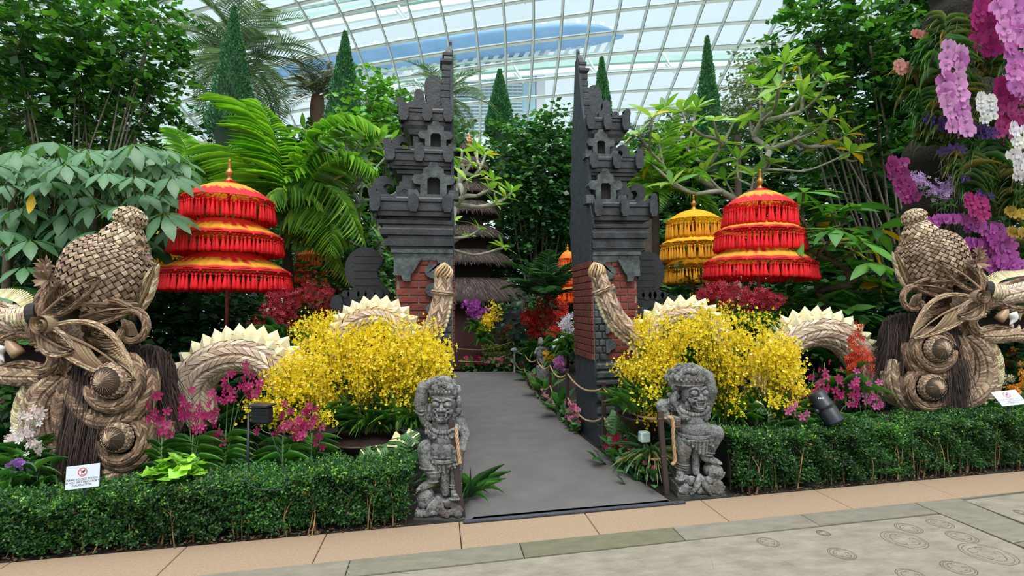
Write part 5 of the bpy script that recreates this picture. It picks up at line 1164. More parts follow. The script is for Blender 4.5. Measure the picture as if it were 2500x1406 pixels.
def sprays(mb, P, D, L, m, size, cols, tmpl=LEAF2, wid=.5, up=.35, sizej=.3, p=None):
    """twigs at P with direction D, length L, m leaves alternating along each"""
    N = len(P); t = np.linspace(.1, 1, m)[None, :, None]
    pos = P[:, None]+D[:, None]*L*t; pos[..., 2] -= .22*L*t[..., 0]**2
    S = nrm(np.cross(D, [0, 0, 1.])+1e-6); sg = np.where(np.arange(m) % 2, 1, -1)[None, :, None]
    ld = nrm(D[:, None]*.55+S[:, None]*sg*.9+rng.normal(0, .25, (N, m, 3))-[0, 0, .22])
    nn = nrm(np.array([0, 0, 1.])+rng.normal(0, up, (N, m, 3)))
    R = orient(ld.reshape(-1, 3), nn.reshape(-1, 3)); k = N*m
    sz = size*(1+rng.uniform(-sizej, sizej, k)); V, F = tmpl
    tint = np.repeat(pick(cols, N, .16, p=p), m, 0)*(1+rng.uniform(-.16, .16, (k, 1)))
    mb.inst(V*[wid/.5 if tmpl is LEAF2 else 1, 1, 1], F, R, pos.reshape(-1, 3), sz, tint)
def in_blobs(blobs, n, shell=.45):
    """world points in ellipsoids given as (px, py, d, rx px, ry px)"""
    w = np.array([b[3]*b[4] for b in blobs], float); idx = rng.choice(len(blobs), n, p=w/w.sum())
    c = np.array([C(b[0], b[1], b[2]) for b in blobs])[idx]; k = np.array([b[2]/F0 for b in blobs])[idx]
    v = rvec(n); r = rng.uniform(0, 1, n)**shell
    rx = np.array([b[3] for b in blobs])[idx]*k; ry = np.array([b[4] for b in blobs])[idx]*k
    off = v*r[:, None]; return c+off[:, :1]*RT*rx[:, None]+off[:, 1:2]*FWH*np.minimum(rx, ry*1.1)[:, None]+off[:, 2:3]*np.array([0, 0, 1.])*ry[:, None], v
def tree(label, cat, base, blobs, n, leaf, cols, name='tree', m=7, trunk=.09, wid=.5, twig=5.0, tmpl=LEAF2, group=None, stems=1, up=.35, nbr=26, mt=None, bark=BARK, shell=.5, p=None):
    b0 = C(*base); b0[2] = 0; t = thing(name, label, cat, tuple(b0), group)
    N = n//m; P, v = in_blobs(blobs, N, shell); D = nrm(v*.8+rvec(N)*.7+[0, 0, .15]); D[:, 2] *= .55; D = nrm(D)
    mb = MB(); sprays(mb, P, D, leaf*twig, m, leaf, cols, tmpl=tmpl, wid=wid, up=up, p=p); mb.build('foliage', mt or m_leaf, t, smooth=False, kind='stuff')
    if trunk:
        tr = MB(); bc = lin(bark)
        for s_ in range(stems):
            o = b0+np.array([rng.uniform(-.3, .3), rng.uniform(-.2, .2), 0])*(s_ > 0)
            for b in blobs:
                c = C(b[0], b[1], b[2]); mid = (o+c)/2+rng.normal(0, .12, 3); mid[2] = o[2]+(c[2]-o[2])*.55; q = o+(c-o)*.15; q[2] = c[2]*.22
                tr.tube(spl([o-[0, 0, .05], q, mid, c], 12), np.linspace(trunk, trunk*.35, 12), 8, bc)
        o2 = tr.build('trunk', m_bark, t); br = MB(); ii = rng.choice(N, min(N, nbr*len(blobs)), replace=False)
        cs = np.array([C(b[0], b[1], b[2]) for b in blobs])
        for i in ii:
            c = cs[np.argmin(np.linalg.norm(cs-P[i], axis=1))]; st = c+(P[i]-c)*.1; st[2] = st[2]-abs(P[i][2]-c[2])*.6-.1
            br.tube(spl([st, (st+P[i])/2+rng.normal(0, .06, 3), P[i]], 5), np.linspace(trunk*.25, trunk*.05+.002, 5), 4, bc*rng.uniform(.7, 1.2), cap=False)
        br.build('branches', m_bark, o2, kind='stuff')
    return t
def frond(mb, P, L, n, cols, wid=.035, fwd=.45, droop=.5, lift=.0, taper=True, rach=.012, up=None, keel=.35, tip=.3):
    """pinnate palm leaf along the rachis P"""
    P = spl(P, 40) if len(P) < 30 else P; T = nrm(np.gradient(P, axis=0)); upv = np.array([0, 0, 1.]) if up is None else nrm(np.array(up))
    S = nrm(np.cross(T, upv)+1e-6); N_ = nrm(np.cross(S, T))
    tt = np.linspace(.14, 1, n); i = np.minimum((tt*39).astype(int), 39); V, F = blade(1.0, 4, .9)
    for sg in (-1, 1):
        ln = L*(np.sin(np.clip((tt-.02)/1.0, 0, 1)**.75*PI)**.55*(1-tip)+tip*(1-tt))*(1+rng.uniform(-.08, .08, n))
        f = fwd+.75*tt**2; d = nrm(S[i]*sg+T[i]*f[:, None]+N_[i]*keel+rng.normal(0, .05, (n, 3))-np.array([0, 0, 1.])*droop*.5)
        nn = nrm(N_[i]-S[i]*sg*keel+rng.normal(0, .1, (n, 3))); R = orient(d, nn)
        Sc = np.stack([np.full(n, wid)*(.6+.4*np.sin(tt*PI)), ln, ln*droop*1.0], -1); mb.inst(V, F, R, P[i], Sc, pick(cols, n, .12))
    mb.tube(P, np.linspace(rach, rach*.25, len(P)), 5, lin(cols[0])*1.1, cap=False)
def arch(yaw, e0, e1, L, n=40):
    a = np.linspace(e0, e1, n); ds = L/n; y = np.cumsum(np.cos(a))*ds; z = np.cumsum(np.sin(a))*ds
    return np.stack([y*math.cos(yaw), y*math.sin(yaw), z], -1)
def palm(label, px, py, d, R, nf, cols, trunk_r, L=.18, elev=(1.35, -.2), arc=1.7, cat='palm', dens=46, group=None, wid=.035, name='palm_tree', tcol=(72, 60, 50), droop=.5):
    if group: droop = .15; nf = int(nf*.8); wid *= .9
    """crown centred on pixel, radius R px"""
    c = C(px, py, d); b0 = c.copy(); b0[2] = 0; t = thing(name, label, cat, tuple(b0), group); k = d/F0; RR = R*k*1.15
    ms = []
    for e0 in np.linspace(elev[0], elev[1], 5):
        mb = MB(); frond(mb, arch(0, e0, e0-arc*rng.uniform(.8, 1.1), RR), RR*L, dens, cols, wid=wid*RR/2, droop=droop); ms.append(mb.mesh('frond', m_leaf, False))
    for i in range(nf):
        lv = int(5*i/nf); o = link('frond', ms[lv], t, loc=tuple(c-b0), rot=(rng.uniform(-.1, .1), rng.uniform(-.1, .1), i*2.399963+rng.uniform(-.2, .2)), scale=rng.uniform(.85, 1.08))
    q = MB(); zz_ = np.linspace(-.05, c[2], 24); q.tube(np.stack([np.full(24, 0.), np.full(24, 0.), zz_], -1)+b0, trunk_r*(1+.12*np.sin(np.arange(24)*2.4)), 10, lin(tcol)); q.build('trunk', m_bark, t)
    return t
ROS = leaf8(.36, .05, .22)
def rosette_tree(label, base, tips, d, leaf, cols, cat='tree', name='frangipani_tree', nl=8, dz=.8, thick=.05, bark=(150, 148, 134), group=None, seed=3, yel=.05, lw=1.0, droop=.0, ss=None):
    """forking pale branches ending in whorls of leaves; tips in photo pixels"""
    r = np.random.default_rng(seed); b0 = C(base[0], base[1], base[2]); b0[2] = 0 if len(base) < 4 else base[3]; t = thing(name, label, cat, (b0[0], b0[1], 0), group)
    st = C(*base[:3]) if len(base) < 5 else C(base[3], base[4], base[2])
    nodes = [b0, (b0+st)/2+r.normal(0, .03, 3), st]; edges = [(0, 1), (1, 2)]; par = {0: None, 1: 0, 2: 1}; tipn = []
    T = [C(x, y, d+r.uniform(-dz, dz)) for x, y in tips]; order = np.argsort([np.linalg.norm(p-st) for p in T])
    for i in order:
        p = T[i]; cost = [np.linalg.norm(p-q)+(.6 if q[2] > p[2]+.05 else 0)+(9 if j < 2 else 0) for j, q in enumerate(nodes)]
        cost = [c_+(.5 if j in tipn else 0) for j, c_ in enumerate(cost)]
        j = int(np.argmin(cost)); q = nodes[j]; mid = q*.45+p*.55+np.array([0, 0, -.10*np.linalg.norm(p-q)])+r.normal(0, .04, 3)*np.linalg.norm(p-q)
        nodes.append(mid); par[len(nodes)-1] = j; nodes.append(p); par[len(nodes)-1] = len(nodes)-2; tipn.append(len(nodes)-1)
    cnt = np.zeros(len(nodes))
    for i in tipn:
        k = i
        while k is not None: cnt[k] += 1; k = par[k]
    rad = thick*(cnt/cnt.max())**.42*.95+.004; q = MB()
    for i in range(1, len(nodes)):
        j = par[i]; g = nodes[par[j]] if par[j] is not None else nodes[j]-(nodes[i]-nodes[j]); A = spl([g, nodes[j], nodes[i], nodes[i]+(nodes[i]-nodes[j])*.3+[0, 0, .05]], 13)[4:9]
        A[0] = nodes[j]; A[-1] = nodes[i]; q.tube(A, np.linspace(min(rad[j], rad[i]*1.5), rad[i], 5), 7, lin(bark)*r.uniform(.8, 1.15)); q.ball(nodes[i], rad[i]*1.02, 7, 5, lin(bark))
    q.build('branches', m_bark, t)
    ms = [];
    for v in range(5):
        mb = MB(); c_ = (pick(cols, 1, .1)[0] if v < 4 else lin((190, 150, 40))); V, F = leaf8(.34*lw, .05, .15+.08*v); vf = np.ones(len(V)); vf[1::3] = 1.25
        V = V*leaf; mb.add(V, F, c_[None]*vf[:, None]); ms.append(mb.mesh('leaf', m_leaf))
    for i in tipn:
        dirv = nodes[i]-nodes[par[i]]; ax = nrm(nrm(dirv)*.5+[0, 0, .75])
        for k in range(nl):
            a = k*2.4+r.uniform(-.2, .2); el = r.uniform(.05, .9)-droop; e1 = nrm(np.cross(ax, [1, .1, 0])); e2 = np.cross(ax, e1)
            d_ = nrm((e1*math.cos(a)+e2*math.sin(a))*math.cos(el)+ax*math.sin(el)); R = orient(d_[None], ax[None]+r.normal(0, .2, (1, 3)))[0]
            v = 4 if r.random() < yel else r.integers(0, 4); link('leaf', ms[v], t, loc=tuple(nodes[i]-np.array([b0[0], b0[1], 0])+d_*.01), rot=R, scale=r.uniform(.75, 1.15))
    return t
def cypress(px, top, bot, hw, d, label, grp='clipped conifer spires'):
    c1 = C(px, top, d); c0 = C(px, bot, d); b = c0.copy(); b[2] = 0; k = d/F0; t = thing('conifer', label, 'conifer', tuple(b), grp); H = c1[2]-c0[2]; Rm = hw*k
    core = MB(); prof = [(Rm*.1, c0[2]-1.5)]+[(Rm*.86*(1-s_**1.25)*(1 if s_ > .04 else .9), c0[2]+H*s_) for s_ in np.linspace(0, .97, 14)]; core.lathe(prof, (b[0], b[1], 0), 20, lin((30, 62, 40))); core.build('inner_foliage', m_leafd, t)
    n = int(9000); s_ = rng.uniform(0, 1, n)**1.15; a = rng.uniform(0, 2*PI, n); rr = Rm*(1-s_**1.25)*(1+.10*np.sin(a*5+s_*22)+rng.normal(0, .05, n)); P = np.stack([b[0]+rr*np.cos(a), b[1]+rr*np.sin(a), c0[2]+H*s_*.99], -1)
    D = nrm(np.stack([np.cos(a), np.sin(a), np.full(n, 1.1)], -1)+rng.normal(0, .35, (n, 3))); R = orient(D, rvec(n)); V = np.array([[-.3, 0, 0], [.3, 0, 0], [.16, .8, .1], [0, 1.1, 0], [-.2, .7, -.1]]); mb = MB()
    mb.inst(V, [(0, 1, 2, 3, 4)], R, P, np.full(n, .055*d/14*(1))*rng.uniform(.7, 1.4, n), pick([(66, 126, 80), (52, 106, 66), (90, 150, 98), (40, 86, 56)], n, .2)); mb.build('foliage', m_leafd, t, smooth=False, kind='stuff')
    q = MB(); q.tube([(b[0], b[1], 0), (b[0], b[1], c0[2]+.2)], .12*d/14, 8, lin((74, 58, 46))); q.build('trunk', m_bark, t)
def clump(label, px, py, d, n, L, w, cols, cat='plant', name='strappy_plant', el=(.4, 1.4), droop=(.5, 1.6), group=None, spread=.1, z=None, mt=None):
    b0 = C(px, py, d) if z is None else np.array([*C(px, py, d)[:2], z]); t = thing(name, label, cat, tuple(b0), group); mb = MB()
    for dv in np.linspace(droop[0], droop[1], 4):
        V, F = blade(1, 6, dv); m_ = n//4; a = rng.uniform(0, 2*PI, m_); e_ = rng.uniform(*el, m_); D = np.stack([np.cos(a)*np.cos(e_), np.sin(a)*np.cos(e_), np.sin(e_)], -1)
        Nn = np.stack([-np.cos(a)*np.sin(e_), -np.sin(a)*np.sin(e_), np.cos(e_)], -1)+rng.normal(0, .12, (m_, 3)); R = orient(D, Nn); P = b0+np.stack([np.cos(a)*spread*rng.uniform(0, 1, m_), np.sin(a)*spread*rng.uniform(0, 1, m_), np.zeros(m_)], -1)
        ln = L*rng.uniform(.65, 1.15, m_); mb.inst(V, F, R, P, np.stack([np.full(m_, w), ln, ln], -1), pick(cols, m_, .16))
    mb.build('leaves', mt or m_leaf, t, smooth=True, kind='stuff'); return t
def leafy(label, px, py, d, rx, ry, n, leaf, cols, name='shrub', cat='shrub', **kw):
    return tree(label, cat, (px, 745, d), [(px, py, d, rx, ry)], n, leaf, cols, name=name, trunk=kw.pop('trunk', .02), **kw)
# flower templates facing +z, unit radius
def petal_flower(n=5, w=.55, cup=.15, lip=None, inner=.5, a0=PI/2, ls=None):
    V = []; F = []; f = []
    for k in range(n):
        a = a0+2*PI*k/n; L = 1 if ls is None else ls[k][0]; ww = w if ls is None else ls[k][1]; d = np.array([math.cos(a), math.sin(a), 0]); s = np.array([-d[1], d[0], 0]); b = len(V)
        V += [d*.05, d*L*.35+s*ww*.36+[0, 0, cup*.3], d*L*.75+s*ww*.5+[0, 0, cup], d*L+[0, 0, cup*1.2], d*L*.75-s*ww*.5+[0, 0, cup], d*L*.35-s*ww*.36+[0, 0, cup*.3]]; F += [(b, b+1, b+5), (b+1, b+2, b+4, b+5), (b+2, b+3, b+4)]; f += [inner, .9, 1, 1.05, 1, .9]
    b = len(V); V += [np.array([0, 0, .22]), np.array([.16, 0, .05]), np.array([0, -.22, .16]), np.array([-.16, 0, .05])]; F += [(b, b+1, b+2), (b, b+2, b+3)]; f += [inner, inner*.8, inner, inner*.8]
    return np.array(V), F, np.array(f)
PHAL = petal_flower(5, .8, .1, ls=[(.85, .6), (1.0, 1.15), (.8, .55), (.8, .55), (1.0, 1.15)], inner=.55)
STAR = petal_flower(5, .42, .12, inner=.6)
MOK = petal_flower(5, .58, .1, inner=.75)
ONC = (np.array([[-.6, -.9, 0], [0, -1.1, .05], [.6, -.9, 0], [.55, -.3, .1], [0, -.1, .15], [-.55, -.3, .1], [-.35, .35, 0], [0, .6, 0], [.35, .35, 0]]), [(0, 1, 4, 5), (1, 2, 3, 4), (4, 8, 7, 6)], np.array([[1, 1, 1], [1, 1, 1], [1, 1, 1], [1, 1, 1], [.9, .66, .4], [1, 1, 1], [.9, .75, .5], [.95, .85, .6], [.9, .75, .5]]))
def scatter_flowers(mb, P, tmpl, size, cols, face=None, fj=.5, p=None):
    n = len(P); fc = nrm((np.array(-FWH) if face is None else face)+rng.normal(0, fj, (n, 3))); up = nrm(np.array([0, 0, 1.])+rng.normal(0, .25, (n, 3)))
    S = nrm(np.cross(up, fc)); Y = np.cross(fc, S); R = np.stack([S, Y, fc], -1); mb.inst(tmpl[0], tmpl[1], R, P, size*rng.uniform(.75, 1.2, n), pick(cols, n, .1, .03, p=p), vf=tmpl[2])
def spray(t, P0, P1, rise, nfl, size, cols, tmpl=ONC, rad=.05, stem=(90, 110, 40), f0=.4, name='flower_spray', m=None, fj=.6, branch=True, p=None):
    P0 = np.array(P0, float); P1 = np.array(P1, float); mid = P0*.4+P1*.6; mid[2] = max(P0[2], P1[2])+rise; Q = spl([P0, P0*.75+mid*.25+[0, 0, rise*.3], mid, P1], 24)
    mb = MB(); mb.tube(Q, np.linspace(.003, .0012, 24), 4, lin(stem), cap=False); x = rng.uniform(f0, 1, nfl); i = np.minimum((x*23).astype(int), 23)
    off = rng.normal(0, 1, (nfl, 3))*rad*(1.25-.7*x)[:, None]; P = Q[i]+off
    if branch:
        for j in range(0, nfl, 4): mb.tube([Q[max(0, i[j]-2)], P[j]], [.0012, .0008], 3, lin(stem), cap=False)
    scatter_flowers(mb, P, tmpl, size, cols, fj=fj, p=p); return mb.build(name, m or m_petal, t, smooth=False, kind='stuff')
# ================================================================== BACKGROUND TREES
# far belt of evergreens, closing the garden in front of the glass
k_ = 0
for (px, py, d, rx, ry, cols, lab) in [
    (-250, 420, 19, 240, 330, DGR, 'dark tree at the far left edge behind the palmate shrub'), (90, 520, 17, 210, 190, DGR, 'dark low tree behind the left dragon crown'),
    (380, 560, 18, 190, 190, DGR, 'dark low tree behind the left yellow umbrella'), (620, 520, 19, 190, 200, DGR, 'dark tree behind the bright green palm'),
    (860, 500, 19, 150, 190, GRN, 'mid green tree behind the left gate tower base'), (1010, 430, 20, 130, 150, GRN, 'mid green tree just behind the left gate tower'),
    (1290, 560, 19, 130, 230, DGR, 'dark tree behind the gap of the gate'), (1420, 640, 18, 120, 150, DGR, 'dark low tree behind the right gate tower'),
    (1600, 520, 19, 150, 190, GRN, 'mid green tree behind the yellow umbrella'), (1790, 520, 19, 170, 200, DGR, 'dark tree behind the right red umbrella'),
    (2010, 540, 18, 190, 260, DGR, 'dark tree behind the right frangipani'), (2260, 560, 16, 230, 280, DGR, 'dark tree behind the right dragon'), (2560, 520, 15, 260, 380, DGR, 'dark tree at the far right edge')]:
    tree(lab, 'tree', (px, 745, d), [(px, py, d, rx, ry), (px+rx*.3, py-ry*.5, d+.5, rx*.5, ry*.4)], 5200, .26, cols, twig=4.2, nbr=6, trunk=.1, group='evergreen belt behind the gate', shell=.42)
tree('tall light green tree with fine leaves behind the gap of the gate', 'tree', (1320, 745, 14.5), [(1320, 420, 14.5, 70, 130), (1350, 350, 14.5, 52, 66), (1290, 560, 16.5, 60, 110), (1350, 560, 15, 50, 120), (1385, 470, 14.5, 30, 120), (1240, 380, 15.5, 50, 70)], 9000, .15, [(62, 110, 60), (48, 92, 52), (88, 136, 76), (38, 76, 44)], twig=5, stems=3, trunk=.045, nbr=22)
tree('young tree with fresh lobed leaves left of the left gate tower', 'tree', (910, 745, 11.5), [(898, 240, 11.5, 36, 46), (955, 280, 11.5, 42, 40), (900, 330, 11, 50, 50), (945, 350, 11, 46, 50)], 1700, .14, [(84, 138, 52), (64, 116, 46), (104, 158, 60)], twig=4, stems=2, trunk=.04)
for k in range(17):
    px = -350+k*200; dk = 15.6+(k % 3)*.5
    leafy('low dark shrub in the far row, '+['beyond the left edge', 'left of the palmate shrub', 'behind the palmate shrub', 'behind the left dragon crown', 'behind the left umbrella canopy', 'behind the palm trunk', 'behind the left wing wall', 'behind the left gate tower', 'behind the pagoda', 'right of the pagoda roof', 'behind the right gate tower', 'behind the yellow umbrella', 'behind the right red umbrella', 'behind the big leaved frangipani', 'left of the right dragon crown', 'behind the orchid arch', 'beyond the right edge'][k], px, 690, dk, 140, 80, 1700, .2, DGR, twig=4, nbr=5, group='low shrubs under the evergreen belt')
# spires
cypress(566, 8, 330, 52, 15, 'tallest clipped conifer spire at the left in front of a date palm')
cypress(840, 72, 320, 42, 16, 'clipped conifer spire second from the left')
cypress(1220, 168, 330, 34, 19, 'clipped conifer spire seen through the gap of the gate')
cypress(1470, 138, 330, 26, 19, 'slender conifer spire just right of the right gate tower')
cypress(1730, 82, 400, 36, 17, 'clipped conifer spire right of centre above the yellow umbrella')
cypress(1893, 90, 330, 15, 24, 'thin distant conifer spire beside the right tree')
# date palms
DPC = [(100, 126, 98), (82, 108, 82), (124, 148, 118), (138, 160, 132)]
palm('large grey green date palm behind the tallest conifer spire', 585, 150, 18, 215, 46, DPC, .35, L=.26, elev=(1.4, -.5), arc=1.5, dens=70, wid=.02, group='date palms', tcol=(60, 44, 34))
palm('brownish date palm between the two left conifer spires', 775, 235, 19, 110, 30, [(86, 96, 70), (104, 106, 80), (70, 80, 58)], .25, L=.26, elev=(1.45, .3), arc=1.3, dens=60, wid=.022, group='date palms', tcol=(80, 60, 44))
palm('date palm behind the top of the left gate tower', 1085, 245, 17, 125, 30, DPC, .25, L=.24, elev=(1.3, -.5), arc=1.4, dens=60, wid=.022, group='date palms')
palm('small dark date palm right of the right gate tower', 1575, 350, 15, 84, 24, [(48, 84, 52), (62, 100, 60), (38, 68, 44)], .2, L=.22, elev=(1.3, -.2), arc=1.3, dens=50, wid=.03, group='date palms')
palm('olive date palm right of the right conifer spire', 1800, 330, 15, 90, 26, [(70, 96, 56), (86, 108, 66), (52, 78, 46)], .1, L=.24, elev=(1.45, -.1), arc=1.3, dens=50, wid=.026, group='date palms')
palm('date palm between the right spire and the frangipani', 1680, 300, 18, 80, 22, DPC, .1, L=.24, elev=(1.3, -.2), arc=1.4, dens=50, wid=.026, group='date palms')
palm('dark arching palm behind the small orange umbrella', 1335, 735, 11.0, 130, 16, [(44, 84, 44), (34, 70, 38), (60, 104, 54)], .05, L=.36, elev=(1.5, .7), arc=1.2, dens=44, wid=.05, droop=.4)
palm('bright green palm between the right gate tower and the yellow umbrella', 1600, 470, 9.8, 165, 14, BRI, .07, L=.34, elev=(1.5, .3), arc=1.5, dens=50, wid=.03)
palm('light green palm behind the left red umbrella', 470, 455, 8.6, 165, 14, BRI, .07, L=.34, elev=(1.4, -.1), arc=1.5, dens=50, wid=.03)
tree('grey green willowy tree beside the right conifer', 'tree', (1850, 745, 19), [(1850, 200, 19, 46, 60), (1830, 280, 19, 60, 60)], 2600, .2, [(110, 124, 104), (92, 108, 90), (128, 140, 118)], wid=.25, twig=5, trunk=.1)
# hero palm with individually arched fronds
t = thing('palm_tree', 'bright green palm with arching fronds and ringed trunk right of the left red umbrella', 'palm', tuple(np.array([*C(703, 745, 7.5)[:2], 0])))
FR = [([(695, 520), (650, 380), (600, 280), (520, 232)], .0, 1.15, BRI, .6), ([(700, 520), (760, 370), (840, 300), (930, 318)], .1, 1.05, BRI, .7), ([(705, 530), (765, 430), (840, 385), (915, 420)], -.3, 1.0, BRI, .7), ([(705, 540), (745, 470), (820, 478), (885, 590)], -.6, 1.0, LGR, .75),
      ([(690, 530), (620, 430), (545, 370), (462, 372)], .4, 1.0, BRI, .6), ([(690, 540), (610, 470), (540, 455), (470, 520)], .5, .9, BRI, .7), ([(698, 510), (684, 400), (660, 310), (632, 250)], .3, 1.0, BRI, .5), ([(700, 560), (730, 500), (700, 470), (640, 500)], -.8, .8, LGR, .8),
      ([(700, 530), (720, 440), (735, 370), (770, 320)], .6, .9, BRI, .6), ([(702, 590), (740, 575), (790, 600), (850, 690)], -.3, .75, [(140, 160, 60), (160, 170, 84), (110, 140, 50)], .7), ([(698, 540), (650, 500), (600, 520), (560, 600)], .8, .8, LGR, .8), ([(702, 560), (760, 520), (800, 540), (810, 620)], -.9, .8, LGR, .8)]
for pts, dd, L, cols, dr in FR:
    n = len(pts); P = [C(x, y, 7.5+dd*i/(n-1)) for i, (x, y) in enumerate(pts)]; mb = MB(); frond(mb, P, .84*L, 42, cols, wid=.019, droop=dr*1.2, fwd=.4, rach=.018, keel=.2); mb.build('frond', m_leaf, t, smooth=False)
q = MB(); P = [C(707, 745, 7.5)*[1, 1, 0]]+[C(x, y, 7.5) for x, y in ((705, 740), (702, 640), (698, 570))]; q.tube(spl(P, 40), np.linspace(.095, .06, 40)*(1+.06*(np.arange(40) % 4 == 0)), 12, lin((66, 60, 50))); q.build('trunk', m_bark, t)
q = MB(); q.tube(spl([C(698, 580, 7.5), C(698, 520, 7.5), C(700, 480, 7.5)], 10), [.07, .085, .085, .08, .07, .06, .05, .04, .03, .02], 12, lin((92, 120, 60))); q.build('crownshaft', m_leaf, t)
# broadleaf trees framing the view
HB = leaf8(.85, .05, .2)
tree('big broadleaf tree filling the upper left corner', 'tree', (170, 745, 10), [(40, 90, 9.5, 130, 120), (190, 70, 10, 140, 110), (310, 120, 10, 110, 90), (60, 250, 10, 140, 110), (220, 230, 10.5, 150, 100), (370, 215, 10.5, 75, 60), (300, 330, 11, 130, 60), (380, 40, 10, 50, 36)], 7800, .108, [(72, 128, 50), (54, 104, 44), (96, 150, 56), (40, 82, 38)], wid=.8, twig=4.2, stems=3, trunk=.03, nbr=22, up=.45, shell=.33)
tree('broadleaf tree behind the upper left one', 'tree', (-60, 745, 12), [(-120, 150, 12, 120, 180), (60, 400, 12, 200, 60), (330, 410, 12.5, 170, 50)], 2000, .16, DGR, wid=.8, twig=4, trunk=.08, nbr=12)
tree('big broadleaf tree filling the upper right corner', 'tree', (2200, 745, 10), [(1985, 70, 10, 76, 56), (2120, 80, 10, 130, 100), (2290, 90, 10, 150, 120), (2060, 200, 10, 110, 90), (2220, 260, 10.5, 170, 120), (2400, 200, 10.5, 150, 160), (1950, 190, 10, 60, 36), (2130, 360, 10.5, 150, 90), (2330, 420, 11, 160, 90)], 12500, .115, [(66, 120, 50), (50, 98, 44), (88, 142, 56), (38, 78, 38)], wid=.8, twig=4.2, stems=4, trunk=.035, nbr=22, up=.45, shell=.33)
tree('thicket of dark slender stems behind the right frangipani', 'tree', (2130, 745, 11), [(2110, 480, 11, 130, 70), (2210, 600, 10.5, 120, 90), (2040, 620, 11, 90, 80)], 3200, .17, DGR, wid=.6, twig=4, stems=6, trunk=.03, nbr=10)
# frangipanis
tipsR = [(1592, 288), (1622, 268), (1665, 272), (1700, 266), (1742, 296), (1655, 330), (1610, 350), (1700, 360), (1760, 350), (1790, 300), (1830, 290), (1800, 390), (1860, 360), (1842, 178), (1880, 165), (1915, 155), (1950, 160), (1985, 178), (2035, 150), (1860, 212), (1900, 215), (1955, 235), (1875, 250), (1990, 245), (1920, 290), (1975, 310), (2025, 290), (2065, 330), (1900, 330), (1945, 350), (2000, 352), (2075, 372), (2100, 390), (1880, 400), (1660, 400), (1720, 420), (1640, 450), (1770, 440), (1945, 260), (2020, 200), (1590, 400), (1840, 430), (1690, 310), (1560, 330)]
rosette_tree('large frangipani with pale forking branches behind the red and yellow umbrellas', (1800, 620, 9.4), tipsR, 9.2, .40, LGR, dz=1.0, thick=.075, seed=4, nl=8)
tipsL = [(842, 345), (880, 342), (905, 352), (935, 340), (870, 385), (900, 405), (940, 385), (955, 345), (850, 430), (885, 450), (925, 440), (820, 400), (800, 470), (840, 500), (880, 520), (860, 580), (815, 560), (905, 560), (930, 590), (780, 430), (745, 318), (1020, 420), (760, 500)]
rosette_tree('frangipani with bare grey branches left of the left gate tower', (830, 690, 8.4), tipsL, 8.2, .34, [(92, 138, 56), (76, 120, 50), (110, 150, 62)], dz=.8, thick=.055, seed=5, nl=7, bark=(150, 150, 140))
tipsM = [(1128, 372), (1165, 368), (1185, 378), (1120, 408), (1150, 398), (1175, 420), (1205, 442), (1140, 440), (1118, 442), (1195, 462), (1235, 482), (1248, 470), (1120, 498), (1110, 540), (1170, 560), (1228, 604), (1130, 575), (1210, 500)]
rosette_tree('pale branched frangipani reaching into the gap behind the left gate tower', (1000, 600, 8.6), tipsM, 8.4, .27, [(128, 170, 64), (106, 150, 56), (150, 184, 76)], dz=.35, thick=.06, seed=6, nl=7, bark=(176, 172, 158))
tipsB = [(1962, 470), (1935, 500), (1990, 545), (2030, 520), (2075, 505), (2040, 560), (2010, 600), (2065, 620), (2105, 590), (2130, 640), (1980, 660), (2095, 700), (2020, 700), (2060, 760), (1990, 745), (2110, 770), (2150, 700), (1950, 590), (2140, 560), (2000, 820), (2080, 830)]
rosette_tree('large leaved frangipani between the right red umbrella and the right dragon', (2010, 860, 6.9), tipsB, 6.9, .50, [(66, 122, 50), (50, 102, 44), (88, 142, 60), (44, 92, 40)], dz=.5, thick=.05, seed=9, nl=9, bark=(88, 74, 60), lw=.95, droop=.45, yel=.06)
# palmate shrub on the left with compound leaves
t = thing('umbrella_plant', 'large leaved palmate shrub behind the left dragon with one yellow leaflet', 'shrub', tuple(np.array([*C(180, 745, 6.2)[:2], 0])))
lf = leaf8(.44, .03, .35); pm = []
for v in range(4):
    mb = MB(); n = 9; a = np.linspace(-2.7, 2.7, n)+rng.uniform(-.1, .1, n); D = np.stack([np.sin(a), np.cos(a), np.full(n, -.22)-.12*rng.random(n)], -1); R = orient(D, np.tile([0, 0, 1.], (n, 1))+D*[.5, .5, 0]); c_ = pick(BLG, 1, .12)[0]
    vf = np.ones(15); vf[1::3] = 1.3; mb.inst(lf[0], lf[1], R, D*.08, .42+.06*rng.random(n), np.tile(c_, (n, 1)), vf=vf); mb.tube([(0, 0, 0), (0, -.03, -.30)], .008, 5, lin((120, 130, 70))); pm.append(mb.mesh('palmate_leaf', m_leaf))
cs = [(130, 345), (215, 368), (40, 366), (325, 352), (380, 400), (92, 400), (260, 420), (330, 430), (190, 478), (60, 505), (75, 584), (170, 545), (245, 560), (20, 450), (390, 470), (300, 500), (120, 440), (205, 655), (60, 650), (350, 470), (420, 430), (10, 560), (290, 380), (160, 400), (230, 500), (400, 520), (30, 700), (330, 580), (-20, 400)]
cs += [(rng.uniform(-60, 440), rng.uniform(360, 600)) for _ in range(90)]
st = MB(); ctr = [C(225, 600, 6.3), C(120, 620, 6.4), C(330, 590, 6.8), C(20, 600, 6.2)]
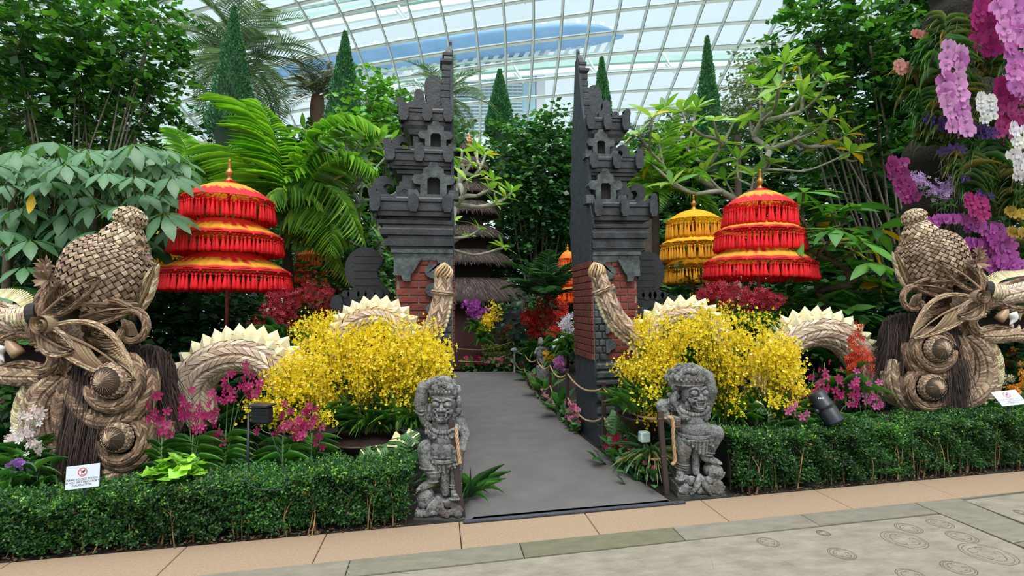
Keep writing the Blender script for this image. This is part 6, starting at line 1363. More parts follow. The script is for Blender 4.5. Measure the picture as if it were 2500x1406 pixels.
for i, (x, y) in enumerate(cs):
    dd = 5.7+rng.uniform(-.3, .5) if i < 29 else rng.uniform(6.2, 7.4); p = C(x, y, dd); R = rotz(rng.uniform(0, 6.28)) @ np.eye(3); tilt = rotx(rng.uniform(.1, .6)); R = tilt @ R
    link('palmate_leaf', pm[i % 4], t, loc=tuple(p-np.array(t.location)), rot=R, scale=rng.uniform(.55, .78)*(dd/5.9)); c = ctr[int(np.argmin([abs(c_[0]-p[0]) for c_ in ctr]))]
    st.tube(spl([c+[0, 0, -.3], (c+p)/2+[0, 0, -.05], p], 6), [.008]*6, 4, lin((96, 110, 60)), cap=False)
st.build('leaf_stalks', m_bark, t, kind='stuff'); st = MB()
for c in ctr: st.tube(spl([c*[1, 1, 0], c*[1, 1, .5], c, c+[.05, 0, .7]], 14), np.linspace(.06, .035, 14), 8, lin((84, 70, 58)))
st.build('stems', m_bark, t); mb = MB(); V, F = leaf8(.42, .03, .2); mb.add((V*.24) @ rotx(-1.5).T+C(77, 470, 5.6), F, lin((214, 176, 40))); mb.build('yellow_leaflet', m_leaf, t)
# understorey filling the beds
for (px, py, d, rx, ry, n, leaf, cols, lab) in [
    (60, 690, 7.2, 170, 90, 2200, .13, DGR, 'dark understorey shrub behind the left dragon snout'), (330, 760, 7.5, 120, 110, 1800, .13, DGR, 'dark understorey shrub behind the left dragon mane'),
    (480, 780, 7.8, 130, 90, 1800, .13, DGR, 'dark shrub under the left red umbrella'), (880, 690, 8.0, 70, 90, 1300, .13, GRN, 'green shrub left of the left wing wall'), (650, 820, 8.2, 150, 80, 1500, .13, DGR, 'dark shrub behind the left crimson orchids'),
    (1330, 790, 12.6, 110, 70, 1500, .15, DGR, 'dark shrub beside the pagoda base'), (1700, 790, 8.4, 130, 110, 1700, .13, DGR, 'dark shrub behind the right crimson orchids'), (1900, 800, 7.6, 130, 90, 1600, .13, GRN, 'green shrub under the right red umbrella'),
    (2080, 850, 7.4, 120, 90, 1600, .13, DGR, 'dark shrub behind the right woven hump'), (2300, 800, 7.2, 170, 150, 2600, .14, DGR, 'dark shrub behind the right dragon head'), (2480, 900, 6.6, 110, 120, 1600, .13, DGR, 'dark shrub at the right edge behind the sign'),
    (60, 900, 5.4, 120, 110, 1700, .10, GRN, 'green shrub under the left dragon jaw'), (770, 640, 9.6, 70, 110, 1300, .13, GRN, 'green shrub behind the palm trunk')]:
    leafy(lab, px, py, d, rx, ry, n, leaf, cols, wid=.4, twig=4, nbr=6)
for (px, d, n, L, w, cols, lab, el, z) in [
    (450, 6.6, 170, .95, .03, DGR, 'tall dark grassy plant left of the left umbrella pole', (.7, 1.45), 0), (600, 6.6, 150, .85, .03, DGR, 'dark grassy plant right of the left umbrella pole', (.7, 1.4), 0), (520, 5.8, 150, .7, .03, DGR, 'dark grassy plant behind the big left woven hump', (.5, 1.4), 0),
    (750, 5.3, 90, .34, .045, GRN, 'strap leaved plant behind the yellow orchids on the left', (.4, 1.3), 0), (40, 4.9, 160, .8, .02, GRN, 'fine leaved grass clump beside the left dragon belly', (.5, 1.45), 0), (20, 4.2, 120, .55, .03, GRN, 'strappy green plant in the lower left corner', (.4, 1.4), 0),
    (1850, 6.5, 150, .75, .04, GRN, 'strap leaved plant under the right red umbrella', (.4, 1.4), 0), (2380, 6.4, 120, .9, .03, DGR, 'dark grassy plant behind the right dragon jaw', (.5, 1.4), 0), (2490, 6.5, 110, .6, .03, GRN, 'grassy plant at the right edge below the sign', (.4, 1.4), 0),
    (1680, 5.5, 90, .5, .03, DGR, 'dark grassy plant below the right wing wall', (.6, 1.4), 0), (880, 5.2, 80, .34, .03, DGR, 'dark grassy plant below the left wing wall', (.6, 1.4), 0)]:
    clump(lab, px, 745, d, n, L, w, cols, el=el, z=z, spread=.35, name='grassy_plant')
# ================================================================== CLIPPED HEDGES
def hedge(s0, s1, t0, t1, h0, h1, label, n, seed):
    r = np.random.default_rng(seed); b = K((s0+s1)/2, (t0+t1)/2); t = thing('hedge', label, 'hedge', (b[0], b[1], 0)); mb = MB(); L = s1-s0; Wd = t1-t0
    # leaf tufts over top and front, thinning towards the bottom
    nT = int(n*.42); nF = n-nT
    s_ = s0+L*r.uniform(0, 1, n); hh = h0+(h1-h0)*(s_-s0)/L+.022*np.sin(s_*9+seed)+.014*np.sin(s_*23); tt = np.concatenate([t0+Wd*r.uniform(0, 1, nT), t0+.06*np.abs(r.normal(0, 1, nF))])
    z = np.concatenate([hh[:nT]-np.abs(r.normal(0, .022, nT)), hh[nT:]*(1-r.uniform(0, 1, nF)**1.35*.94)]); tt = tt+.03*np.sin(s_*13+z*20)
    lump = .03*np.sin(s_*31+z*17); P = K0+KD*s_[:, None]+KN*(tt+lump*.5)[:, None]+np.array([0, 0, 1.])*z[:, None]
    D = nrm(np.stack([r.normal(0, .7, n), -np.abs(r.normal(0, .7, n))*np.where(np.arange(n) < nT, .4, 1.2), r.uniform(.1, 1.2, n)], -1)); m = 6
    tone = .8+.35*np.sin(s_*5.1+seed)*np.sin(s_*1.7+2); tone = np.clip(tone, .55, 1.25)
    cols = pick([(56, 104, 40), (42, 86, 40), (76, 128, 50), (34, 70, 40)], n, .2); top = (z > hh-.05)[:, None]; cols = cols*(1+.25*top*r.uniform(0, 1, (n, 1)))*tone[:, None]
    yl = r.uniform(0, 1, n) < .06; cols[yl & (z > hh-.08)] = pick([(120, 176, 60), (140, 190, 70)], int((yl & (z > hh-.08)).sum())); br_ = r.uniform(0, 1, n) < .008; cols[br_] = pick([(150, 96, 60), (120, 76, 50)], int(br_.sum()))
    pos = P[:, None]+D[:, None]*(.05*np.linspace(0, 1, m))[None, :, None]; ld = nrm(D[:, None]*.6+r.normal(0, .6, (n, m, 3))); nn = nrm(r.normal(0, .55, (n*m, 3))+[0, -.35, .8]); R = orient(ld.reshape(-1, 3), nn)
    V = np.array([[0, 0, 0], [.3, .5, .05], [0, 1, -.04], [-.3, .5, .05]]); mb.inst(V, [(0, 1, 2, 3)], R, pos.reshape(-1, 3), r.uniform(.015, .027, n*m), np.repeat(cols, m, 0)*(1+r.uniform(-.15, .15, (n*m, 1))))
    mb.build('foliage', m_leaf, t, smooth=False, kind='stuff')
    core = MB(); k = int(L/.25)
    for i in range(k):
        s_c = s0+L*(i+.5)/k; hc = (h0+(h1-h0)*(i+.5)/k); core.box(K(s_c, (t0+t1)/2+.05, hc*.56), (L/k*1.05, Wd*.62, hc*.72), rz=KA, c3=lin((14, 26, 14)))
    core.build('inner_dark_core', m_leafd, t, smooth=False)  # near-black green boxes fill the hedge behind its leaf tufts
    st = MB(); 
    for i in range(int(L*26)):
        s_c = s0+r.uniform(0, L); tf = t0+r.uniform(-.0, .14); hc = h0+(h1-h0)*(s_c-s0)/L; p = K(s_c, tf, -.02); a = K(s_c+r.normal(0, .02), tf+r.normal(-.01, .01), hc*.4); e_ = K(s_c+r.normal(0, .07), tf-r.uniform(0, .03), hc*r.uniform(.65, .95)); c_ = pick([(150, 112, 78), (110, 86, 62), (170, 132, 92), (84, 66, 50)], 1)[0]
        st.tube(spl([p, a, e_], 6), np.linspace(r.uniform(.004, .008), .002, 6), 5, c_, cap=False)
        if r.random() < .5: st.tube([a, (a+e_)/2+KD*r.normal(0, .05), K(s_c+r.normal(0, .1), tf, hc*.8)], [.0035, .0025, .0015], 4, c_, cap=False)
    st.build('stems', m_bark, t, kind='stuff')
hedge(-4.2, -.76, .05, .46, .25, .40, 'low clipped hedge left of the carpet in front of the left dragon', 15000, 1)
hedge(1.98, 6.4, .06, .50, .44, .50, 'low clipped hedge right of the carpet in front of the right dragon', 17000, 2)
# leaf litter along the hedge feet
mb = MB(); n = 900; s_ = np.concatenate([rng.uniform(-4, -.8, 450), rng.uniform(1.9, 6.3, 450)]); tt = rng.uniform(.0, .1, n); P = K0+KD*s_[:, None]+KN*tt[:, None]+[0, 0, .004]
mb.inst(LEAF2[0]*[.8, 1, 1], LEAF2[1], orient(nrm(rvec(n)*[1, 1, .1]), nrm(rvec(n)*.3+[0, 0, 1])), P, rng.uniform(.012, .03, n), pick([(130, 96, 66), (96, 70, 50), (60, 46, 36), (80, 110, 50)], n, .2))
tag(mb.build('leaf_litter', m_leafd, None, smooth=False), 'dry leaf litter scattered on the soil along both hedges', 'litter', kind='stuff')

# ================================================================== YELLOW ORCHID BOWLS
m_bowl = mat('dark_bowl', (58, 40, 32), (38, 26, 22), rough=.45, nscale=6); m_coir = mat('coir', (72, 40, 30), (40, 24, 20), rough=1, nscale=60, bump=3, bscale=120)
YELF = [(250, 238, 40), (250, 230, 28), (255, 244, 90), (248, 214, 30)]
def bowl(px, py, d, rpx, label, hpx=46):
    c = C(px, py, d); k = d/F0; R = rpx*k; h = hpx*k; t = thing('planter_bowl', label, 'planter', (c[0], c[1], 0), 'wide bowls of yellow orchids'); q = MB()
    q.lathe([(R*.24, 0), (R*.26, .02), (R*.2, max(.03, c[2]-h)), (R*.36, c[2]-h*.92), (R*.72, c[2]-h*.5), (R*.98, c[2]-h*.08), (R*1.03, c[2]-.01), (R*1.03, c[2]+.01), (R*.98, c[2]+.01), (R*.94, c[2]-.02)], (c[0], c[1], 0), 36); q.build('bowl', m_bowl, t)
    q = MB(); q.lathe([(R*.95, c[2]-.025), (R*.6, c[2]-.0), (.001, c[2]+.01)], (c[0], c[1], 0), 30); q.build('coir_fill', m_coir, t); return t
def oncidium(px, py, d, targets, nsp, label, leafn=110, nfl=84, leafL=.34, size=.0185, base_r=.16, rad=.055, rise=(.0, .07)):
    targets = [(a, b+14, c, e, f) for a, b, c, e, f in targets]; b0 = C(px, py, d); t = thing('orchid_plant', label, 'orchid', tuple(b0), 'yellow dancing orchids')
    mb = MB()
    for dv in (.4, .9, 1.5):
        V, F = blade(1, 6, dv); m_ = leafn//3; a = rng.uniform(0, 2*PI, m_); e_ = rng.uniform(.7, 1.5, m_); D = np.stack([np.cos(a)*np.cos(e_), np.sin(a)*np.cos(e_), np.sin(e_)], -1); Nn = np.stack([-np.cos(a)*np.sin(e_), -np.sin(a)*np.sin(e_), np.cos(e_)], -1); P = b0+np.stack([np.cos(a)*rng.uniform(0, base_r, m_)*1.5, np.sin(a)*rng.uniform(0, base_r, m_), np.zeros(m_)], -1); ln = leafL*rng.uniform(.6, 1.15, m_)
        mb.inst(V, F, orient(D, Nn), P, np.stack([np.full(m_, .032), ln, ln], -1), pick([(64, 110, 44), (48, 92, 40), (86, 130, 54)], m_, .15))
    for _ in range(16):
        a = rng.uniform(0, 6.28); p = b0+np.array([math.cos(a), math.sin(a), 0])*base_r*rng.uniform(0, 1.3); mb.ball(p+[0, 0, .03], (.018, .012, .05), 8, 6, lin((96, 128, 56)))
    mb.build('leaves', m_leaf, t, kind='stuff')
    tw = np.array([q[4] for q in targets], float)
    for i in range(nsp):
        q = targets[rng.choice(len(targets), p=tw/tw.sum())]; a = rng.uniform(0, 2*PI); r_ = math.sqrt(rng.uniform(0, 1)); dd = d+rng.uniform(-.25, .45)-(.15 if q[1] > py-60 else 0); e_ = C(q[0]+q[2]*r_*math.cos(a), q[1]+q[3]*r_*math.sin(a), dd)
        s = b0+rng.normal(0, base_r*.5, 3)*[1, 1, 0]; spray(t, s, e_, rng.uniform(*rise), int(nfl*rng.uniform(.7, 1.3)), size, YELF, rad=rad*1.35, f0=.5, p=[.4, .3, .2, .1])
    return t
bowl(890, 1068, 4.75, 92, 'wide dark bowl of yellow orchids nearest the left guardian statue')
bowl(1578, 1012, 5.0, 70, 'dark conical bowl behind the rope and left of the right guardian statue', 52)
bowl(1850, 1046, 5.0, 108, 'wide dark bowl of yellow orchids right of the right guardian statue', 36)
oncidium(900, 1050, 4.75, [(880, 850, 110, 62, 5), (960, 900, 120, 60, 3), (800, 880, 70, 60, 2), (950, 960, 40, 40, .6), (860, 945, 50, 40, .7)], 68, 'yellow orchid massed above the left bowl behind the left guardian')
oncidium(1010, 1040, 4.7, [(1040, 850, 84, 70, 4), (990, 810, 80, 40, 2), (1020, 930, 40, 36, 1), (1080, 900, 50, 36, 1.4)], 50, 'yellow orchid right behind the head of the left guardian statue')
oncidium(760, 1040, 4.6, [(700, 930, 80, 36, 3), (625, 985, 46, 18, 2.4), (690, 1010, 36, 30, 1.4), (800, 990, 24, 40, 1.2), (740, 870, 50, 50, 2), (815, 930, 36, 60, 1.2)], 66, 'yellow orchid arching low to the left over the pink orchids')
oncidium(800, 960, 5.3, [(780, 800, 70, 40, 2), (850, 810, 70, 40, 2)], 24, 'yellow orchid tinged orange at the back left by the crimson orchids', leafn=60)
oncidium(1590, 1000, 5.0, [(1580, 850, 80, 60, 4), (1640, 800, 80, 50, 2), (1540, 900, 50, 40, 1), (1650, 880, 80, 50, 2)], 52, 'yellow orchid left behind the right guardian statue')
oncidium(1578, 1005, 4.85, [(1590, 960, 26, 24, 1), (1575, 1000, 18, 26, .7)], 10, 'small yellow orchid trailing over the rope edge of the conical bowl', leafn=100, nfl=60)
oncidium(1770, 1030, 5.1, [(1740, 820, 110, 60, 4), (1800, 870, 90, 60, 3), (1690, 850, 60, 60, 2), (1790, 960, 50, 40, 1), (1800, 1000, 14, 20, .3)], 62, 'yellow orchid directly behind the right guardian statue raised arm', nfl=56)
oncidium(1880, 1030, 4.95, [(1900, 870, 70, 50, 3), (1940, 920, 50, 40, 2), (1860, 840, 80, 40, 2), (1920, 960, 40, 26, 1)], 44, 'yellow orchid leaning right over the magenta orchids')
oncidium(1720, 900, 5.9, [(1720, 770, 80, 34, 2), (1800, 780, 60, 50, 1.5), (1900, 790, 60, 40, 1)], 20, 'sparse tall yellow orchid in front of the far right woven hump', leafn=50, nfl=40)
# ================================================================== PINK ORCHIDS
MAG = [(196, 44, 118), (176, 36, 104), (214, 76, 140), (160, 34, 90)]; PNK2 = [(220, 96, 160), (204, 70, 144), (232, 130, 182)]
def flower_meshes(tmpl, size, cols, nm='flower', k=4):
    out = []
    for i in range(k): mb = MB(); mb.inst(tmpl[0], tmpl[1], np.eye(3)[None], np.zeros((1, 3)), np.array([size]), pick(cols, 1, .08), vf=tmpl[2]); out.append(mb.mesh(nm, m_petal, False))
    return out
MOKM = flower_meshes(MOK, .042, MAG, k=6); MOKP = flower_meshes(MOK, .040, PNK2, k=4)
def mokara(px, py, d, stems, label, ms, group, z=.15, leafcol=GRN, L=.26, fs=1.0):
    b0 = C(px, py, d); b0[2] = z; t = thing('orchid_plant', label, 'orchid', tuple(b0), group); mb = MB()
    V, F = blade(1, 6, .9)
    for j in range(13):
        for sg in (-1, 1):
            e_ = .25+.05*j*.5; D = nrm(np.array([sg*math.cos(e_), rng.normal(0, .3), math.sin(e_)])); mb.inst(V, F, orient(D[None], np.array([[0, -.2, 1.]])), (b0+[sg*.01, 0, .035*j-.1])[None], np.array([[.030, L*rng.uniform(.8, 1.1), L]]), pick(leafcol, 1, .15))
    mb.tube([b0-[0, 0, z], b0+[0, 0, .4]], [.012, .008], 6, lin((80, 110, 50))); mb.build('leaves', m_leaf, t, kind='stuff')
    for (x, y0, y1, nf) in stems:
        P = spl([b0+[0, 0, .12], C((px+x)/2, max(y0, y1)+20, d), C(x, y1, d-.03), C(x+rng.uniform(-4, 8), y0, d)], 20); q = MB(); q.tube(P, [.004]*20, 5, lin((96, 120, 60)), cap=False); s_ = q.build('flower_stem', m_bark, t)
        for i in range(nf):
            p = P[int(10+9*i/max(1, nf-1))] if nf > 1 else P[-1]; a = i*2.4; off = np.array([math.cos(a)*.035, -abs(math.sin(a))*.03-.01, rng.uniform(-.01, .01)])*fs; f = nrm(np.array([math.cos(a)*.7, -1, rng.uniform(-.3, .5)])); up = nrm(np.array([rng.normal(0, .2), 0, 1.])); S = nrm(np.cross(up, f)); R = np.stack([S, np.cross(f, S), f], -1)
            link('flower', ms[rng.integers(len(ms))], s_, loc=tuple(p+off-b0), rot=R, scale=rng.uniform(.8, 1.1)*fs)
    return t
mokara(395, 1120, 4.05, [(375, 965, 1020, 6), (405, 1000, 1050, 6)], 'magenta orchid at the right side of the left dragon lower coil', MOKM, 'magenta orchids left of the carpet')
mokara(470, 1120, 4.15, [(455, 950, 1010, 9), (490, 990, 1040, 8), (520, 960, 1010, 7)], 'magenta orchid in front of the big left woven hump', MOKM, 'magenta orchids left of the carpet')
mokara(550, 1125, 4.3, [(560, 910, 970, 9), (605, 890, 940, 8), (530, 1035, 1070, 5), (625, 930, 960, 6)], 'tall magenta orchid under the arch of the big left woven hump', MOKM, 'magenta orchids left of the carpet')
mokara(690, 1130, 4.1, [(700, 985, 1040, 7), (735, 1005, 1060, 9), (760, 985, 1030, 7)], 'magenta orchid below the yellow sprays left of the bowl', MOKM, 'magenta orchids left of the carpet')
mokara(760, 1140, 4.2, [(640, 1000, 1050, 4), (780, 1040, 1080, 4)], 'short magenta orchid partly behind the left spotlight', MOKM, 'magenta orchids left of the carpet')
mokara(1960, 1080, 4.95, [(1915, 930, 975, 6), (1950, 960, 990, 7), (1980, 900, 960, 6)], 'dark magenta orchid left of the right spotlight', MOKM, 'magenta orchids right of the carpet')
mokara(2030, 1080, 5.0, [(2010, 885, 945, 9), (2045, 900, 960, 9), (2080, 930, 980, 8)], 'dark magenta orchid right behind the right spotlight', MOKM, 'magenta orchids right of the carpet')
mokara(2110, 1070, 5.1, [(2085, 905, 960, 8), (2115, 920, 970, 9), (2140, 930, 985, 8)], 'paler pink orchid against the right dragon coils', MOKP, 'magenta orchids right of the carpet')
mokara(1955, 1090, 4.7, [(1925, 985, 1005, 4), (1958, 1008, 1018, 3)], 'short pink orchid left of the right spotlight near the hedge', MOKP, 'magenta orchids right of the carpet')
# red and white small flowered sprays
CRM = [(170, 28, 52), (146, 22, 44), (196, 48, 72)]; REDF = [(200, 34, 24), (176, 24, 22), (216, 60, 36)]
def bouquet(label, px, py, d, targets, nsp, cols, tmpl=STAR, size=.02, nfl=26, rad=.05, rise=(.0, .12), leafn=60, leafL=.4, leafw=.03, z=None, f0=.45, group=None, name='orchid_plant', lc=GRN):
    b0 = C(px, py, d) if z is None else np.array([*C(px, py, d)[:2], z]); t = thing(name, label, 'orchid', tuple(b0), group); mb = MB()
    V, F = blade(1, 6, 1.1); m_ = leafn; a = rng.uniform(0, 2*PI, m_); e_ = rng.uniform(.1, 1.3, m_); D = np.stack([np.cos(a)*np.cos(e_), np.sin(a)*np.cos(e_), np.sin(e_)], -1); Nn = np.stack([-np.cos(a)*np.sin(e_), -np.sin(a)*np.sin(e_), np.cos(e_)], -1); ln = leafL*rng.uniform(.6, 1.15, m_)
    mb.inst(V, F, orient(D, Nn), np.tile(b0, (m_, 1))+rng.normal(0, .05, (m_, 3)), np.stack([np.full(m_, leafw), ln, ln], -1), pick(lc, m_, .15)); mb.build('leaves', m_leaf, t, kind='stuff')
    for i in range(nsp):
        q = targets[i % len(targets)]; e2 = C(q[0]+rng.uniform(-1, 1)*q[2], q[1]+rng.uniform(-1, 1)*q[3], d+rng.uniform(-.15, .2)); spray(t, b0+rng.normal(0, .04, 3)*[1, 1, 0], e2, rng.uniform(*rise), nfl, size, cols, tmpl=tmpl, rad=rad, f0=f0)
    return t
bouquet('crimson star orchid cluster left of the palm trunk', 690, 830, 6.2, [(650, 750, 36, 40), (690, 760, 40, 40), (720, 790, 30, 30), (630, 790, 26, 26)], 26, CRM, size=.028, nfl=34, rad=.06)
bouquet('crimson star orchid cluster right of the palm trunk', 790, 830, 6.6, [(770, 745, 50, 34), (820, 750, 20, 24), (740, 720, 30, 20), (800, 800, 40, 20)], 20, CRM, size=.026, nfl=28, rad=.06)
bouquet('crimson orchid sprays under the right red umbrella, left part', 1760, 800, 6.3, [(1730, 735, 26, 20), (1770, 755, 20, 36), (1790, 730, 26, 18)], 18, CRM, size=.034, nfl=26, rad=.05)
bouquet('crimson orchid sprays under the right red umbrella, right part', 1840, 800, 6.3, [(1830, 750, 20, 36), (1855, 728, 30, 18), (1900, 735, 20, 12), (1810, 775, 18, 14)], 20, CRM, size=.034, nfl=26, rad=.05)
bouquet('orange red spray orchid beside the right woven hump', 2090, 960, 5.2, [(2098, 850, 16, 24), (2110, 880, 20, 24), (2080, 900, 24, 14)], 9, [(214, 70, 34), (196, 48, 30), (224, 96, 50)], size=.026, nfl=30, rad=.035, leafn=20)
bouquet('white and blush orchid cluster in the lower left corner', 60, 1150, 3.9, [(50, 1070, 40, 24), (80, 1050, 26, 24), (30, 1100, 20, 20), (95, 1085, 16, 20)], 16, [(240, 236, 226), (238, 214, 214), (246, 244, 238)], tmpl=MOK, size=.032, nfl=11, rad=.03, leafL=.3, lc=GRN)
bouquet('lilac orchid low in the lower left corner', 60, 1180, 3.75, [(40, 1160, 30, 14), (80, 1150, 26, 12)], 6, [(180, 130, 200), (160, 100, 190)], tmpl=PHAL, size=.028, nfl=5, rad=.03, leafL=.2)
bouquet('cream orchid cluster behind the right sign', 2425, 1010, 5.55, [(2420, 950, 20, 20), (2450, 935, 30, 14), (2420, 985, 16, 16)], 10, [(236, 232, 196), (226, 224, 180)], tmpl=STAR, size=.026, nfl=16, rad=.03, leafL=.3)
bouquet('golden orange orchid at the right edge beside the sign', 2490, 1000, 5.5, [(2490, 930, 14, 26), (2470, 960, 14, 12)], 8, [(232, 160, 40), (220, 140, 30)], tmpl=MOK, size=.03, nfl=10, rad=.03, leafL=.3)
bouquet('red and yellow small orchid right of the blue green agave leaves', 2485, 900, 6.0, [(2485, 870, 14, 16), (2470, 885, 12, 10)], 5, [(170, 26, 34), (230, 180, 50)], size=.03, nfl=10, rad=.03, leafL=.2, leafn=10)
# ================================================================== POSTS AND ROPES
m_post = mat('brown_steel', (62, 46, 42), (50, 38, 36), rough=.5, nscale=10); m_rope = mat('manila_rope', None, rough=.9, nscale=60, namt=.25, bump=.6, bscale=200)
def rope(P, r, label, name='rope', thing_=True, parent=None, col=(176, 142, 104)):
    P = spl(P, 60) if len(P) < 40 else P; L = np.linalg.norm(np.diff(P, axis=0), axis=1).sum(); n = max(60, int(L/(r*1.2))); P = np.array([[np.interp(t_, np.linspace(0, 1, len(P)), P[:, a]) for a in range(3)] for t_ in np.linspace(0, 1, n)]); T, A, B = frames(P); mb = MB(); ph = np.linspace(0, L/(r*7)*2*PI, n)
    for k in range(3): q = P+(A*np.cos(ph+k*2.094)[:, None]+B*np.sin(ph+k*2.094)[:, None])*r*.48; mb.tube(q, r*.62, 5, lin(col)*(.9+.1*k))
    o = mb.build(name, m_rope, parent)
    if thing_: tag(o, label, 'rope', 'ropes along the carpet')
    return o
def post(px, ytop, ybase, d, label, tilt=0, w=.045):
    g = C(px, ybase, d); g[2] = 0; top = C(px, ytop, d)[2]; t = thing('rope_post', label, 'post', tuple(g), 'rope barrier posts'); q = MB(); q.box((0, 0, top/2-.01), (w, w*.75, top+.02), bev=.004); q.build('post_bar', m_post, t, smooth=False, local=True)
    q = MB(); q.box((0, 0, top+.002), (w*1.04, w*.8, .006), bev=.002); q.build('post_cap', m_post, t, smooth=False, local=True)
    for z in (top-.06, top-.06-(.32 if top > .55 else .3)):
        q = MB(); q.lathe([(.016, -.026), (.02, -.02), (.02, .02), (.016, .026)], (0, 0, z), 10, ax=(1, 0, 0)); q.build('eyelet', m_post, t, local=True)
    t.rotation_euler = (0, tilt, 0); return g, top
posts = [(1628, 1005, 1209, 4.33, 'rope post directly left of the right guardian statue', -.08), (1475, 935, 1099, 5.62, 'rope post in front of the right gate tower near corner', 0), (1386, 902, 1035, 6.9, 'rope post just left of the right gate tower', 0), (1343, 884, 985, 8.3, 'fourth rope post back along the right edge of the carpet', 0), (1311, 870, 950, 9.8, 'fifth rope post back along the right edge of the carpet', 0), (1280, 856, 925, 11.1, 'last rope post at the far right corner of the carpet', 0), (1252, 828, 905, 12.45, 'thin rope post on the far flower bed edge', 0)]
pp = [post(*a) for a in posts]
for i, ((ga, ta), (gb, tb), w) in enumerate(zip(pp[:-1], pp[1:], ('right guardian post to the gate corner post', 'gate corner post to the post left of the gate', 'third post back to the fourth', 'fourth post back to the fifth', 'fifth post back to the corner post', 'carpet corner post to the far bed post'))):
    for k, dz in enumerate((.06, .38)):
        a = ga+[0, 0, ta-dz]; b = gb+[0, 0, tb-dz]; sag = .11 if k == 0 else .15
        if i == 0 and k: a = ga+[0, 0, .30]
        m_ = (a+b)/2-[0, 0, sag]; rope([a, a*.78+b*.22-[0, 0, sag*.68], m_, a*.22+b*.78-[0, 0, sag*.68], b], .0125, ('upper' if k == 0 else 'lower')+' rope sagging from the '+w, col=(182, 150, 114))
for k in range(2):
    a = pp[6][0]+[0, 0, pp[6][1]-.06-.28*k]; b = C(1120, 852+30*k, 12.2); rope([a, (a+b)/2-[0, 0, .10], b], .012, ('upper' if not k else 'lower')+' thin rope in front of the far stone planters')
gL_, tL = post(1128, 1025, 1268, 3.9, 'rope post leaning beside the left guardian statue', -.12, .048)
a = np.array([gL_[0]-.05, gL_[1]-.045, tL-.05]); rope([a+[.0, 0, 0], a+[.012, -.012, -.12], a+[.03, -.005, -.27]], .014, 'short knotted rope hanging down the left rope post', col=(190, 152, 118))
gR_, tR = pp[0]; a = np.array([gR_[0]+.0, gR_[1]-.04, tR-.04]); rope([a, a+[.035, -.01, -.03], a+[.04, -.01, -.2], a+[.055, 0, -.36], a+[.03, 0, -.40]], .015, 'looped rope end hanging down the right rope post', col=(176, 140, 104))
# ================================================================== SPOTLIGHTS, SIGNS, BOXES
m_blk2 = mat('black_metal', (34, 38, 46), (26, 30, 36), rough=.4, nscale=5); m_glass = mat('lamp_glass', (60, 66, 74), rough=.1)
def spot(px, py, d, ax, label, r=.055, L=.19, stand=True):
    c = C(px, py, d); t = thing('spotlight', label, 'lamp', (c[0], c[1], 0)); ax = nrm(np.array(ax, float)); q = MB(); q.lathe([(.001, -L*.5), (r*.8, -L*.5), (r*.92, -L*.46), (r*.92, -L*.1), (r*1.0, -L*.08), (r*1.0, -L*.02), (r*.95, 0), (r*.95, L*.06), (r*1.02, L*.08), (r*1.02, L*.42), (r*1.08, L*.45), (r*1.08, L*.5), (r*.95, L*.5), (r*.93, L*.4)], c, 28, ax=ax); q.build('lamp_housing', m_blk2, t)
    q = MB(); q.lathe([(r*.93, L*.40), (.001, L*.41)], c, 24, ax=ax); q.build('lens', m_glass, t); q = MB(); q.ball(c+np.cross(ax, [0, -1, 0])*r*1.1, r*.3, 10, 8); q.build('tilt_knob', m_blk2, t)
    q = MB(); q.tube([c*[1, 1, 0], c-[0, 0, r]], .012, 8); q.tube(spl([c-ax*L*.5, c-ax*L*.5-[0, 0, .15], c*[1, 1, 0]+[.1, 0, .02]], 10), .004, 5); q.build('stand_and_cable', m_blk2, t); return t
sp_ = spot(2014, 993, 4.75, (.42, -.25, -.86), 'black cylindrical spotlight on the hedge edge beside the magenta orchids', .085, .30)
q = MB(); c = C(2004, 972, 4.6)
for k in range(4): q.box(c+RT*(.014*k-.02), (.010, .004, .013), rz=-TH)
q.build('makers_mark', mat('white_print', (230, 230, 230), rough=.5), sp_, smooth=False)
t = thing('floodlight', 'square black floodlight on a pole among the pink orchids on the left', 'lamp', tuple(C(640, 1010, 3.95)*[1, 1, 0])); c = C(640, 1012, 3.95)
q = MB(); q.box(c, (.15, .07, .13), rz=-TH-.2, bev=.01); q.box(c+[.0, -.01, .075], (.17, .12, .012), rz=-TH-.2); q.build('lamp_housing', m_blk2, t, smooth=False)
for k in range(4): q = MB(); q.box(c+[0, -.02, .055-.03*k], (.155, .07, .005), rz=-TH-.2); q.build('cooling_fin', m_blk2, t, smooth=False)
q = MB(); c2 = C(607, 1010, 3.95); q.tube([c2*[1, 1, 0], c2], .011, 8); q.tube([c2, c], .01, 6); q.build('pole', m_blk2, t); q = MB(); q.tube(spl([c, C(670, 1080, 3.9), C(700, 1180, 3.5), C(640, 1195, 3.45), C(598, 1170, 3.5), C(605, 1130, 3.6)], 30), .0035, 5); q.build('cable', m_blk2, t)
m_sign = mat('sign_white', (196, 204, 212), rough=.6, namt=.03); m_redp = mat('sign_red', (206, 40, 40), rough=.5); m_ink = mat('sign_ink', (50, 50, 54), rough=.5); m_inkp = mat('sign_ink_pale', (96, 102, 118), rough=.5); m_redpp = mat('sign_red_pale', (206, 70, 70), rough=.5)
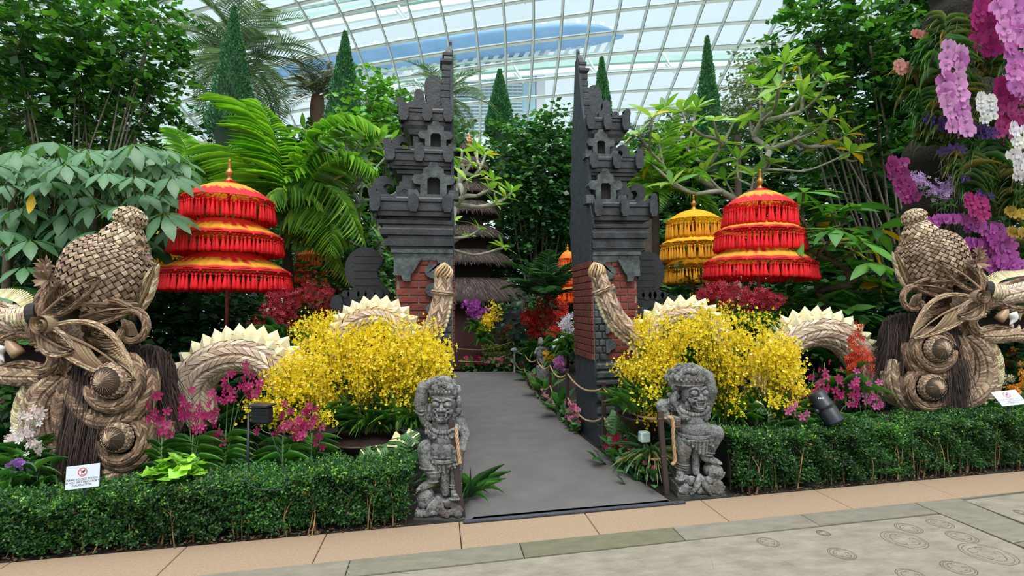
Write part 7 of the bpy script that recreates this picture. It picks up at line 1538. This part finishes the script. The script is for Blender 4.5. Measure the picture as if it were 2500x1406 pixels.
def sign(corners, d, label, pale=False):
    """corners px: tl, tr, br, bl (photo) -> real tilted plate"""
    tl, tr, br_, bl = [C(x, y, dd) for (x, y, dd) in corners]; c = (tl+tr+br_+bl)/4; X = nrm((tr-tl)+(br_-bl)); Yv = (tl-bl)+(tr-br_); Yv = nrm(Yv-X*(X @ Yv)); N_ = np.cross(X, Yv); w = np.linalg.norm(tr-tl); h = np.linalg.norm(tl-bl); R = np.stack([X, Yv, N_], -1)
    t = thing('sign', label, 'sign', (c[0], c[1], 0), 'do not touch signs'); q = MB(); q.box(c, (w, h, .006), R=R, bev=.0015); q.build('plate', m_sign, t, smooth=False); q = MB(); q.tube([c*[1, 1, 0]+[0, .03, 0], c-N_*.01], .008, 8); q.build('stake', m_blk2, t)
    ink = m_inkp if pale else m_ink; o = c+Yv*h*.20+N_*.0042; r = h*.19; q = MB(); a = np.linspace(0, 2*PI, 33)
    P = lambda rr: o+X*np.cos(a)[:, None]*rr+Yv*np.sin(a)[:, None]*rr
    V = np.concatenate([P(r), P(r*.84)]); q.add(V, [(i, i+1, 34+i, 33+i) for i in range(32)]); s1 = nrm(X-Yv); s2 = nrm(X+Yv); q.add([o+s1*-r*.86-s2*r*.06, o+s1*r*.86-s2*r*.06, o+s1*r*.86+s2*r*.06, o-s1*r*.86+s2*r*.06], [(0, 1, 2, 3)]); q.build('prohibition_ring', m_redpp if pale else m_redp, t, smooth=False)
    q = MB(); hand = [(-.30, -.5), (-.32, .05), (-.22, .12), (-.15, .0), (-.1, .22), (.02, .28), (.38, .62), (.66, .36), (.36, .04), (.22, -.28), (.12, -.3), (.1, -.1), (.0, -.12), (-.03, -.36), (-.12, -.36), (-.14, -.12), (-.2, -.15), (-.22, -.5)]
    q.add([o-N_*.0008+X*x*r+Yv*y*r for x, y in hand], [tuple(range(len(hand)))]); q.add([o-N_*.0008+X*x*r+Yv*y*r for x, y in ((-.5, -.56), (.4, -.56), (.4, -.66), (-.5, -.66))], [(0, 1, 2, 3)]); q.build('hand_symbol', ink, t, smooth=False)
    Mx = Matrix([list(map(float, [X[0], Yv[0], N_[0]])), list(map(float, [X[1], Yv[1], N_[1]])), list(map(float, [X[2], Yv[2], N_[2]]))])
    for k, tx in enumerate(('PLEASE DO NOT TOUCH.', 'THANK YOU VERY MUCH FOR YOUR', 'COOPERATION.')):
        cu = bpy.data.curves.new('lettering', 'FONT'); cu.body = tx; cu.size = h*.115; cu.align_x = 'CENTER'; cu.materials.append(ink); f = bpy.data.objects.new('tmp', cu); COL.objects.link(f); lm = bpy.data.meshes.new_from_object(f.evaluated_get(bpy.context.evaluated_depsgraph_get())); bpy.data.objects.remove(f); f = bpy.data.objects.new('lettering', lm); COL.objects.link(f); f.parent = t; pz = c-Yv*h*(.135+.125*k)+N_*.0042; f.location = tuple(pz-np.array(t.location)); f.rotation_euler = Mx.to_euler()
    pu = c-Yv*h*.15+N_*.0042; q = MB(); q.add([pu+X*x*h+Yv*y*h for x, y in ((-.09, 0), (.20, 0), (.20, .006), (-.09, .006))], [(0, 1, 2, 3)]); q.build('underline', ink, t, smooth=False)
    return t
sign([(161, 1140, 3.36), (243, 1130, 3.38), (243, 1187, 3.35), (161, 1197, 3.33)], 3.35, 'white do not touch sign standing in the left hedge')
sign([(2421, 957, 5.16), (2481, 951, 5.14), (2502, 986, 5.02), (2449, 992, 5.04)], 5.1, 'white do not touch sign tilted behind the right hedge', pale=True)
q = MB(); c = C(1573, 1066, 4.7); q.box(c, (.095, .08, .10), rz=-TH+.2, bev=.012); t = thing('junction_box', 'pale green square box on a stake under the conical bowl', 'box', (c[0], c[1], 0)); q.build('box_body', mat('pale_green_plastic', (168, 190, 180), rough=.5, nscale=20), t, smooth=False); q = MB(); q.tube([c*[1, 1, 0], c], .015, 8); q.build('stake', m_blk2, t)
c = C(1935, 1042, 4.85); q = MB(); q.lathe([(.001, .03), (.022, .028), (.034, .018), (.036, 0), (.03, -.01), (.012, -.03), (.012, -c[2])], c, 20); tag(q.build('garden_light', mat('chrome_white', (206, 208, 210), rough=.25)), 'small white round garden light peeking over the right hedge', 'lamp')
c = C(1880, 1056, 4.8); q = MB(); q.lathe([(.17, -c[2]), (.17, -.02), (.19, 0), (.19, .01), (.15, .012), (.001, .01)], c, 28); tag(q.build('pot', m_bowl), 'dark round pot rim between the bowl and the right hedge', 'pot')
# variegated monstera leaves
def monstera(label, spots, d, variegated):
    c0 = C(spots[0][0], spots[0][1]+60, d); t = thing('monstera', label, 'plant', (c0[0], c0[1], 0), 'split leaf plants by the hedges'); st = MB()
    for (x, y, s, ang) in spots:
        q = MB(); L = s*d/F0; V = []; F = []; cc = []; nl = 7; g1 = lin((70, 116, 56)); g2 = lin((224, 222, 168))
        for sg in (-1, 1):
            for k in range(nl):
                u0 = k/nl; u1 = (k+.72)/nl; wv = lambda u: .46*math.sin(PI*min(1, u*.86+.14))**.7; b = len(V)
                for u in (u0, (u0+u1)/2, u1):
                    for f_ in (0, .5, 1): V.append([sg*f_*wv(u), (u*.92-.05*f_+.18*f_*(1-u)) - .25*f_*(u < .1), -.10*f_*f_-.16*u*u])
                F += [(b, b+1, b+4, b+3), (b+1, b+2, b+5, b+4), (b+3, b+4, b+7, b+6), (b+4, b+5, b+8, b+7)]
                isv = variegated and (rng.random() < .2); c_ = g2 if isv else g1*rng.uniform(.7, 1.3); cc += [c_]*9
        b = len(V); V += [[-.03, -.02, .005], [.03, -.02, .005], [.01, .96, -.15], [-.01, .96, -.15], [-.10, .1, 0], [.10, .1, 0], [.07, .85, -.11], [-.07, .85, -.11]]; F += [(b+4, b+5, b+6, b+7)]; cc += [g1]*8
        p = C(x, y, d); D = nrm(RT*math.sin(ang)-np.array([0, 0, 1.])*math.cos(ang)*.8-FWH*.35); Nn = nrm(-FWH*.8+np.array([0, 0, .7])); R = orient(D[None], Nn[None])[0]
        q.add((np.array(V)*L) @ R.T+p, F, np.array(cc)); q.build('leaf', m_leaf, t); st.tube(spl([c0*[1, 1, 0], (c0+p)/2+[0, 0, .05], p], 8), .006, 5, lin((80, 120, 60)))
    st.build('stalks', m_leaf, t)
monstera('variegated split leaf plant left of the left guardian statue', [(978, 1062, 62, -.2), (945, 1092, 46, -1.1), (992, 1056, 46, .9), (905, 1097, 40, -.9)], 4.35, True)
monstera('variegated split leaf plant in front of the wide bowl on the right', [(1898, 985, 64, .1), (1875, 985, 44, -1.2), (1922, 1000, 50, .9)], 4.85, True)
monstera('split leaf plant behind the ropes left of the conical bowl', [(1510, 1010, 60, -.3), (1535, 1035, 60, .6), (1500, 1070, 50, -.1), (1545, 1000, 40, 0)], 5.2, False)
leafy('small bright ivy like plant in front of the left dragon lower coil', 430, 1152, 3.75, 34, 20, 260, .06, BRI, name='ground_plant', cat='plant', wid=.9, twig=2, nbr=3, trunk=.006)
clump('dark strap leaved plant arching onto the carpet beside the left rope post', 1150, 1190, 4.15, 34, .34, .013, GRN, el=(.4, 1.4), z=.05, spread=.03)
clump('green and cream striped grass spilling out by the right guardian statue', 1590, 1130, 4.75, 90, .42, .018, [(96, 130, 90), (124, 150, 110), (70, 104, 64), (180, 176, 130)], el=(.5, 1.3), droop=(1.2, 2.3), z=.12, spread=.05)
# low plants under the rope on the right, canna like leaves and begonias
def broad(label, px, py, d, n, L, cols, w=.42, el=(.2, 1.3), z=0, spread=.12, name='broadleaf_plant', cat='plant', group=None):
    b0 = np.array([*C(px, py, d)[:2], z]); t = thing(name, label, cat, tuple(b0), group); ms = []
    for v in range(3): mb = MB(); V, F = leaf8(w, .06, .2+.1*v); vf = np.ones(15); vf[1::3] = 1.3; mb.add(V, F, pick(cols, 1, .12)[0][None]*vf[:, None]); ms.append(mb.mesh('leaf', m_leaf))
    for i in range(n):
        a = rng.uniform(0, 6.28); e_ = rng.uniform(*el); D = np.array([math.cos(a)*math.cos(e_), math.sin(a)*math.cos(e_), math.sin(e_)]); Nn = np.array([-math.cos(a)*math.sin(e_), -math.sin(a)*math.sin(e_), math.cos(e_)]); R = orient(D[None], Nn[None])[0]; link('leaf', ms[i % 3], t, loc=(math.cos(a)*spread*rng.random(), math.sin(a)*spread*rng.random(), rng.uniform(0, .18)), rot=R, scale=L*rng.uniform(.7, 1.15))
    return t
broad('glossy wide leaved plant under the rope left of the right gate tower', 1368, 1010, 7.3, 22, .34, [(70, 120, 66), (56, 104, 58), (96, 144, 84)])
broad('wide leaved plant under the rope between the third and fourth posts', 1330, 960, 9.0, 18, .36, [(74, 122, 66), (60, 106, 56)], spread=.2)
broad('wide leaved plant at the far right corner of the carpet', 1300, 915, 10.8, 16, .34, [(80, 128, 70), (62, 108, 58)], spread=.2)
broad('blue green agave in front of the pagoda', 1272, 842, 12.9, 16, .72, [(92, 128, 116), (76, 112, 104), (112, 144, 128)], w=.2, el=(.3, 1.4), spread=.06, z=.35)
broad('large blue green agave right of the right dragon chest', 2440, 1000, 5.9, 12, .85, [(86, 124, 108), (70, 108, 94), (104, 138, 118)], w=.26, el=(.5, 1.4), spread=.05, z=.1)
broad('broad dark banana like plant behind the right dragon hump', 2080, 900, 7.0, 9, 1.0, [(54, 104, 50), (44, 90, 44)], w=.4, el=(.3, 1.2), z=.2)
broad('broad leaved plant right of the agave at the right edge', 2490, 900, 6.4, 8, .8, [(60, 110, 70), (50, 96, 60)], w=.3, el=(.4, 1.2), z=.1)
def bedding(label, px0, px1, py, d, n, cols, leafc, size=.028, h=.16, group='bedding flowers', name='bedding_plant', dep=.25, d1=None):
    d1 = d if d1 is None else d1; a = C(px0, py, d)*[1, 1, 0]; b = C(px1, py, d1)*[1, 1, 0]; t = thing(name, label, 'flowers', tuple((a+b)/2), group); u = rng.uniform(0, 1, (n*5, 1)); P = a*(1-u)+b*u+rng.normal(0, dep*.4, (n*5, 3))*[.3, 1, 0]; P[:, 2] = rng.uniform(.02, h, n*5); mb = MB(); nn = nrm(rvec(n*5)*.7+[0, -.3, .8])
    mb.inst(LEAF2[0]*[1.4, 1, 1], LEAF2[1], orient(rvec(n*5), nn), P, rng.uniform(.7, 1.3, n*5)*size*1.7, pick(leafc, n*5, .2)); mb.build('leaves', m_leaf, t, smooth=False, kind='stuff')
    u = rng.uniform(0, 1, (n, 1)); P = a*(1-u)+b*u+rng.normal(0, dep*.4, (n, 3))*[.3, 1, 0]; P[:, 2] = h*rng.uniform(.55, 1.25, n); mb = MB(); scatter_flowers(mb, P, PHAL, size, cols, fj=.5); mb.build('blossoms', m_petal, t, smooth=False, kind='stuff'); return t
PKB = [(226, 150, 160), (216, 126, 140), (236, 180, 186)]; HOT = [(206, 40, 90), (188, 30, 70)]; DKL = [(56, 50, 44), (44, 70, 40), (70, 56, 50)]
bedding('row of pale pink begonias along the far end of the carpet', 1180, 1262, 890, 12.4, 90, PKB, GRN+DKL, size=.06, h=.26)
bedding('hot pink begonias at the far left end of the carpet', 1130, 1180, 890, 12.5, 34, HOT, GRN, size=.055, h=.26)
bedding('pink begonias beside the far right corner post of the carpet', 1258, 1282, 895, 12.2, 24, PKB, GRN, size=.055, h=.26)
bedding('dusky pink bedding flowers at the carpet edge by the fifth post', 1292, 1318, 940, 10.6, 40, [(206, 140, 150), (160, 100, 110)], DKL, size=.05, h=.18, d1=9.2)
bedding('pink and bronze bedding along the carpet by the fourth post', 1325, 1350, 985, 8.6, 34, PKB, DKL, size=.035, h=.14, d1=7.7)
bedding('pink begonias at the foot of the right gate tower', 1384, 1404, 1040, 7.0, 44, [(232, 140, 176), (220, 110, 150)], DKL+GRN, size=.04, h=.24, d1=6.4)
bedding('hot pink flowers at the carpet edge under the junction box', 1488, 1512, 1100, 5.35, 18, HOT, GRN, size=.03, h=.26, d1=5.0)
bedding('rosy bedding flowers in front of the striped grass', 1520, 1570, 1120, 5.0, 30, [(220, 80, 120), (226, 110, 140)], GRN, size=.026, h=.22, d1=4.6)
broad('leafy green plant between the gate corner post and the striped grass', 1520, 1100, 5.1, 30, .14, GRN, w=.7, spread=.3)
broad('small leafy plant at the base of the right rope post', 1590, 1170, 4.55, 26, .12, DGR, w=.6, spread=.25)
broad('green filler plant behind the left guardian statue', 960, 1120, 4.5, 40, .2, DGR, w=.5, spread=.4)
broad('green filler plant between the left bowl and the hedge', 840, 1130, 4.3, 44, .2, DGR, w=.4, spread=.45)
broad('dark green filler plant behind the right hedge', 1830, 1100, 4.9, 50, .22, DGR, w=.4, spread=.5)
broad('dark green filler plant behind the left hedge centre', 560, 1150, 4.1, 50, .2, DGR, w=.25, spread=.5)
# ================================================================== FAR BED
bouquet('bright yellow orchid hanging in front of the pagoda', 1180, 830, 11.9, [(1195, 785, 14, 26), (1185, 805, 26, 14), (1222, 765, 10, 20)], 14, YELF, tmpl=ONC, size=.038, nfl=30, rad=.07, rise=(.05, .25), leafn=30)
bouquet('purple orchid spray in front of the pagoda', 1160, 800, 11.9, [(1140, 760, 10, 20), (1158, 748, 14, 8), (1180, 758, 10, 14)], 8, [(170, 60, 170), (190, 90, 190)], size=.045, nfl=16, rad=.06, leafn=20)
bouquet('scarlet star orchid in the far bed beside the agave', 1310, 860, 11.0, [(1290, 775, 20, 8), (1300, 776, 20, 8), (1345, 765, 18, 30), (1350, 785, 16, 10)], 16, REDF, size=.05, nfl=26, rad=.08)
bouquet('scarlet star orchid left of the right gate tower inner face', 1370, 840, 9.6, [(1375, 765, 16, 12), (1352, 820, 12, 12), (1340, 815, 10, 12)], 10, REDF, size=.04, nfl=22, rad=.06)
bouquet('white star orchid left of the right gate tower inner face', 1390, 850, 9.0, [(1385, 785, 10, 12), (1378, 798, 10, 8)], 6, [(236, 230, 238), (224, 214, 230)], size=.04, nfl=14, rad=.05)
bouquet('violet pink bromeliad by the third rope post', 1366, 915, 8.0, [(1362, 890, 10, 12), (1370, 895, 8, 10)], 14, [(196, 110, 180), (216, 140, 196), (150, 80, 150)], tmpl=STAR, size=.03, nfl=10, rad=.03, rise=(0, .05), leafn=16, leafL=.2)
bouquet('golden kangaroo paw like flower by the rope', 1338, 890, 9.2, [(1338, 870, 10, 6), (1350, 880, 8, 6)], 7, [(232, 180, 40), (220, 160, 30)], size=.035, nfl=10, rad=.03, leafn=12, leafL=.2)
bouquet('burgundy orchid beside the small far statue', 1305, 880, 11.4, [(1300, 825, 14, 14), (1310, 840, 10, 12)], 8, [(120, 30, 60), (100, 26, 50)], size=.05, nfl=14, rad=.06)
bouquet('orange croton like shrub at the foot of the pagoda', 1235, 840, 12.8, [(1238, 808, 14, 10), (1225, 818, 10, 8)], 10, [(196, 110, 40), (170, 90, 36)], tmpl=STAR, size=.06, nfl=14, rad=.08, leafn=20)
m_planter = mat('carved_planter_stone', (120, 108, 90), (92, 82, 68), rough=.9, nscale=8, bump=1)
for (px, py, d, w, lab) in ((1175, 858, 13.0, 34, 'left carved stone planter box in the far bed'), (1212, 872, 12.7, 34, 'right carved stone planter box in the far bed')):
    c = C(px, py, d); k = d/F0; Wp = w*2*k; H = c[2]+.12; t = thing('stone_planter', lab, 'planter', (c[0], c[1], 0), 'carved planters'); q = MB(); q.box((c[0], c[1], H/2), (Wp, Wp*.7, H), bev=.03); q.build('planter_body', m_planter, t, smooth=False); q = MB(); q.box((c[0], c[1], H), (Wp*1.06, Wp*.75, .06), bev=.015); q.build('planter_rim', m_planter, t, smooth=False)
    for s_ in (-.25, 0, .25):
        q = MB(); ph = np.linspace(0, 4*PI, 30); rr = np.linspace(.09, .02, 30)*Wp; q.tube(np.stack([c[0]+s_*Wp+rr*np.cos(ph), np.full(30, c[1]-Wp*.36), H*.62+rr*np.sin(ph)], -1), .012, 5); q.build('carved_scroll', m_planter, t)
    mb = MB(); n = 900; u = rng.uniform(-.5, .5, (n, 2)); P = np.stack([c[0]+u[:, 0]*Wp, c[1]+u[:, 1]*Wp*.7, H+.03+rng.uniform(0, .16, n)], -1); P[:300, 1] = c[1]-Wp*.38; P[:300, 2] = H-rng.uniform(0, .3, 300)**1.2; mb.inst(LEAF2[0], LEAF2[1], orient(rvec(n), nrm(rvec(n)+[0, 0, .8])), P, rng.uniform(.04, .08, n), pick([(130, 150, 70), (100, 130, 60), (150, 160, 80)], n, .2)); mb.build('trailing_moss', m_leaf, t, smooth=False, kind='stuff')
# little stone figure in the far bed
B = Blob(); sc_ = 1
B.cap((1318, 866, 0), 9, (1321, 850, 0), 8, 3); B.ell((1320, 836, 2), (7, 8, 7)); B.ell((1320, 829, 0), (6, 6, 6)); B.cap((1311, 852, 0), 4, (1306, 862, 3), 3, 3); B.cap((1330, 850, 0), 4, (1332, 862, 3), 3, 3); B.cap((1316, 872, 2), 5, (1322, 886, 3), 4, 3); B.cap((1324, 872, 0), 5, (1330, 890, 0), 3.5, 3); B.mb.box((1324, 896, 0), (20, 8, 16), bev=1.5); B.cap((1324, 880, -3), 5, (1324, 894, -3), 6, 2)
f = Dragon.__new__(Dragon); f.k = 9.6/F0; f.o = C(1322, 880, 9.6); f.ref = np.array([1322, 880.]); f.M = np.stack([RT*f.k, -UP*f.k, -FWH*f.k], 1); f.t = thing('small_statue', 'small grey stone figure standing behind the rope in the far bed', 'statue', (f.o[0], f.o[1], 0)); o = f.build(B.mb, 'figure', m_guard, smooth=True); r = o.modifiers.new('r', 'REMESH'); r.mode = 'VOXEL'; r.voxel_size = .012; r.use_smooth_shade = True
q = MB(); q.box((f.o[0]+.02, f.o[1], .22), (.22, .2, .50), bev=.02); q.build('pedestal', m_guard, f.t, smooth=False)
spot(1265, 818, 12.0, (-.3, -.8, -.2), 'small dark blue spotlight in the far bed by the agave', .09, .22); c = C(1256, 855, 12.1)
q = MB(); q.lathe([(.001, .06), (.05, .055), (.09, .03), (.095, 0), (.06, -.02), (.025, -.04), (.02, -c[2])], c, 18); tag(q.build('garden_light', MATS['chrome_white']), 'white dome garden light in front of the far agave', 'lamp')
c = C(1363, 842, 9.4); q = MB(); q.lathe([(.10, .0), (.12, .03), (.12, .06), (.07, .06), (.02, .05)], c, 18, ax=(-.2, -1, 0)); q.tube([c*[1, 1, 0], c], .01, 6); tag(q.build('ring_lamp', MATS['chrome_white']), 'white ring shaped lamp left of the right gate tower', 'lamp')
# ================================================================== HANGING ORCHID DISPLAY ON THE RIGHT
b0 = C(2440, 745, 6.9); b0[2] = 0; t = thing('orchid_display', 'mossy post covered with strap leaved orchids at the right edge', 'display', tuple(b0)); q = MB(); zz_ = np.linspace(0, 7.5, 40); q.tube(np.stack([b0[0]+.25*np.sin(zz_*1.3), b0[1]+.5+.1*np.cos(zz_*2), zz_], -1), .42+.09*np.sin(np.arange(40)*1.7), 14); q.build('mossy_trunk', m_moss, t)
VND = [(74, 104, 44), (56, 88, 42), (98, 120, 50), (130, 120, 56)]
for i, (x, y, s_) in enumerate([(2290, 150, 95), (2240, 210, 90), (2360, 90, 80), (2420, 60, 80), (2330, 230, 70), (2300, 300, 80), (2390, 360, 90), (2350, 420, 80), (2440, 420, 90), (2480, 250, 80), (2330, 350, 70), (2430, 500, 90), (2380, 560, 70), (2460, 620, 90), (2260, 330, 60), (2480, 130, 70), (2490, 480, 70), (2400, 160, 60), (2370, 480, 60), (2420, 280, 70), (2310, 90, 70), (2250, 270, 60)]):
    mb = MB(); dd = 6.4+rng.uniform(-.2, .3); c = C(x, y, dd); ang = rng.uniform(-.3, .3); V, F = blade(1, 6, 1.5)
    for j in range(18):
        for sg in (-1, 1): e_ = rng.uniform(-.1, .9); D = nrm(RT*sg*math.cos(e_)+np.array([0, 0, 1.])*math.sin(e_)-FWH*rng.uniform(0, .7)); mb.inst(V, F, orient(D[None], (np.array([0, 0, 1.])-D*.2)[None]), (c+[0, 0, .02*j-.15])[None], np.array([[.026, s_*dd/F0*rng.uniform(.8, 1.2), s_*dd/F0]]), pick(VND if i % 3 else GRN, 1, .15))
    mb.build('leaf_fan', m_leaf, t, smooth=True)
mb = MB()
for k in range(420):
    x = rng.uniform(2290, 2520); y = rng.uniform(120, 640); c = C(x, y, 6.5+rng.uniform(-.1, .3)); mb.tube(spl([c, c+[rng.normal(0, .05), 0, -.12], c+[rng.normal(0, .06), 0, -rng.uniform(.2, .45)]], 6), .003, 3, pick([(120, 110, 84), (88, 78, 58), (60, 66, 40)], 1)[0], cap=False)
mb.build('aerial_roots', m_bark, t, smooth=False, kind='stuff')
def phal(label, pts, d, nf, s, cols, two=True, group='moth orchid sprays', face=None, tmpl=PHAL):
    ms = flower_meshes(tmpl, s, cols, k=4); P = spl([C(x, y, d) for x, y in pts], 40); t = thing('orchid_spray', label, 'orchid', tuple(P[0]), group); q = MB(); q.tube(P, .005, 5, lin((96, 110, 56))); q.build('flower_stem', m_bark, t)
    for i in range(nf):
        u = (i+.5)/nf; p = P[int(u*39)]; sd = (1 if i % 2 else -1)*(s*.75 if two else s*.2); f = nrm(-FWH*1.0+RT*rng.normal(0, .25)+np.array([0, 0, rng.uniform(-.2, .1)])) if face is None else nrm(np.array(face)); up = nrm(np.array([0, 0, 1.])+RT*rng.normal(0, .15)); S = nrm(np.cross(up, f)); R = np.stack([S, np.cross(f, S), f], -1)
        link('flower', ms[rng.integers(4)], t, loc=tuple(p+RT*sd-FWH*.03-np.array(t.location)), rot=R, scale=rng.uniform(.85, 1.1))
    q = MB()
    for k in range(2): q.ball(P[-1]+[0, 0, -.03*k-.01], .014-.003*k, 8, 6, pick(cols, 1)[0])
    q.build('bud', m_petal, t)
LP = [(214, 134, 200), (202, 116, 188), (224, 156, 210)]; MG = [(176, 34, 120), (158, 26, 104), (190, 56, 136)]; WH = [(236, 234, 232), (244, 242, 240)]; PU = [(84, 44, 130), (70, 36, 110)]; OR = [(190, 90, 176), (176, 74, 164), (204, 112, 190)]
phal('long hanging spray of light pink orchids nearest the left of the display', [(2325, 118), (2318, 200), (2325, 260), (2340, 328)], 6.0, 24, .105, LP)
phal('light pink orchid spray hanging at the top right corner', [(2450, -20), (2460, 60), (2485, 150), (2490, 235)], 5.9, 22, .115, LP)
phal('second light pink orchid spray along the right edge', [(2490, 30), (2500, 110), (2495, 200), (2500, 235)], 6.1, 14, .115, LP)
phal('magenta orchid spray at the top left of the pink corner sprays', [(2405, 12), (2395, 70), (2400, 135)], 6.1, 14, .10, MG)
phal('magenta orchid spray high beside the corner orchids', [(2425, -10), (2430, 60), (2425, 130)], 6.3, 10, .09, MG)
phal('magenta orchid spray below the corner orchids', [(2455, 200), (2448, 270), (2450, 345)], 6.2, 16, .10, MG)
phal('second magenta orchid spray right of the white cluster', [(2470, 230), (2475, 290), (2478, 320)], 6.3, 9, .09, MG)
phal('white orchid cluster between the pink and magenta sprays', [(2400, 235), (2400, 262), (2412, 298)], 6.0, 11, .075, WH)
phal('white orchid spray at the right edge, upper', [(2480, 310), (2490, 340), (2492, 362)], 6.0, 10, .085, WH)
phal('white orchid spray at the right edge, lower', [(2480, 378), (2488, 410), (2495, 442)], 6.0, 10, .085, WH)
phal('dark magenta orchid spray at the left of the display above the right crown', [(2186, 392), (2185, 425), (2205, 460), (2225, 492)], 6.2, 15, .085, [(142, 30, 110), (124, 24, 96), (160, 50, 128)])
phal('magenta orchids right of the lilac clusters', [(2370, 480), (2378, 500), (2385, 535)], 6.2, 8, .085, MG)
phal('arching spray of orchid pink flowers behind the right dragon crown, upper', [(2262, 548), (2310, 535), (2370, 545), (2420, 575), (2445, 620), (2458, 660), (2500, 690)], 6.3, 34, .085, OR)
phal('arching spray of orchid pink flowers behind the right dragon crown, inner', [(2330, 605), (2375, 590), (2405, 612), (2420, 650), (2440, 672)], 6.35, 18, .08, OR)
phal('arching spray of orchid pink flowers right of the first arch', [(2370, 560), (2420, 556), (2450, 590), (2465, 640), (2490, 664)], 6.4, 20, .08, OR)
phal('dark magenta flowers hanging under the orchid arch', [(2370, 610), (2372, 640), (2400, 655)], 6.5, 10, .08, MG)
phal('deep violet orchids left below the long pink spray', [(2275, 292), (2290, 305), (2310, 318)], 6.2, 6, .085, PU, tmpl=MOK)
phal('deep violet orchids right below the long pink spray', [(2375, 310), (2395, 325), (2410, 330)], 6.1, 7, .08, PU, tmpl=MOK)
phal('small violet orchids lowest under the long pink spray', [(2305, 372), (2325, 368), (2345, 362)], 6.2, 5, .075, PU, tmpl=MOK)
phal('tiny blue violet orchids beside the white lower spray', [(2390, 470), (2400, 478), (2410, 482)], 6.2, 4, .05, PU, tmpl=MOK)
phal('tiny violet orchids over the lilac clusters', [(2345, 440), (2355, 436)], 6.2, 3, .05, PU, tmpl=MOK)
phal('blotched red and cream orchids upper pair', [(2240, 85), (2250, 92)], 6.4, 4, .07, [(206, 130, 120), (220, 170, 150)])
phal('blotched red and cream orchids lower pair', [(2200, 155), (2205, 180)], 6.4, 5, .07, [(200, 120, 112), (216, 160, 144)])
phal('yellow orchids at the right edge beside the arch', [(2470, 515), (2485, 530)], 6.2, 4, .08, [(206, 176, 60), (190, 156, 44)])
phal('mustard orchids at the right edge below the yellow ones', [(2470, 565), (2500, 578)], 6.2, 6, .08, [(190, 156, 60), (170, 136, 44)])
for x, y, lab in ((2235, 440, 'left lilac lace orchid cluster'), (2252, 455, 'second lilac lace orchid cluster'), (2275, 475, 'lower lilac lace orchid cluster'), (2308, 462, 'right lilac lace orchid cluster'), (2305, 482, 'lowest lilac lace orchid cluster')):
    bouquet(lab+' above the right crown', x, y+20, 6.3, [(x, y, 12, 9)], 4, [(206, 170, 220), (190, 150, 208)], size=.03, nfl=12, rad=.05, leafn=6, leafL=.12, f0=.7, group='lilac clusters')
